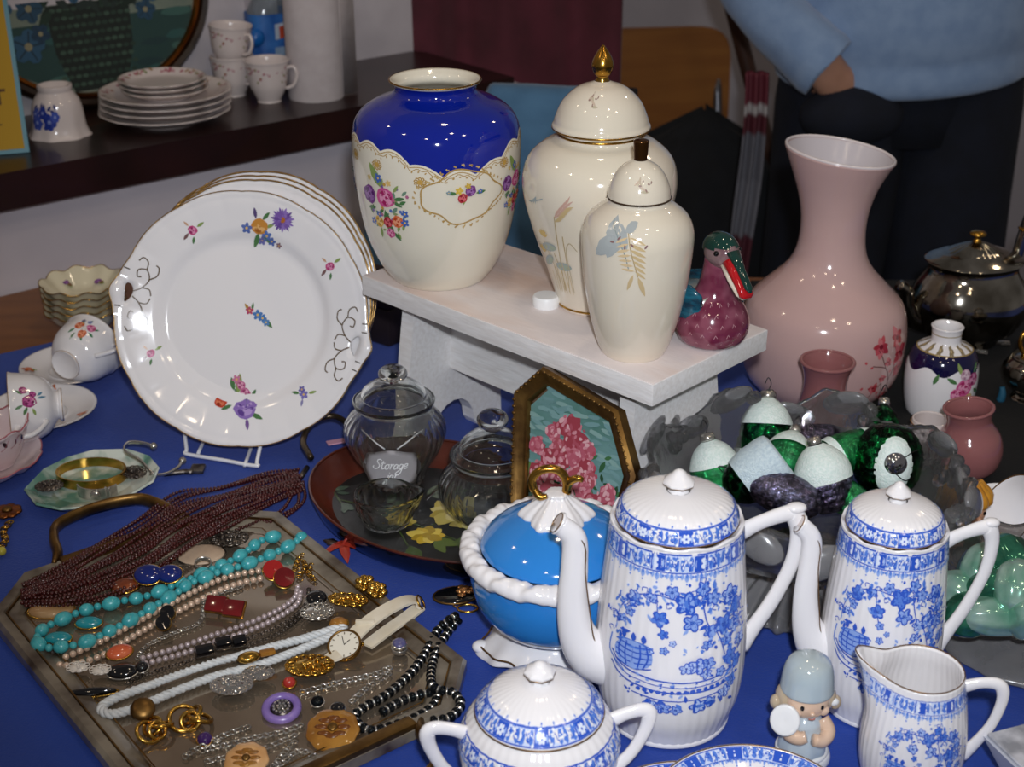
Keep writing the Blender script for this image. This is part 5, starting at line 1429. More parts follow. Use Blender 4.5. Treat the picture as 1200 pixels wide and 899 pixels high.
def coffee_pot(k, label):
    """built at full size around the origin: spout to -x, handle to +x"""
    t = thing('coffee_pot', (0, 0, 0), label, 'coffee pot')
    K = k
    body = [(.0465, 0), (.0480, .0025), (.0505, .012), (.0555, .030), (.0578, .055), (.0578, .085), (.0562, .115), (.0538, .143), (.0512, .168), (.0494, .189)]
    body = [(r*K, z*K) for r, z in body]; dp = dense(body, 6); f = flute(.008)
    def fr(th, r, z):   # wavy collar at the rim
        r, z = f(th, r, z)
        if z > .185*K: z += .0016*K*sin(th*11)
        return r, z
    mk('body', lathe(shell(dp, .0035*K, .005), 176, fr, 1), 'china', t)
    mk('foot_ring', lathe([(.0440*K, 0), (.0482*K, 0), (.0492*K, .002*K), (.0485*K, .005*K), (.046*K, .006*K)], 72, sm=2, close=False), 'china', t)
    # spout
    sp = [(-.040, 0, .058), (-.060, 0, .065), (-.0735, 0, .086), (-.0785, 0, .118), (-.0775, 0, .152), (-.0785, 0, .178), (-.0900, 0, .193)]
    rd = [.029, .0220, .0150, .0118, .0104, .0096, .0080]
    g = tube([tuple(c*K for c in p) for p in sp], [r*K for r in rd], 22, 8, flat=.72)
    s = mk('spout', g, 'china', t)
    mk('gilt_line', tube([(p[0]*K*1.0+.012*K*(1 if i < 4 else .6), -(rd[i]*.60)*K, (p[2]-.004)*K) for i, p in enumerate(sp)][1:], .00055*K, 5, 8), mat('gilt_dark', '#7a5a34', .3, metal=.7), s)
    tip = sp[-1]; M = Matrix.Rotation(R(-60), 4, 'Y')
    mk('lip', torus((tip[0]*K, 0, tip[2]*K), .0085*K, .0014*K, u=24, v=6, M=M, ry=.0064*K), 'china', s)
    mk('gilt_rim', torus((tip[0]*K-.0014*K, 0, tip[2]*K+.0008*K), .0085*K, .0005*K, u=24, v=5, M=M, ry=.0064*K), mat('gilt_dark'), s)
    mk('mouth', xf(lathe([(.0001, 0), (.0074*K, .0004)], 16, sm=1, close=False), Matrix.Translation((tip[0]*K-.0006, 0, tip[2]*K+.0004)) @ M), 'china_sill', s)
    # handle
    hp = [(.0500, 0, .171), (.066, 0, .179), (.086, 0, .185), (.0925, 0, .182), (.0965, 0, .166), (.0935, 0, .138), (.081, 0, .104), (.066, 0, .076), (.056, 0, .060)]
    hr = [.0075, .0063, .0072, .0080, .0068, .0062, .0064, .0070, .0095]
    h = china_handle(t, [tuple(c*K for c in p) for p in hp], [r*K for r in hr], .7)
    mk('thumb_rest', ball((.0925*K, 0, .1895*K), (.0085*K, .006*K, .0045*K)), 'china', h)
    # collar + lid
    def fw(th, r, z): return r*(1+.005*sin(th*11)), z+.0008*sin(th*11)
    mk('collar', lathe([(.0492*K, .1875*K), (.0499*K, .1895*K), (.0497*K, .1910*K), (.0486*K, .1913*K), (.0468*K, .1900*K), (.0445*K, .1885*K)], 132, fw, 2, close=False), 'china', t)
    lp = [(.0445, .1900), (.0455, .1915), (.0450, .1965), (.0425, .2025), (.0345, .2090), (.0200, .2135), (.0090, .2150)]
    lp = [(r*K, z*K) for r, z in lp]; dl = dense(lp, 5); fl2 = flute(.016, 40, .2035*K)
    l = mk('lid', lathe(dl, 160, fl2, 1, close=False), 'china', t)
    kp = [(r_, z_+.0085) for r_, z_ in ((.0085, .206), (.0062, .2085), (.0065, .2105), (.0120, .2125), (.0122, .2145), (.0085, .2185), (.0055, .221), (.0048, .2225), (.0020, .2245), (.0001, .2248))]
    kb = mk('knob', lathe([(r*K, z*K) for r, z in kp], 8, sm=1), 'china', l, smooth=35)
    mk('gilt_line', torus((0, 0, .2211*K), .0116*K, .0006*K, u=8, v=5), 'gilt_dark', kb)
    # prints
    P = Print(lathe_map(dp, fl=f), .0001, .0000011)
    lace_band(P, max(r for r, z in dp), .1715*K, .1868*K, 30, .0075*K)
    for th in (-.13, 3.0): 
        for i in range(1): motif(P, max(r for r, z in dp)*th, .105*K, K*1.2)
    P.build(t, 'blue_print', 'china_blue_print')
    PL = Print(lathe_map(dl), .0004, .0000011)
    lace_band(PL, max(r for r, z in dl), .1925*K, .2035*K, 26, .0014*K, True)
    PL.build(l, 'blue_print', 'china_blue_print')
    mk('gilt_line', torus((0, 0, .1910*K), .0458*K, .0006*K, u=72, v=5), 'gilt_dark', l)
    return t
p1 = coffee_pot(.94, 'larger blue and white fluted coffee pot in front of the blue lidded bowl'); p1.location = at(781, 832, TZ); p1.scale = (1.07, 1.07, 1)
p1.rotation_euler.z = R(9)
p2 = coffee_pot(.87, 'smaller blue and white fluted coffee pot behind the milk jug'); p2.location = at(1022, 822, TZ); p2.rotation_euler.z = R(3); p2.scale = (.93, .93, 1)
# ---------------------------------------------------------- milk jug
b = at(1062, 916, TZ)
c = thing('milk_jug', b, 'small blue and white fluted milk jug with open spout', 'jug', R(-8)); c.scale = (.87, .87, .96)
JH = .112
body = [(.036, 0), (.0375, .003), (.042, .02), (.0438, .04), (.0425, .06), (.039, .082), (.0355, .098), (.0345, .108)]
dp = dense(body, 6); f0 = flute(.012, 40)
def fj(th, r, z):
    r, z = f0(th, r, z)
    d = atan2(sin(th-pi), cos(th-pi)); w = math.exp(-(d/.42)**2); t = max(0, (z-.062)/.046)
    r *= 1+.62*w*t**1.7; z += .010*w*t**2-.002*t*t*(1-w)
    return r, z
mk('body', lathe(shell(dp, .0028, .004), 160, fj, 1), 'china', c)
ring = []
for k in range(120):
    th = 2*pi*k/120; r, z = fj(th, .0338, .1092); ring.append((r*cos(th), r*sin(th), z))
mk('gilt_rim', tube(ring, .0006, 5, 1, True), 'gilt_dark', c)
china_handle(c, [(.0345, 0, .094), (.048, 0, .0985), (.060, 0, .099), (.066, 0, .094), (.067, 0, .082), (.062, 0, .062), (.052, 0, .044), (.042, 0, .030)], [.0055, .0046, .005, .0055, .0047, .0044, .0048, .006], .7)
P = Print(lathe_map(dp, fl=fj), .0001, .0000011)
lace_band(P, .0438, .0905, .1015, 26, .006)
motif(P, .004, .046, .72); motif(P, .0438*pi, .046, .72)
P.build(c, 'blue_print', 'china_blue_print')
# ---------------------------------------------------------- sugar bowl
b = at(631, 946, TZ)
s = thing('sugar_bowl', b, 'blue and white lidded sugar bowl with two handles at the front edge', 'sugar bowl', R(8))
body = [(.034, 0), (.036, .003), (.044, .016), (.0535, .036), (.0572, .056), (.0560, .070), (.0510, .080), (.0470, .0850), (.0455, .0865)]
dp = dense(body, 6); f = flute(.012, 44)
mk('body', lathe(shell(dp, .003, .004), 176, f, 1), 'china', s)
lp = [(.0440, .0875), (.0455, .0885), (.0450, .0905), (.040, .0975), (.031, .1045), (.020, .1095), (.0105, .1120), (.0075, .1128)]
dl = dense(lp, 5); l = mk('lid', lathe(dl, 160, flute(.016, 40, .099), 1, close=False), 'china', s)
kb = mk('knob', lathe([(.0075, .1120), (.0055, .1150), (.0065, .1165), (.0112, .1190), (.0114, .1210), (.0085, .1245), (.0050, .1265), (.0045, .1275), (.0018, .1290), (.0001, .1292)], 8, sm=1), 'china', l, smooth=35)
mk('gilt_line', torus((0, 0, .1191), .0110, .0006, u=8, v=5), 'gilt_dark', kb)
mk('gilt_line', torus((0, 0, .0882), .0458, .0007, u=72, v=5), 'gilt_dark', l)
for sg in (-1, 1):
    china_handle(s, [(sg*.050, 0, .072), (sg*.062, 0, .0775), (sg*.074, 0, .080), (sg*.0795, 0, .076), (sg*.078, 0, .064), (sg*.070, 0, .046), (sg*.060, 0, .034), (sg*.050, 0, .030)], [.0062, .0052, .0056, .006, .0052, .0048, .0052, .007], .7)
P = Print(lathe_map(dp[:-7], fl=f), .0001, .0000011); lace_band(P, .0572, .0655, .0775, 30, .007); motif(P, .004, .030, .6)
P.build(s, 'blue_print', 'china_blue_print')
PL = Print(lathe_map(dl), .0004, .0000011); lace_band(PL, .0455, .0905, .1005, 26, .0014, True); PL.build(l, 'blue_print', 'china_blue_print')
# ---------------------------------------------------------- plates at the front edge
def blue_plate(px, py, r, z, label, tilt=0):
    b = at(px, py, z)
    t = thing('tea_plate', b, label, 'plate', group='blue bordered tea plates', rot=(tilt, 0, 0))
    pr = [(r*.58, 0), (r*.60, .002), (r*.78, .006), (r, .0145), (r*1.003, .0155), (r*.99, .0160), (r*.78, .0085), (r*.64, .0048), (.0002, .0046)]
    mk('dish', lathe(pr, 96, sm=2), 'china', t)
    def pm(u, v):   # u round, v radius
        th = -pi/2+u/r; rr = v; z_ = .0160-(r-rr)/(r*.21)*.0075
        if rr < r*.78: z_ = .0048+max(0, (rr-r*.64)/(r*.14))*.0037
        return Vector((rr*cos(th), rr*sin(th), z_)), Vector((0, 0, 1))
    P = Print(pm, .0004, .0000015); lace_band(P, r, r*.85, r*.975, 36, r*.06)
    n = random.Random(int(px))
    for q in range(90): P.blob(n.uniform(0, 6.28)*r, n.uniform(.3, .76)*r, .0013, .0022, n.random()*3, B3, 6)
    P.build(t, 'blue_print', 'china_blue_print')
    mk('gilt_rim', torus((0, 0, .0158), r*.999, .0007, u=96, v=5), 'gilt_dark', t)
blue_plate(884, 972, .072, TZ+.0165, 'blue bordered tea plate nearest the girl figurine')
blue_plate(806, 990, .070, TZ+.0005, 'blue bordered tea plate lying half under the other tea plate')
# ---------------------------------------------------------- blue lidded bowl
b = at(650, 764, TZ)
t = thing('lidded_bowl', b, 'bright blue lidded bowl with white scrolled rim, white foot and gold handle', 'bowl'); t.scale = (1.03, 1.03, 1)
mat('azure', '#2a80d0', .10, coat=.5, col2='#3488d4', scale=6)
zr = .104
body = [(.034, .030), (.042, .0335), (.054, .042), (.0635, .056), (.0685, .074), (.0690, .090), (.0675, .1005)]
mk('body', lathe(shell(dense(body, 5), .003, .034), 96, sm=1, close=True), 'azure', t)
P = Print(lathe_map(dense(body, 5)), .0002)
RRb = .069
P.stroke([(-pi*RRb+2*pi*RRb*i/120, .0470) for i in range(121)], .0012, '#8a7a5a', 1); P.build(t, 'gilt_band')
# rope / acanthus rim
def fr(th, r, z):
    a = sin(th*17+(r-.07)*230)+.5*sin(th*34+(r-.07)*300+.8)+.35*sin(th*51-(r-.07)*200); return r*(1+.0035*a), z+.0011*a
g = lathe([(.0655, .0985), (.0715, .0965), (.0765, .099), (.0775, .104), (.0750, .1085), (.0690, .1105), (.0632, .1085), (.0605, .1045)], 240, fr, 4, close=False)
mk('scroll_rim', g, 'china', t)
# foot with four scroll feet
def ff(th, r, z):
    w = (cos(4*th)*.5+.5); t_ = max(0, min(1, (.026-z)/.026))
    wav = .10*cos(4*th)+.035*cos(12*th)
    return r*(1+wav*t_), z+(.009*(1-w)**1.5)*t_
foot = [(.036, .033), (.037, .030), (.041, .024), (.048, .016), (.0545, .008), (.058, .001), (.0560, 0), (.050, .006), (.036, .020), (.0002, .024)]
ft = mk('foot', lathe(foot, 128, ff, 4, close=False), 'china', t)
ring = []
for k in range(128):
    th = 2*pi*k/128; r, z = ff(th, .0556, .0075); ring.append(((r+.0006)*cos(th), (r+.0006)*sin(th), z+.0008))
mk('gilt_line', tube(ring, .0009, 5, 1, True), 'gilt_dark', ft)
for k in range(4):
    th = pi/2*k+pi/4*0; r = .061
    mk('scroll_foot', ball((r*cos(th), r*sin(th), .0055), (.0075, .0065, .0055), u=14, v=10), 'china', ft)
lid = [(.0600, .1065), (.0605, .1085), (.0570, .1150), (.0480, .1235), (.0360, .1305), (.0240, .1350), (.010, .1370), (.0002, .1375)]
l = mk('lid', lathe(lid, 96, sm=5, close=False), 'azure', t)
def fk(th, r, z): return r*(1+.10*cos(6*th)*(1 if r > .012 else .4)+.03*cos(18*th)), z
fin = mk('finial', lathe([(.0260, .1325), (.0275, .1355), (.0235, .1410), (.0150, .1480), (.0095, .1530), (.0085, .1560), (.0002, .1570)], 96, fk, 4, close=False), 'china', l)
hz = .153
loop = [(-.012, -.002, .152), (-.018, -.002, .159), (-.0195, 0, .168), (-.013, 0, .1755), (-.003, 0, .1770), (.004, 0, .1725), (.0075, 0, .164), (.0075, 0, .155)]
mk('loop_handle', tube(loop, [.003, .0034, .0036, .0036, .0036, .0036, .0036, .004], 10, 6), 'gilt', fin)
mk('loop_handle', tube([(.0075, 0, .158), (.010, -.001, .166), (.016, -.003, .1700), (.020, -.004, .1685)], [.0036, .0034, .003, .002], 10, 6), 'gilt', fin)
mk('loop_handle', tube([(-.018, -.002, .160), (-.014, -.006, .155), (-.008, -.007, .156)], [.003, .003, .002], 8, 5), 'gilt', fin)
# ---------------------------------------------------------- girl figurine
b = at(938, 888, TZ)
gf = thing('girl_figurine', b, 'glazed porcelain girl in pale blue hat holding a round disc', 'figurine', R(5)); gf.scale = (.86, .86, .95)
mat('fig_grey', '#b9c4cc', .1, coat=.5, col2='#a9b8c4', scale=30); mat('fig_hat', '#a9b7bd', .08, coat=.6, col2='#a9b0ac', scale=18)
mat('fig_skin', '#d9b79c', .12, coat=.5, col2='#dcbfa8', scale=40); mat('fig_hair', '#b7a58c', .12, coat=.5); mat('fig_white', '#e4e4e4', .12, coat=.4)
mk('base', lathe([(.0225, 0), (.0245, .002), (.024, .008), (.020, .0105), (.0002, .011)], 32, lambda th, r, z: (r*(1+.05*cos(3*th+1)), z), 3), 'fig_white', gf)
g = lathe([(.019, .008), (.0215, .014), (.0195, .024), (.0160, .034), (.0150, .040), (.010, .046), (.006, .049)], 32, lambda th, r, z: (r*(1+.03*cos(8*th)*(z < .03)), z), 4, close=2)
mk('dress', g, 'fig_grey', gf)
mk('hem', torus((0, 0, .0105), .0210, .0026, u=32, v=8), 'fig_white', gf)
hd = mk('head', ball((0, -.001, .0605), (.0200, .0185, .0165), u=28, v=18), 'fig_skin', gf)
mk('nose', ball((.000, -.0195, .0565), (.0022, .002, .0018)), 'fig_skin', hd)
for sx in (-1, 1):
    mk('eye', ball((sx*.0085, -.0170, .0612), (.0021, .0014, .0025)), 'black_gloss', hd)
    mk('cheek', ball((sx*.0115, -.0130, .0555), (.0055, .004, .0045)), 'fig_skin', hd)
mk('mouth', tube([(-.003, -.0188, .0520), (0, -.0192, .0513), (.003, -.0188, .0520)], .0006, 6, 4), mat('fig_lip', '#b9756a', .2), hd)
g = lathe([(.0225, .0672), (.0236, .0690), (.0232, .0740), (.0215, .0850), (.0175, .0935), (.009, .0985), (.0002, .0995)], 36, sm=4)
ht = mk('hat', move(g, (0, .002, 0)), 'fig_hat', gf)
for sx in (-1, 1):
    hr = mk('hair', ball((sx*.0195, .004, .0585), (.0075, .011, .0125)), 'fig_hair', gf)
    mk('hair_bun', ball((sx*.0265, .002, .0525 if sx > 0 else .056), (.0055, .006, .0065)), 'fig_hair', hr)
mk('bow', ball((.0235, -.004, .0565), (.0045, .003, .0035)), 'fig_white', gf)
mk('arm', tube([(-.013, -.004, .041), (-.017, -.012, .035), (-.010, -.0185, .0335), (-.004, -.0205, .036)], [.0062, .0065, .006, .005], 12, 5), 'fig_skin', gf)
mk('arm', tube([(.0145, -.004, .041), (.0185, -.011, .033), (.012, -.018, .0295), (.003, -.0205, .0325)], [.0065, .0068, .006, .0052], 12, 5), 'fig_skin', gf)
M = Matrix.Translation((-.0225, -.016, .0505)) @ Matrix.Rotation(R(-25), 4, 'Z') @ Matrix.Rotation(R(68), 4, 'X')
mk('disc', xf(lathe([(.0105, -.004), (.0128, -.002), (.0128, .002), (.0115, .004), (.0002, .0035)], 28, sm=2), M), 'fig_white', gf)
# ================================================================== right side
# ---------------------------------------------------------- tall pink vase
b = at(957, 463, TZ)
t = thing('pink_vase', b, 'tall pale pink glass vase with flared slanting mouth and red blossom branch', 'vase')
mat('pink_glass', '#cfaea9', .12, coat=.5, col2='#c8a4a0', scale=3); mat('rose_glass', '#8e5a5a', .1, coat=.5, col2='#9a6464', scale=5)
pr = pxprof(b, [(463, 50), (458, 60), (446, 77), (428, 89), (400, 95), (375, 95), (352, 89), (332, 70), (314, 52), (297, 42), (275, 38), (250, 39), (225, 45), (205, 53), (190, 60), (179, 65)])
dp = dense(pr, 6); HV = dp[-1][1]
def slant(th, r, z): q = max(0, (z-HV*.80)/(HV*.2)); return r, z-q*q*r*cos(th)*.13
mk('body', lathe(shell(dp, .0035), 96, slant, 1), 'pink_glass', t)
ring = []
for k in range(96): th = 2*pi*k/96; r, z = slant(th, dp[-1][0]-.0018, HV+.0012); ring.append((r*cos(th), r*sin(th), z))
mk('white_lip', tube(ring, .0019, 6, 1, True), mat('milk_glass', '#e0d6d6', .15), t)
mk('lining', lathe([(r-.0037, z) for r, z in dp[-30:]], 96, slant, 1, close=False), mat('lining_white', '#c9c2c6', .2), t)
P = Print(lathe_map(dp), .0003, .000003); rr = random.Random(31)
RB = max(r for r, z in dp)
RC = ('#a8303a', '#c25058', '#cf7478')
for pts in ([(.075, .02), (.070, .05), (.060, .068), (.040, .075)], [(.030, .010), (.045, .035), (.058, .050)], [(.070, .05), (.078, .075), (.072, .095)], [(.058, .05), (.066, .03), (.07, .015)], [(.060, .068), (.05, .088), (.045, .094)]):
    P.stroke(pts, .0011, '#6a3a38', 5)
for x, y, r_ in ((.050, .096, .015), (.078, .100, .014), (.085, .080, .015), (.088, .062, .012), (.046, .046, .008), (.062, .075, .007), (.034, .028, .007), (.07, .028, .009), (.058, .056, .006)):
    for q in range(7): P.leaf(x, y, r_*rr.uniform(.7, 1.15), 2*pi*q/7+rr.random()*.5, RC[q % 3], .6)
    P.blob(x, y, r_*.2, col='#7a1822')
for q in range(26): P.blob(rr.uniform(.022, .09), rr.uniform(.01, .10), .0022, .0016, rr.random()*3, rr.choice(RC), 6)
P.build(t, 'blossom_print')
# ---------------------------------------------------------- small rose glass vases
def small_vase(b, rows, label, rot=None):
    t = thing('glass_vase', b, label, 'vase', rot=rot); dp = dense(pxprof(b, rows), 5)
    mk('body', lathe(shell(dp, .0028), 64, sm=1), 'rose_glass', t)
    mk('lip', torus((0, 0, dp[-1][1]+.0005), dp[-1][0]-.001, .0019, u=56, v=7), 'rose_glass', t); return t
small_vase(at(959, 532, TZ), [(532, 18), (526, 25), (508, 32), (485, 31), (462, 26), (448, 25), (436, 27), (428, 30), (424, 32)], 'small dusky pink glass vase half hidden behind the glass bowl')
small_vase(at(1136, 556, TZ), [(556, 16), (552, 24), (543, 33), (528, 38), (512, 36), (500, 29), (492, 26), (484, 27), (478, 29)], 'round dusky pink glass vase with wide neck', (0, R(-8), 0))
# ---------------------------------------------------------- floral vase with dark shoulder
b = at(1097, 482, TZ)
t = thing('floral_vase', b, 'small white vase with dark blue shoulder and pink roses', 'vase')
dp = dense(pxprof(b, [(482, 32), (478, 36), (462, 40), (440, 42), (420, 40), (408, 34), (402, 24), (399, 18), (394, 17), (386, 17.5), (382, 19)]), 5)
mk('body', lathe(shell(dp, .003), 64, sm=1), 'china', t); fm = lathe_map(dp); RR2 = max(r for r, z in dp)
H2 = dp[-1][1]
mk('dark_band', band(fm, -pi*RR2, pi*RR2, lambda u: H2*.60+.004*sin(u*160), lambda u: H2*.765, 120, 8, .0002), mat('navy_glaze', '#14123c', .1, coat=.5), t)
P = Print(fm, .0004, .000003)
for z in (H2*.765, H2*.93): P.stroke([(-pi*RR2+2*pi*RR2*i/80, z) for i in range(81)], .001, '#a08850', 1)
for x in range(8): P.flower((x-4)*.02, H2*.80, .005, '#8a7a5a', '#c9b080', 5)
for k0 in (.016, -.10):
    spray(P, k0, H2*.45, 1.2, [(0, 0, .009, *PINK), (.010, .006, .007, '#b04a78', '#d894b4', '#8a2a5a'), (-.008, -.006, .006, *PINK), (.006, -.012, .005, '#d6b070', '#e8cf9c', '#b88a44'), (.0, .012, .006, '#c9a0b0', '#e2c8d2', '#a87a90')],
          [(-.008, .004, .012, 2.6, GRN), (.012, -.004, .012, -.6, GRN), (-.004, .012, .012, 1.9, GRN2), (.01, .012, .012, .8, GRN), (-.03, .002, .012, 1.2, GRN), (0, -.012, .012, -1.8, GRN2)], [])
P.build(t)
# ---------------------------------------------------------- silver teapot
b = at(1128, 402, TZ)
t = thing('silver_teapot', b, 'tarnished silver teapot with fluted lid on the black cloth', 'teapot', R(12))
rows = [(402, 30), (399, 38), (394, 40), (390, 44), (380, 58), (362, 68), (345, 69), (330, 63), (318, 55), (310, 53), (304, 56)]
dp = dense(pxprof(b, rows), 5)
def ov(th, r, z): return r*(1-.16*sin(th)**2+.012*cos(24*th)*(z < .05)*(z > .01)), z
mk('body', lathe(shell(dp, .002), 96, ov, 1), 'silver_plate', t); HT = dp[-1][1]; k = mpp(b)
lp = [(56*k, HT), (57*k, HT+.001), (52*k, HT+.004), (40*k, HT+.009), (30*k, HT+.012), (16*k, HT+.019), (6*k, HT+.023)]
def ovl(th, r, z): return r*(1-.16*sin(th)**2+(.04*cos(22*th) if r < 31*k else 0)), z
l = mk('lid', lathe(lp, 110, ovl, 4, close=False), 'silver_plate', t)
mk('finial', lathe([(6*k, HT+.022), (3.5*k, HT+.027), (4*k, HT+.030), (9*k, HT+.032), (9*k, HT+.0345), (5*k, HT+.037), (.0003, HT+.0375)], 24, sm=2), 'gilt', l)
mk('spout', tube([(-50*k, 0, .035), (-66*k, 0, .040), (-76*k, 0, .058), (-80*k, 0, .078), (-90*k, 0, .086)], [15*k, 12*k, 9*k, 8*k, 7*k], 14, 6), 'silver_plate', t)
mk('handle', tube([(52*k, 0, HT-.006), (58*k, 0, HT+.03), (66*k, 0, HT+.058), (76*k, 0, HT+.062), (84*k, 0, HT+.04), (86*k, 0, HT-.02), (78*k, 0, .045), (62*k, 0, .035)], [6*k, 7*k, 8*k, 8*k, 7*k, 6*k, 6*k, 6*k], 12, 6), 'silver_plate', t)
mk('handle_collar', xf(torus((0, 0, 0), 8*k, 2*k, u=20, v=6), Matrix.Translation((60*k, 0, HT+.034)) @ Matrix.Rotation(R(14), 4, 'Y')), 'gilt', t)
# silver lidded pot at the frame's right edge
b = at(1206, 468, TZ)
t = thing('silver_sugar_pot', b, 'small dark silver pot with ring handle at the right edge', 'pot')
mk('body', lathe(shell(dense([(.018, 0), (.022, .002), (.016, .008), (.026, .018), (.034, .032), (.033, .044), (.027, .052)], 4), .002), 48, lambda th, r, z: (r*(1+.03*cos(16*th)*(z > .012)*(z < .046)), z), 1), 'silver_plate', t)
mk('ring_handle', xf(torus((0, 0, 0), .017, .0028, u=32, v=8), Matrix.Translation((-.004, 0, .072)) @ Matrix.Rotation(R(80), 4, 'X')), 'gilt', t)
mk('lid', lathe([(.027, .052), (.026, .055), (.015, .059), (.004, .061)], 36, sm=3, close=2), 'silver_plate', t)
q = mk('blue_tassel', tube([(0, 0, .018), (.001, -.001, .009), (0, 0, .0005)], [.003, .0045, .005], 8, 4), mat('teal', '#0f4f6a', .7), loc=at(1172, 470, TZ+.0015)); props(q, 'small teal tassel lying beside the dark silver pot', 'tassel')
for i, (x, y, rz, lbl) in enumerate(((1172, 402, -.2, 'thin silver strip on the black cloth under the teapot handle'), (1146, 412, -.4, 'tarnished silver leaf clip on the black cloth beside the rose-painted vase'))):
    o = thing('silver_clip', at(x, y, TZ+.003), lbl, 'clip', rz); mk('clip_bar', bbox_g(.024, .006, .003, .001), 'silver', o, smooth=40); mk('clip_back', bbox_g(.020, .003, .003, .001), 'dark_silver', o, loc=(.002, -.006, 0), smooth=40)
# small white cup with gilt line behind the bowl
b = at(1084, 540, TZ)
t = thing('egg_cup', b, 'little white cup with gilt line between the glass bowl and pink vase', 'cup')
dp = dense(pxprof(b, [(540, 12), (536, 16), (524, 20), (510, 23), (498, 22), (491, 21)]), 4); mk('body', lathe(shell(dp, .002), 48, sm=1), 'china_sill', t)
mk('gilt_line', torus((0, 0, dp[-1][1]-.004), dp[-5][0]+.0003, .0007, u=40, v=5), 'gilt', t)
# ---------------------------------------------------------- big glass bowl on a shell foot
b = at(931, 688, TZ)
t = thing('glass_bowl', b, 'large smoky cut-glass footed bowl full of green and white ornaments', 'bowl')
mat('smoke_glass', '#d2d1d2', .04, trans=.94, ior=1.45, bump=.35, bscale=90); mat('smoke_frost', '#98979a', .2, trans=.6, ior=1.42, coat=.4, col2='#a9a8aa', scale=30)
def shellf(th, r, z): return r*(1+.05*cos(26*th)*max(0, min(1, (r-.02)/.05))), z+.0025*cos(26*th)*max(0, min(1, (r-.02)/.05))*(z > .004)
mk('foot', lathe([(.078, .001), (.0815, .004), (.078, .010), (.062, .022), (.044, .034), (.030, .042), (.026, .046), (.0005, .0465)], 208, shellf, 3), 'smoke_frost', t)
BR = .140; BH = .126
def wav(th, r, z):
    q = max(0, (r-.06)/(BR-.06)); nz = noise.noise(Vector((cos(th)*7, sin(th)*7, z*60)))+.6*noise.noise(Vector((cos(th)*16, sin(th)*16, z*110)))
    return r*(1-.03*q*cos(8*th)+.022*q*nz), z-.010*q*q*cos(8*th)+.004*q*nz
bp = [(.026, .0462), (.055, .049), (.085, .058), (.112, .078), (.130, .102), (BR, BH)]
dp = dense(bp, 8)
inner = [(max(r-.0035, .0005), z+.0032) for r, z in reversed(dp)]
mk('bowl_body', lathe(dp+inner+[(.0004, .0495)], 224, wav, 1), 'smoke_glass', t)
rr = random.Random(77)
for i in range(8):      # relief: grapes and leaves round the rim
    th = 2*pi*i/8+.12
    r, z = wav(th, BR+.001, BH-.012); g = G()
    for q in range(9):
        a = th+rr.uniform(-.085, .085); zz = z+rr.uniform(-.010, .020); rq = r-.22*(z-zz)+rr.choice((.002, -.006)); ball((rq*cos(a), rq*sin(a), zz), .0068, g, 10, 7)
    q = mk('grape_cluster', g, 'smoke_glass', t); q['kind'] = 'stuff'
    for s_ in (-1, 1):
        a = th+s_*.22; r2, z2 = wav(a, BR, BH-.010)
        g = ball((0, 0, 0), (.024, .006, .014), u=14, v=8)
        M = Matrix.Translation((r2*cos(a), r2*sin(a), z2)) @ Matrix.Rotation(a+pi/2, 4, 'Z') @ Matrix.Rotation(R(-18)*1, 4, 'X') @ Matrix.Rotation(R(25)*s_, 4, 'Y')
        mk('leaf', xf(g, M), 'smoke_frost', t)
# ---------------------------------------------------------- glass ornaments in the bowl
mat('orn_dark', '#101c16', .10, metal=1, col2='#1f8a4a', scale=150, bump=1, bscale=300, thresh=(.48, .62))
mat('orn_green', '#27a05a', .14, metal=.7, coat=.4, col2='#0f5a30', scale=120, bump=1, bscale=300); mat('orn_black', '#3a3644', .10, metal=1, col2='#8a86a4', scale=220, bump=1, bscale=320)
mat('glitter', '#d8eae4', .55, col2='#ecf6f2', scale=400, bump=.6, bscale=600); mat('glitter_cool', '#b9cdd8', .5, col2='#d2e2e8', scale=400, bump=.6, bscale=600)
mat('wire_dark', '#2a2a2e', .3, metal=.9); mat('mirror', '#c9c9cf', .05, metal=1)
def ornament(name, c, axis, L_, r0, m, cap, label, capm='glitter', prof=None, group='glass ornaments in the large bowl'):
    """drop-shaped glass ornament; cap: (t0, t1) share of its length under white glitter"""
    t = thing(name, c, label, 'ornament', rot=orient(axis, (0, -.5, .86)), group=group)
    pf = prof or [(0, .05), (.04, .42), (.15, .78), (.35, 1), (.6, .95), (.8, .70), (.93, .40), (1, .22)]
    pr = dense([(r0*w, L_*(q-.5)) for q, w in pf], 5)
    qf = (lambda th, r, z: (r*(1+.030*cos(20*th+z*500)*cos(20*th-z*500)), z)) if m in ('orn_dark', 'orn_black', 'orn_green') else None
    mk('bulb', lathe(dense(pr, 3), 120, qf, 1, close=2), m, t)
    for (t0, t1) in cap:
        sub_ = [(r*1.01+.0012, z) for r, z in pr if t0-.001 <= z/L_+.5 <= t1+.001]
        if len(sub_) > 1: mk('glitter_band', lathe(sub_, 36, sm=1, close=False), capm, t)
    mk('metal_cap', lathe([(r0*.24, L_*.5), (r0*.27, L_*.5+.002), (r0*.24, L_*.5+.007), (.0003, L_*.5+.0075)], 16, sm=1), 'silver', t)
    mk('wire_hook', tube([(0, 0, L_*.5+.007), (.003, 0, L_*.5+.014), (0, 0, L_*.5+.020), (-.003, 0, L_*.5+.014)], .0005, 5, 4), 'wire_dark', t)
    return t
Z1 = TZ+.088
bell = [(0, .98), (.06, 1), (.3, .93), (.6, .80), (.85, .55), (1, .2)]
ornament('bell_ornament', at(898, 500, Z1+.012), (.05, .45, .85), .055, .029, 'orn_dark', [(.5, 1.0), (0, .10)], 'round bell ornament with white top against the back rim of the bowl', prof=bell)
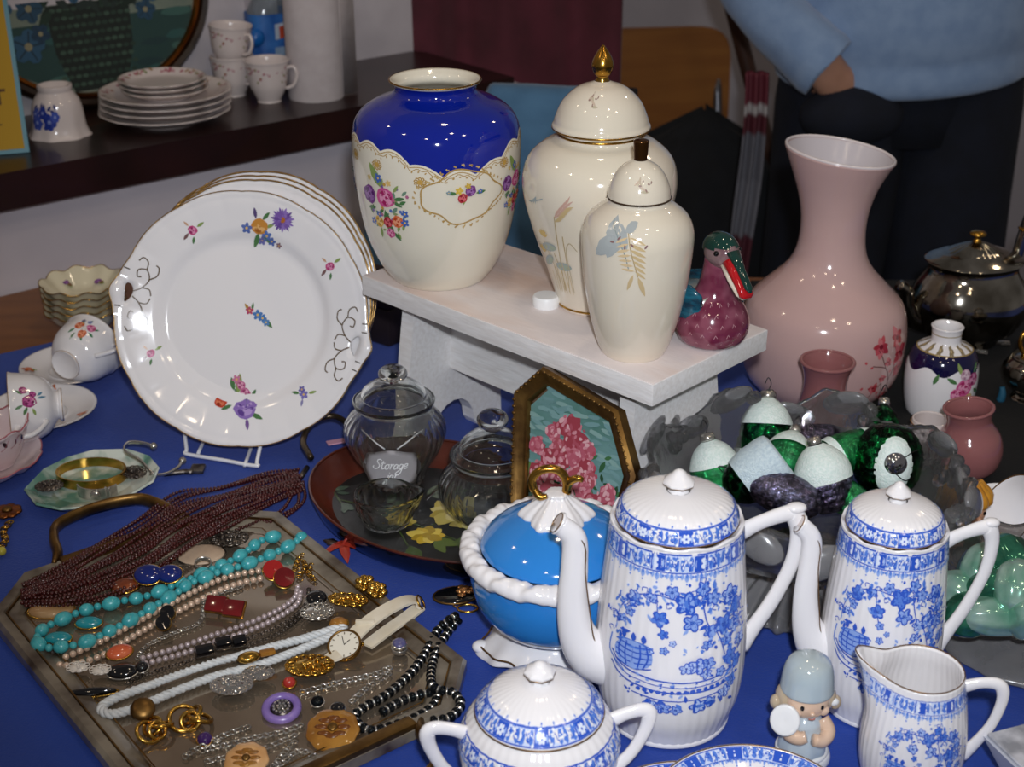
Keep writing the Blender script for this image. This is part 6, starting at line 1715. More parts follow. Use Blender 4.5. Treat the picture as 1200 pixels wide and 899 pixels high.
ornament('bell_ornament', at(838, 547, Z1+.004), (-.25, .35, .85), .050, .027, 'orn_green', [(.5, 1.0), (0, .08)], 'green bell ornament with white top at the left in the bowl', prof=bell)
ornament('drop_ornament', at(884, 556, Z1+.016), (-.75, -.15, -.55), .058, .024, 'orn_dark', [(0, .72)], 'ornament sheathed in pale blue white glitter, lying aslant', 'glitter_cool', prof=[(0, .75), (.06, .95), (.3, 1), (.6, .95), (.85, .75), (1, .4)])
ornament('drop_ornament', at(924, 533, Z1+.010), (.3, .75, .45), .050, .021, 'orn_green', [(.55, .95)], 'small green ornament with white shoulder in the middle of the bowl')
ornament('drop_ornament', at(914, 577, Z1+.010), (-.8, .35, .2), .078, .019, 'orn_black', [], 'long black iridescent ornament across the front of the bowl')
ornament('drop_ornament', at(966, 560, Z1+.014), (-.25, .35, .8), .062, .024, 'orn_black', [(.42, 1.0)], 'dark ornament with round white glitter dome in the middle', prof=[(0, .5), (.15, .8), (.45, 1), (.7, .95), (.9, .6), (1, .25)])
ornament('drop_ornament', at(990, 531, Z1+.018), (.86, .35, .25), .085, .019, 'orn_green', [(.30, .42), (.75, .95)], 'long bright green ornament with white bands near the bowl right side')
ornament('drop_ornament', at(950, 517, Z1+.006), (.9, .3, .1), .075, .016, 'orn_black', [], 'slim dark ornament lying behind the white dome ornament')
ornament('drop_ornament', at(1034, 508, Z1+.016), (.1, .55, .75), .055, .021, 'orn_dark', [(0, .2)], 'upright dark ornament behind the mirror-eyed ornament', prof=bell)
ornament('drop_ornament', at(992, 583, Z1-.002), (.7, -.3, -.25), .060, .016, 'orn_green', [(.75, 1)], 'green ornament with white tip at the front right of the bowl')
# egg with a mirror eye
c = at(1040, 541, Z1+.016)
t = thing('eye_ornament', c, 'dark green egg ornament with white oval and mirror dot', 'ornament', group='glass ornaments in the large bowl', rot=orient((.12, .35, .92), (.0, -.75, .62)))
g = lathe(dense([(.0003, -.036), (.014, -.033), (.027, -.018), (.031, 0), (.028, .018), (.016, .032), (.0003, .036)], 10), 120, lambda th, r, z: (r*(1+.026*cos(24*th+z*500)*cos(24*th-z*500)), z), sm=1); mk('bulb', g, 'orn_dark', t)
mk('white_oval', ball((0, -.0185, 0), (.019, .0165, .027), u=28, v=18), 'glitter', t); mk('mirror_dot', ball((0, -.032, .002), (.0105, .006, .0105), u=20, v=12), 'mirror', t)
mk('wire_hook', tube([(.004, -.035, .006), (.014, -.030, .014), (.022, -.02, .016)], .0005, 5, 4), 'wire_dark', t)
mk('wire_hook', tube([(-.002, -.036, -.005), (.010, -.033, -.012), (.02, -.02, -.008)], .0005, 5, 4), 'wire_dark', t)
# ---------------------------------------------------------- second dish of ornaments
b = at(1212, 742, TZ)
t = thing('ornament_dish', b, 'grey glass footed dish of silver-green ornaments at the right edge', 'dish')
mk('foot', lathe([(.088, .0005), (.090, .004), (.082, .010), (.060, .015), (.032, .022), (.024, .030), (.0005, .031)], 96, lambda th, r, z: (r*(1+.012*cos(14*th)*(r > .05)), z), 3), 'smoke_frost', t)
dd = dense([(.024, .030), (.050, .034), (.074, .046), (.088, .060)], 5)
mk('dish_body', lathe(dd+[(max(r-.003, .0005), z+.003) for r, z in reversed(dd)]+[(.0004, .034)], 96, lambda th, r, z: (r*(1+.02*cos(10*th)*(r > .06)), z+.003*cos(10*th)*(r > .06)), 1), 'smoke_glass', t)
mat('orn_silver_green', '#b4cec4', .14, metal=.45, coat=.5, col2='#6fa890', scale=30); mat('orn_deep', '#3f8a6c', .14, metal=.55, coat=.5, col2='#225a46', scale=40)
Z2 = TZ+.066
ribs = lambda th, r, z: (r*(1+.03*cos(9*th)), z)
spec = [(1150, 668, .016, (.4, .5, .6), 'orn_silver_green', 'round silver-green ornament at the top left of the right-hand dish'), (1128, 697, 0.0, (-.6, .3, .3), 'orn_silver_green', 'silver-green ornament at the left rim of the right-hand dish'),
        (1168, 722, .0, (.9, .1, -.1), 'orn_silver_green', 'long ribbed silver-green ornament lying along the front of the right-hand dish'), (1190, 688, .022, (.3, .7, .5), 'orn_silver_green', 'ribbed pale green ornament heaped at the right frame edge'),
        (1160, 694, .010, (.5, -.3, .5), 'orn_deep', 'deep green ornament in the middle of the right-hand dish'), (1184, 656, .028, (-.2, .8, .3), 'orn_deep', 'deep green ornament on top of the heap below the white cup'),
        (1137, 720, -.004, (.8, .3, .0), 'orn_deep', 'deep green ornament low in the dish by the coffee pot handle'), (1206, 722, .006, (.2, -.5, .6), 'orn_silver_green', 'silver-green ornament cut by the right frame edge')]
for x, y, dz, ax, m_, lb in spec:
    t = thing('ribbed_ornament', at(x, y, Z2+dz), lb, 'ornament', rot=orient(ax, (.1, -.6, .8)), group='ornaments in the right-hand dish')
    L_, r0 = (.062, .0165) if 'long' in lb else (.048, .0185)
    mk('bulb', lathe(dense([(.0003, -L_/2), (r0*.6, -L_*.42), (r0*.95, -L_*.2), (r0, .0), (r0*.9, L_*.25), (r0*.5, L_*.44), (r0*.25, L_*.5)], 4), 54, ribs, 1, close=2), m_, t)
    mk('metal_cap', lathe([(r0*.26, L_*.5), (r0*.28, L_*.53), (r0*.2, L_*.58), (.0003, L_*.585)], 12, sm=1), 'silver', t)
o = thing('green_bauble', at(1129, 641, TZ+.0235), 'single dark green bauble behind the coffee pot handle', 'ornament'); mk('bulb', ball((0, 0, 0), (.017, .017, .021), u=24, v=16), 'orn_deep', o); mk('metal_cap', lathe([(.004, .020), (.004, .025), (.0003, .0255)], 12, sm=1), 'silver', o)
# ---------------------------------------------------------- child figurine with yellow hair
b = at(1121, 658, TZ)
t = thing('child_figurine', b, 'ceramic child figurine with golden hair leaning behind the coffee pot', 'figurine', R(25))
mat('fig_gold', '#c98f2c', .3, coat=.3, col2='#b87a20', scale=60); mat('fig_flesh', '#cc9878', .3, coat=.3)
mk('body', lathe([(.020, 0), (.022, .004), (.019, .02), (.015, .035), (.010, .044)], 28, sm=3, close=2), mat('fig_dress', '#b9a890', .3, coat=.2), t)
h = mk('head', ball((0, -.002, .058), (.0185, .0175, .018), u=24, v=16), 'fig_flesh', t)
mk('nose', ball((0, -.020, .056), .0022), 'fig_flesh', h)
for s_ in (-1, 1): mk('eye', ball((s_*.007, -.0185, .060), (.0018, .0012, .0018)), 'black_gloss', h)
mk('hair', ball((0, .004, .066), (.0215, .020, .0195), u=24, v=14), 'fig_gold', t)
for q in range(6):
    a = -2.6+q*.42; mk('hair_lock', tube([(.012*cos(a), .004+.010*sin(a), .083), (.022*cos(a), .002+.019*sin(a), .070), (.021*cos(a), .004+.018*sin(a), .056 if q in (0, 5) else .064)], [.005, .0055, .003], 8, 4), 'fig_gold', t)
mk('arm', tube([(.012, -.004, .038), (.020, -.013, .036), (.013, -.021, .043)], [.005, .005, .0045], 10, 4), 'fig_flesh', t)
mk('arm', tube([(-.012, -.004, .038), (-.019, -.012, .031), (-.008, -.020, .030)], [.005, .005, .0045], 10, 4), 'fig_flesh', t)
# ---------------------------------------------------------- white cup and saucer + jug at right
b = at(1180, 632, TZ)
t = thing('white_bowl', b, 'plain white china bowl beyond the dish of green ornaments', 'bowl'); mk('body', lathe(shell(dense([(.020, 0), (.022, .002), (.034, .012), (.043, .026), (.047, .036)], 4), .002), 64, sm=1), 'china', t)
mk('foot_ring', torus((0, 0, .001), .021, .0015, u=40, v=6), 'china', t)
b = at(1226, 630, TZ+.018)
t = thing('tilted_cup', b, 'white cup with gilt edge leaning in the plain white bowl', 'cup', rot=(R(-20), R(52), R(160)))
dp = dense([(.018, 0), (.02, .002), (.030, .016), (.036, .036), (.040, .052)], 4); mk('body', lathe(shell(dp, .002), 56, sm=1), 'china', t); mk('gilt_rim', torus((0, 0, .0525), .039, .0008, u=56, v=5), 'gilt_dark', t)
# pale tapered box at bottom right corner
b = at(1258, 958, TZ)
t = thing('marble_box', b, 'pale marbled tapered box at the bottom right corner', 'box', R(20))
mat('marble', '#c9cad2', .5, col2='#8e9098', scale=60)
mk('sides', loft([[(x*f, y*f, z) for x, y in ((-.05, -.05), (.05, -.05), (.05, .05), (-.05, .05))] for f, z in ((.55, 0), (1, .05))]), mat('box_white', '#c4c8d4', .5, col2='#b9becc', scale=20), t, smooth=False)
mk('top_panel', bbox_g(.096, .096, .003, .0008, 1), 'marble', t, loc=(0, 0, .0502), smooth=False)
# ================================================================== jewellery tray
TR = R(38); tcx, tcy = -.247, 1.030
tray = thing('mirror_tray', (tcx, tcy, TZ), 'mirrored jewellery tray with grey-brown cut-corner frame and brass handles', 'tray', TR)
hw, hh, ct = .145, .2025, .048
octo = [(-hw+ct, -hh), (hw-ct, -hh), (hw, -hh+ct), (hw, hh-ct), (hw-ct, hh), (-hw+ct, hh), (-hw, hh-ct), (-hw, -hh+ct)]
mat('tray_wood', '#8a8172', .3, coat=.4, col2='#34261a', scale=22, stretch=(1, 1, 1), detail=6); mat('tray_mirror', '#a39583', .09, metal=.75, col2='#8a7b6a', scale=14, detail=6)
def lay(g): return [[Vector((v[0], v[2], -v[1])) for v in g[0]], g[1]]
def sweep(prof): return lay(frame_sweep(octo, prof))
mk('frame', sweep([(0, .001), (0, .010), (.003, .0135), (.011, .0125), (.013, .0095), (.024, .0080), (.026, .0065), (.028, .0045), (.028, .001)]), 'tray_wood', tray, smooth=40)
for d_ in (.0125, .0265): mk('brass_line', sweep([(d_, .0085), (d_, .0118 if d_ < .02 else .0086), (d_+.0012, .0118 if d_ < .02 else .0086), (d_+.0012, .0085)]), 'old_gold', tray, smooth=40)
mk('mirror', prism([(x*(1-.024/hw), y*(1-.024/hh)) for x, y in octo], .0015, .0050), 'tray_mirror', tray, smooth=False)
for s_ in (1, -1):      # brass loop handles on the short ends
    hp = [(-.072, hh-.004, .012), (-.062, hh+.010, .014), (-.056, hh+.032, .016), (-.042, hh+.053, .018), (0, hh+.062, .018), (.042, hh+.053, .018), (.056, hh+.032, .016), (.062, hh+.010, .014), (.072, hh-.004, .012)]
    mk('handle', tube([(x*.95*s_, y*s_, z) for x, y, z in hp], [.004, .008, .0075, .0065, .006, .0065, .0075, .008, .004], 12, 6, flat=.6), 'old_gold', tray)
    mk('handle_plate', move(bbox_g(.125, .012, .006, .002), (0, s_*(hh-.006), .010)), 'old_gold', tray, smooth=40)
MZ = TZ+.0052
def jp(x, y, dz=0): return at(x, y, MZ+dz)
def group_thing(name, pts, label, cat, group=None):
    c = sum(pts, Vector((0, 0, 0)))/len(pts); c.z = MZ
    return thing(name, c, label, cat, group=group), c
# ---------------------------------------------------------- garnet seed bead necklace
mat('garnet', '#34100f', .22, coat=.25, col2='#4c1815', scale=200); mat('turq', '#2f9aa4', .28, coat=.3, col2='#4fb4b8', scale=120, detail=6); mat('turq_deep', '#1f8a96', .2, coat=.4)
base_pts = [(28, 696), (70, 688), (120, 668), (170, 642), (215, 612), (265, 590), (315, 573), (352, 562)]
nt, c = group_thing('garnet_necklace', [jp(*p) for p in base_pts], 'dark garnet necklace of many seed bead strands draped over the tray', 'necklace')
rr = random.Random(12)
for i in range(24):
    f = (i-11.5)/11.5; pts = []
    for j, (x, y) in enumerate(base_pts):
        spread = (10, 18, 28, 34, 32, 22, 16, 10)[j]; sx = (2, 8, 12, 14, 12, 8, 4, 3)[j]
        yy = y+f*spread+rr.uniform(-4, 4); xx = x+f*sx*.6+rr.uniform(-3, 3)
        dz = (.004, .008, .008, .010, .014, .010, .004, .002)[j]+rr.uniform(0, .004)+.004*(1-abs(f))
        pts.append(jp(xx, yy, dz)-c)
    g = strand(G(), pts, .0019, 6, 4, 2.0); q = mk('strand', g, 'garnet', nt); q['kind'] = 'stuff'
g = G()
for pts in ([(355, 565), (357, 585), (340, 602), (318, 612), (300, 606)], [(350, 570), (348, 592), (325, 604), (305, 600)], [(345, 575), (330, 598), (300, 612), (275, 622)]):
    strand(g, [jp(x, y, .004)-c for x, y in pts], .0019, 6, 4, 2.0)
q = mk('strand', g, 'garnet', nt); q['kind'] = 'stuff'
mk('clasp', tube([jp(352, 560, .003)-c, jp(360, 548, .003)-c], .003, 8, 3), 'dark_silver', nt)
# ---------------------------------------------------------- bead necklaces with every bead a part
def bead_line(parent, c, pts, meshes, sizes, dz, clos=False):
    """meshes cycle along the path; sizes are half lengths"""
    P = catmull([jp(x, y, dz if not hasattr(dz, '__len__') else dz[i])-c for i, (x, y) in enumerate(pts)], 14)
    i = 0; need = 0; acc = 0; k = 0
    pos = P[0].copy(); seg = 0
    cum = [0]
    for a, b_ in zip(P, P[1:]): cum.append(cum[-1]+(b_-a).length)
    def ptat(s):
        for q in range(len(P)-1):
            if cum[q+1] >= s: f = (s-cum[q])/max(cum[q+1]-cum[q], 1e-9); return P[q].lerp(P[q+1], f), (P[q+1]-P[q]).normalized()
        return P[-1], (P[-1]-P[-2]).normalized()
    s = 0; out = []
    while s < cum[-1]:
        m_ = k % len(meshes); s += sizes[m_]; p, t = ptat(s); s += sizes[m_]; k += 1
        o = share(meshes[m_], parent, p, t.to_track_quat('X', 'Z').to_euler()); out.append(o)
    return out
def proto(name, g, m): o = mk(name, g, m); return o
tq_pts = [(330, 627), (313, 631), (301, 637), (279, 653), (251, 666), (229, 676), (202, 687), (174, 698), (141, 705), (107, 713), (77, 724), (50, 738), (43, 752), (55, 759), (72, 758), (97, 754), (122, 743), (158, 724), (183, 709), (208, 694), (222, 684), (258, 670), (287, 662), (315, 651), (340, 639), (353, 630)]
nt, c = group_thing('turquoise_necklace', [jp(*p) for p in tq_pts], 'turquoise bead necklace looped double in the tray', 'necklace')
b1 = proto('bead', ball((0, 0, 0), (.0086, .0064, .0064), u=12, v=9), 'turq'); b2 = proto('bead', ball((0, 0, 0), .0034, u=9, v=7), 'turq'); b3 = proto('bead', ball((0, 0, 0), (.0068, .0058, .0058), u=12, v=9), 'turq')
bead_line(nt, c, tq_pts, [b1, b2, b3, b2], [.0086, .0032, .0067, .0032], .0066)
hm_paths = [[(536, 721), (526, 727), (512, 740), (500, 763), (485, 785), (466, 804), (446, 819), (427, 829), (415, 842), (432, 856), (456, 852), (485, 842), (507, 828), (514, 814)],
            [(539, 724), (525, 741), (513, 760), (506, 782), (506, 802), (516, 809), (531, 812), (540, 826), (527, 841), (507, 845)], [(446, 836), (470, 822), (490, 815), (505, 812)]]
nh, ch = group_thing('hematite_necklace', [jp(*p) for p in hm_paths[0]], 'black polished bead necklace coiled at the tray right corner', 'necklace')
mat('hematite', '#14171a', .07, metal=.7, col2='#1e2226', scale=50)
h1 = proto('bead', lathe([(.0008, -.0028), (.0034, -.0022), (.0043, 0), (.0034, .0022), (.0008, .0028)], 12, sm=2), 'hematite')
xf_ = Matrix.Rotation(R(90), 4, 'Y'); h1.data.transform(xf_)
h2 = proto('bead', xf(lathe([(.0006, -.0008), (.0036, -.0006), (.0036, .0006), (.0006, .0008)], 12, sm=1), xf_), 'silver')
for i, pth in enumerate(hm_paths):
    dz = [.012 if (x > 520 and y < 740) else .0045+.004*(i == 1 and y > 790) for x, y in pth]
    bead_line(nh, ch, pth, [h1, h2], [.0028, .0008], dz)
for o in (b1, b2, b3, h1, h2): bpy.data.objects.remove(o)
# ---------------------------------------------------------- pearls, chains (tiny beads: joined strands)
mat('pearl_rose', '#dcc0aa', .22, metal=.35, coat=.6); mat('pearl_grey', '#bdaeb0', .22, metal=.35, coat=.6); mat('pearl_w', '#d6cec4', .2, coat=.5)
def strands(name, paths, r, m, label, cat, dz=.003, gap=2.05, u=8, v=6, sq=1):
    allp = [jp(x, y) for pth in paths for x, y in pth]; t, c = group_thing(name, allp, label, cat)
    for pth in paths: q = mk('strand', strand(G(), [jp(x, y, dz)-c for x, y in pth], r, u, v, gap, sq), m, t); q['kind'] = 'stuff'
    return t
strands('pearl_necklace', [[(303, 669), (280, 673), (251, 682), (201, 707), (150, 735), (107, 757), (70, 773)], [(305, 678), (280, 684), (251, 695), (200, 721), (154, 747), (118, 769), (80, 780), (66, 778)]], .0031, 'pearl_rose', 'double strand of rose-cream pearls below the turquoise beads', 'necklace')
strands('pearl_necklace', [[(349, 688), (344, 702), (322, 717), (287, 732), (251, 744), (215, 757), (165, 772)], [(352, 694), (348, 708), (325, 724), (290, 740), (252, 752), (214, 766), (162, 780)]], .0027, 'pearl_grey', 'double strand of small grey pearls across the tray middle', 'necklace')
def chain(name, paths, r, m, label, dz=.0022):
    allp = [jp(x, y) for pth in paths for x, y in pth]; t, c = group_thing(name, allp, label, 'chain')
    for pth in paths:
        g = G()
        for k, p in enumerate(beads([jp(x, y, dz)-c for x, y in pth], r, 1.7)):
            M = Matrix.Rotation(k*1.57, 4, 'X') @ Matrix.Rotation(k*.9, 4, 'Z'); torus(p, r, r*.36, g, 8, 4, M)
        q = mk('links', g, m, t); q['kind'] = 'stuff'
    return t
chain('silver_chain', [[(282, 688), (262, 694), (240, 700), (238, 713), (233, 730), (201, 743), (172, 757), (160, 772)]], .0018, 'silver', 'curving silver rope chain between the two pearl necklaces')
chain('silver_chain', [[(362, 690), (360, 706), (345, 722), (322, 736), (287, 750), (229, 772), (172, 790), (150, 800)], [(366, 694), (362, 712), (330, 740), (290, 757)]], .0017, 'dark_silver', 'dark silver chain running beside the grey pearls')
chain('silver_chain', [[(456, 783), (440, 790), (410, 797), (385, 803), (352, 812)], [(455, 790), (430, 806), (412, 822)]], .0026, 'silver', 'chunky silver chain below the wristwatch')
chain('silver_chain', [[(352, 850), (330, 858), (300, 864), (270, 872), (235, 880)], [(345, 862), (312, 876), (280, 884), (240, 893)], [(290, 852), (262, 862), (240, 872)], [(255, 868), (230, 878), (215, 888)]], .0024, 'silver', 'heap of silver chain between the gold knots and purple pendant')
chain('silver_chain', [[(372, 888), (350, 880), (330, 895), (310, 900)], [(345, 870), (332, 884), (322, 896)]], .0023, 'silver', 'silver chain tail at the tray bottom edge')
chain('gold_chain', [[(352, 652), (358, 664), (350, 676)], [(366, 660), (362, 672), (370, 680)], [(345, 668), (350, 655), (356, 650)]], .0022, 'gold', 'short gold chain heaped against the tray upper right rim')
# white rope necklace, braided
wp = [(405, 733), (380, 741), (358, 748), (315, 759), (251, 777), (179, 802), (136, 818), (119, 830), (131, 837), (161, 829), (201, 812), (251, 793), (301, 780), (340, 766), (378, 750), (404, 738)]
t, c = group_thing('rope_necklace', [jp(*p) for p in wp], 'white braided rope necklace folded into a long loop', 'necklace')
mat('rope_white', '#d6d9da', .5, col2='#c4c8ca', scale=200)
P0 = catmull([jp(x, y, .0045)-c for x, y in wp], 12); T0, N0 = frames(P0); acc = 0
paths = [[], [], []]
for i, p in enumerate(P0):
    if i: acc += (P0[i]-P0[i-1]).length
    b_ = T0[i].cross(N0[i])
    for s_ in range(3): a = acc/.0022*1.0+2*pi*s_/3; paths[s_].append(p+N0[i]*.0018*cos(a)+b_*.0024*sin(a))
for pth in paths: mk('cord', tube(pth, .0021, 6, 1), 'rope_white', t)
# ---------------------------------------------------------- cufflinks, stones
mat('red_enamel', '#5a0c10', .12, coat=.6, col2='#7a1416', scale=20); mat('red_bright', '#9c1c1a', .12, coat=.6); mat('navy_stone', '#0e1c5c', .12, coat=.6, col2='#142878', scale=25); mat('onyx', '#0a0a0e', .08, coat=.5)
mat('coral', '#c2502c', .15, coat=.5, col2='#d87048', scale=60); mat('amber', '#9c6420', .1, coat=.5, trans=.35, col2='#c98f3c', scale=40); mat('lilac', '#7a62a8', .25, coat=.3, col2='#8a72b4', scale=30)
def cufflink(px, py, kind, m, label, dz=.006, rz=0, size=.009, group=None):
    p = jp(px, py, dz); t = thing('cufflink', p, label, 'cufflink', rot=(R(38), R(0), rz), group=group)
    if kind == 'round':
        mk('stone', lathe([(size*.96, 0), (size, .002), (size*.96, .0045), (.0003, .0055)], 28, sm=1), m, t, smooth=35); mk('setting', lathe([(size*.6, -.004), (size*1.04, -.0015), (size*1.05, .001), (size, .0012)], 28, sm=1, close=True), 'gold', t, smooth=35)
    elif kind == 'oval':
        mk('stone', ball((0, 0, .002), (size*1.35, size, .005), u=24, v=10), m, t); mk('setting', torus((0, 0, 0), size*1.35, .001, u=36, v=6, ry=size), 'gold', t)
    else:
        mk('stone', bbox_g(size*1.9, size*1.55, .0055, .0015), m, t, smooth=40); mk('setting', bbox_g(size*2.02, size*1.68, .003, .0008), 'gold', t, loc=(0, 0, -.0015), smooth=40)
    mk('shank', tube([(0, 0, -.002), (0, .004, -.0065)], .0015, 8, 1), 'gold', t)
    return t
cufflink(320, 669, 'round', 'red_bright', 'bright red round cufflink, the upper of the pair by the rim', .010, .3, .0095)
cufflink(333, 678, 'round', 'red_enamel', 'dark red round cufflink, the lower of the pair by the rim', .008, .3, .0095)
cufflink(254, 709, 'square', 'red_enamel', 'oblong dark red cufflink, left one of the pair on grey pearls', .008, -.2, .0095)
cufflink(275, 714, 'square', 'red_enamel', 'oblong dark red cufflink, right one of the pair on grey pearls', .008, -.2, .0095)
cufflink(174, 674, 'oval', 'navy_stone', 'large navy oval cufflink lying on the garnet beads', .016, .1, .0095)
cufflink(199, 673, 'oval', 'navy_stone', 'smaller navy oval cufflink beside the turquoise beads', .015, .1, .0085)
cufflink(197, 719, 'round', 'onyx', 'black round cufflink, the upper one among the pearls', .008, 0, .0065)
cufflink(192, 731, 'round', 'onyx', 'black round cufflink, the lower one among the pearls', .008, 0, .0065)
def cab(name, px, py, rx, ry, m, label, cat='stone', dz=.004, rz=0, h=.0045, setting='gold'):
    t = thing(name, jp(px, py, dz), label, cat, rot=(R(15), 0, rz)); mk('stone', ball((0, 0, 0), (rx, ry, h), u=22, v=10), m, t)
    mk('setting', torus((0, 0, -.0008), rx*1.02, .0009, u=36, v=6, ry=ry*1.02), setting, t); return t
cab('coral_brooch', 140, 764, .0110, .0075, 'coral', 'orange coral oval stone by the end of the pearls', rz=.5, dz=.008)
cab('turquoise_earring', 104, 730, .0115, .0062, 'turq_deep', 'turquoise oval earring inside the turquoise loop, right one', 'earring', rz=.1)
cab('turquoise_earring', 68, 748, .0115, .0062, 'turq_deep', 'turquoise oval earring inside the turquoise loop, left one', 'earring', rz=.1)
cab('onyx_brooch', 143, 787, .0125, .0075, 'onyx', 'long black oval brooch left of the white rope', 'brooch', rz=.1, setting='silver')
cab('onyx_brooch', 166, 782, .0055, .0055, 'onyx', 'small black stone beside the long black oval brooch', 'stone', setting='silver')
for i, (x, y, l_) in enumerate(((240, 765, 'left'), (262, 756, 'middle'), (281, 754, 'right'))):
    t = thing('onyx_link', jp(x, y, .004), 'black oblong onyx block, %s of three in a row above the rope' % l_, 'stone', rot=(R(12), 0, .35), group='black onyx blocks'); mk('stone', bbox_g(.0155-.002*i, .010, .006, .0018), 'onyx', t, smooth=40); mk('setting', bbox_g(.0165-.002*i, .011, .003, .0008), 'dark_silver', t, loc=(0, 0, -.002), smooth=40)
cab('horn_slab', 60, 715, .020, .0095, mat('horn', '#8a6236', .3, coat=.4, col2='#b09068', scale=25), 'tan horn slab at the left end of the tray', 'stone', rz=.1, dz=.003)
cab('agate', 147, 686, .0125, .0085, mat('agate', '#5a2410', .15, coat=.5, col2='#8a4420', scale=60), 'red-brown polished agate beside the navy cufflink', 'stone', rz=.3, dz=.010)
cab('shell_disc', 236, 650, .022, .013, mat('shell_tan', '#a8907a', .4, coat=.2, col2='#bfa890', scale=30), 'beige shell disc lying under the silver ring', 'shell', dz=.003, rz=.2, h=.002, setting='dark_silver')
filigree('filigree_brooch', jp(269, 634, .006), .018, .013, 'dark lacy brooch between garnet and turquoise beads', 'brooch', seed=5)
def finger_ring(px, py, m, label, dz=.004, r=.0078, stone=None, tilt=0.2):
    t = thing('finger_ring', jp(px, py, dz), label, 'ring', rot=(tilt, 0, .3))
    mk('hoop', lathe([(r*.9, -.0028), (r, -.0025), (r*1.04, 0), (r, .0025), (r*.9, .0028), (r*.88, 0), (r*.9, -.0028)], 32, sm=1, close=False), m, t)
    if stone: mk('bezel', lathe([(.0062, .003), (.0068, .0055), (.0062, .0065)], 20, sm=1, close=2), 'silver', t); mk('stone', ball((0, 0, .0066), (.0058, .0058, .0026)), stone, t)
    return t
finger_ring(238, 661, 'silver', 'broad silver ring on the beige shell disc', .009)
finger_ring(468, 760, 'silver', 'silver ring with a dark violet stone beside the watch strap', .006, .0068, mat('violet', '#3a3560', .1, coat=.5, col2='#6a6a90', scale=60))
# gold knots
def knot(px, py, label, k=1, rz=0):
    p = jp(px, py, .0065); t = thing('gold_knot', p, label, 'brooch', rz)
    for q, (dx, dy, tx, ty) in enumerate(((-.006, 0, .5, .2), (.006, .001, -.4, .3), (0, .004, .1, -.6), (0, -.003, .9, 0))):
        M = Matrix.Rotation(tx, 4, 'X') @ Matrix.Rotation(ty, 4, 'Y'); mk('loop', torus((dx*k, dy*k, 0), (.0095-.001*q)*k, .0017*k, u=28, v=8, M=M), 'gold', t)
knot(224, 842, 'shiny gold knot brooch below the white rope', 1.1); knot(182, 854, 'dull gold knot clip at the tray left rim', 1.0, .8)
t = thing('gold_earring', jp(178, 850, .008), 'round bronze earring tucked behind the dull gold knot', 'earring', rot=(.5, .2, 0)); mk('disc', ball((-.010, .012, 0), (.010, .010, .004)), 'old_gold', t); mk('clip', torus((-.010, .012, -.004), .006, .001, u=16, v=5), 'old_gold', t)
# lilac ring pendant
t = thing('lilac_pendant', jp(330, 830, .004), 'lilac ring pendant with rhinestone centre', 'pendant', rot=(R(10), 0, 0)); mk('ring', torus((0, 0, 0), .0125, .0036, u=40, v=12), 'lilac', t); mk('back_plate', lathe([(.0095, -.001), (.0105, .0008), (.0003, .0010)], 28, sm=1), 'dark_silver', t)
mat('rhinestone', '#c9c6c2', .05, metal=.9); g = G()
for rd, n in ((0, 1), (.003, 6), (.0062, 12)):
    for q in range(n): a = 2*pi*q/n; ball((rd*cos(a), rd*sin(a), .0022), .0015, g, 7, 5)
q = mk('rhinestones', g, 'rhinestone', t); q['kind'] = 'stuff'
def amber_disc(px, py, r, label, m, dz=.005):
    t = thing('amber_brooch', jp(px, py, dz), label, 'brooch', rot=(R(14), 0, 0)); mk('disc', lathe([(r*.92, -.002), (r, 0), (r*.96, .002), (r*.6, .0046), (r*.3, .0040), (.0003, .0035)], 40, lambda th, rr_, z: (rr_*(1+.03*cos(9*th)*(rr_ > r*.7)), z), 3), m, t)
    for q in range(8): a = 2*pi*q/8; mk('petal', ball((r*.42*cos(a), r*.42*sin(a), .0042), (r*.28, r*.13, .0012), u=8, v=5), 'amber' if m != 'amber' else mat('amber_dark', '#6a3a10', .2, coat=.4), t, ) .rotation_euler = (0, 0, 0)
    mk('centre', ball((0, 0, .0045), (r*.2, r*.2, .0016)), 'old_gold', t); return t
amber_disc(390, 856, .0205, 'big amber glass flower brooch beside the black beads', 'amber'); amber_disc(289, 892, .0165, 'peach flower disc at the tray bottom edge', mat('peach', '#c9935a', .3, coat=.3, col2='#d8ac78', scale=50))
filigree('rhinestone_brooch', jp(272, 806, .005), .017, .012, 'sparkling rhinestone brooch below the white rope', 'brooch', 'rhinestone', 8, n=18); filigree('rhinestone_brooch', jp(303, 792, .005), .013, .009, 'small rhinestone brooch right of the sparkling one', 'brooch', 'rhinestone', 9, n=14)
filigree('gold_brooch', jp(363, 783, .005), .020, .013, 'gold filigree brooch below the watch face', 'brooch', 'gold', 10, n=16); filigree('gold_brooch', jp(408, 706, .007), .018, .008, 'gold leaf brooch on the tray right rim', 'brooch', 'gold', 11, n=12, rz=-.2)
cab('red_bead', 339, 800, .0052, .0052, mat('red_glass', '#a83028', .12, coat=.5), 'single red glass bead by the gold filigree brooch', 'bead', h=.005)
filigree('silver_brooch', jp(372, 720, .005), .015, .013, 'silver filigree brooch with black square stone', 'brooch', 'silver', 13, n=14); cab('black_stone', 371, 701, .0095, .0085, 'onyx', 'black square-cut stone above the silver filigree brooch', 'stone', dz=.008, setting='silver')
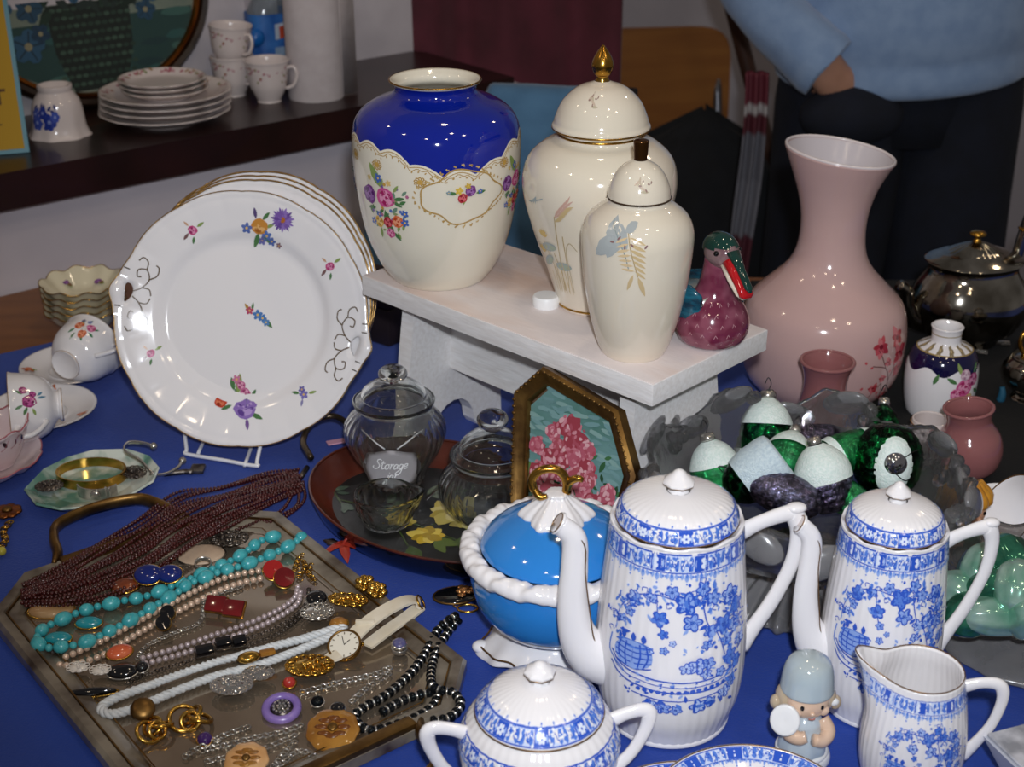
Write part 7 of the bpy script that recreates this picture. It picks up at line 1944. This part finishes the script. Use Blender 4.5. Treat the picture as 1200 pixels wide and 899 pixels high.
for i, (x, y, l_) in enumerate(((428, 684, 'upper gold rose earring on the tray rim'), (442, 692, 'lower gold rose earring on the tray rim'))):
    t = thing('rose_earring', jp(x, y, .012), l_, 'earring', rot=(.5, .2*i, 0))
    for q in range(7): a = 2*pi*q/7; mk('petal', ball((.0055*cos(a), .0055*sin(a), .001*(q % 2)), (.0045, .0038, .0022), u=8, v=6), 'gold', t)
    mk('heart', ball((0, 0, .002), (.0035, .0035, .0025)), 'gold', t)
cab('amber_clip', 397, 730, .008, .006, 'amber', 'brown amber clip at the end of the white rope', 'clip', dz=.006)
t = thing('rope_clasp', jp(297, 769, .012), 'oval gold clasp resting across the white rope', 'clasp', rz=.4); mk('oval', ball((-.004, 0, 0), (.010, .0065, .004)), 'gold', t); mk('tongue', bbox_g(.013, .007, .004, .0015), 'amber', t, loc=(.012, .001, -.002), smooth=40)
filigree('pearl_cluster', jp(118, 788, .004), .009, .007, 'pearly cluster earring near the black oval brooch', 'earring', 'pearl_w', 15, n=10); filigree('pearl_cluster', jp(92, 785, .004), .010, .007, 'silver pearly clip at the left corner of the tray floor', 'clip', 'pearl_w', 16, n=10)
cab('onyx_pin', 105, 812, .022, .004, 'onyx', 'slim black and gold pin beside the left tray rim', 'pin', rz=.15, dz=.003); cab('dark_bead', 240, 866, .006, .006, mat('purple_glass', '#3a1a5a', .1, coat=.5), 'dark purple glass stone below the shiny gold knot', 'stone', h=.005)
finger_ring(396, 836, 'dark_silver', 'dark silver ring between lilac pendant and black beads', .005, .0065, 'onyx')
cab('dark_cab', 372, 822, .0052, .0052, 'hematite', 'round dark stud beside the lilac pendant', 'stud', h=.004, setting='silver')
# ---------------------------------------------------------- wristwatch
wc = jp(404, 757, .009)
w = thing('wristwatch', wc, 'ladies wristwatch with cream leather strap and gold bezel', 'watch'); M = orient((-.12, -.42, .9), (0, -1, 0))
fc = mk('case', lathe([(.0128, -.004), (.0142, -.002), (.0145, .001), (.0135, .0025)], 40, sm=2), 'gold', w, rot=M)
mk('bezel', torus((0, 0, .0024), .0136, .0011, u=40, v=8), 'old_gold', fc); mk('dial', lathe([(.0130, .0020), (.0003, .0021)], 36, sm=1, close=False), mat('dial_white', '#ded8c8', .3), fc)
P = Print(plane_map((0, 0, .0022), (1, 0, 0), (0, 1, 0)), .0002, .00002)
for q in range(12): a = 2*pi*q/12; P.stroke([(.0098*cos(a), .0098*sin(a)), (.0118*cos(a), .0118*sin(a))], .0008, '#5a4a30', 1)
P.stroke([(0, 0), (.005, .004)], .0007, '#2a2018', 1); P.stroke([(0, 0), (-.002, .0085)], .0006, '#2a2018', 1); P.build(fc, 'dial_marks')
mk('crown', ball((.0152, 0, 0), (.0016, .0018, .0018)), 'gold', fc)
mat('strap', '#e2d8c4', .45, col2='#d8ccb4', scale=60, bump=.2, bscale=300)
def strap(pts, wd, name='strap'):
    P = catmull(pts, 8); g = G(); T, N = frames(P); rings = []
    for i, p in enumerate(P):
        s_ = (Vector((0, 0, 1)).cross(T[i])).normalized() if abs(T[i].z) < .95 else rings_dir; rings_dir = s_
        up = T[i].cross(s_); ww = wd if not hasattr(wd, '__len__') else wd[0]+(wd[1]-wd[0])*i/len(P)
        rings.append([p-s_*ww-up*.0011, p+s_*ww-up*.0011, p+s_*ww+up*.0011, p-s_*ww+up*.0011])
    return mk(name, loft(rings), 'strap', w, smooth=40)
strap([jp(413, 747, .011)-wc, jp(425, 735, .016)-wc, jp(446, 719, .020)-wc, jp(470, 706, .021)-wc, jp(484, 703, .018)-wc, jp(492, 709, .012)-wc], [.0078, .0066])
strap([jp(492, 711, .010)-wc, jp(478, 722, .008)-wc, jp(455, 738, .005)-wc, jp(430, 757, .003)-wc], [.0062, .0058])
strap([jp(397, 766, .007)-wc, jp(389, 770, .006)-wc, jp(381, 769, .005)-wc], [.0070, .0055])
mk('strap_loop', move(bbox_g(.0165, .0045, .0055, .0012), jp(428, 733, .0155)-wc), 'strap', w, smooth=40); mk('buckle', torus(jp(493, 706, .014)-wc, .0065, .0010, u=16, v=6, M=Matrix.Rotation(R(60), 4, 'Y')), 'gold', w)
# ---------------------------------------------------------- around the tray
t = thing('star_flower', at(402, 646, TZ+.004), 'red-orange star-shaped flower ornament between the two trays', 'flower'); mat('star_red', '#a83424', .4, col2='#8a2418', scale=50)
for a, L_ in ((3.5, .021), (2.5, .016), (-1.25, .020), (.05, .020), (.9, .014)):
    rings = []
    for f, w_, z in ((0, .0025, .007), (.35, .0050, .0075), (.7, .0040, .004), (1, .0006, -.001)):
        p = Vector((L_*f*cos(a), L_*f*sin(a), z)); s_ = Vector((-sin(a), cos(a), 0)); rings.append([p-s_*w_, p-Vector((0, 0, .001)), p+s_*w_, p+Vector((0, 0, .0012))])
    mk('petal', loft(rings), 'star_red', t, smooth=30)
mk('stamen', tube([(0, 0, .006), (.003, 0, .012), (.006, .002, .014)], [.0022, .0014, .001], 8, 4), 'star_red', t); mk('leaf', loft([[Vector((-.006-.014*f, .008+.006*f, .004))+Vector((dx, dy, dz))*s_ for dx, dy, dz in ((-.3, -1, 0), (0, 0, -.2), (.3, 1, 0), (0, 0, .2))] for f, s_ in ((0, .003), (.5, .006), (1, .0008))]), mat('leaf_dark', '#3a2a24', .5), t)
t = thing('rose_brooch', at(540, 697, TZ+.004), 'black oval brooch with a gold rose beside the blue bowl', 'brooch', .2); mk('plate', ball((-.004, 0, 0), (.021, .014, .003), u=28, v=8), 'onyx', t)
for q in range(9): a = q*2.4; d_ = .0012*q**.9; mk('petal', ball((.003+d_*cos(a), d_*sin(a), .006-.0003*q), (.0040, .0034, .0018), u=8, v=6), mat('rose_gold', '#c08a58', .25, metal=.9), t)
mk('rim', torus((-.004, 0, 0), .021, .0009, u=36, v=6, ry=.014), 'old_gold', t)
t = thing('gold_hoop', at(548, 713, TZ+.002), 'thin gold hoop lying below the gold rose brooch', 'earring'); mk('hoop', torus((0, 0, 0), .009, .0011, u=28, v=6, ry=.006), 'gold', t); mk('hook', tube([(-.009, 0, 0), (-.013, .002, .002)], .0007, 6, 1), 'gold', t)
t = thing('flower_brooch', at(9, 601, TZ+.003), 'copper flower brooch at the left edge beside the tray handle', 'brooch'); mat('copper', '#a86a3a', .3, metal=.9, col2='#7a4420', scale=60)
for q in range(8): a = 2*pi*q/8; mk('petal', ball((.009*cos(a), .009*sin(a), .002), (.006, .006, .0022), u=9, v=6), 'copper', t)
mk('centre', ball((0, 0, .004), (.005, .005, .003)), 'old_gold', t)
c0 = at(3, 630, TZ); chl = [(12, 612), (4, 622), (6, 634), (-2, 645)]
t = thing('gilt_chain', c0, 'gilt chain below the copper flower brooch at the left edge', 'chain'); g = G()
for k, p in enumerate(beads([at(x, y, TZ+.0035)-c0 for x, y in chl], .003, 1.6)): torus(p, .003, .0009, g, 10, 5, Matrix.Rotation(k*1.57, 4, 'X') @ Matrix.Rotation(.7, 4, 'Z'))
q = mk('links', g, 'gold', t); q['kind'] = 'stuff'; mk('yellow_bead', ball(at(2, 646, TZ+.005)-c0, .0045), mat('yellow_glass', '#b8ac3a', .15, coat=.4), t)
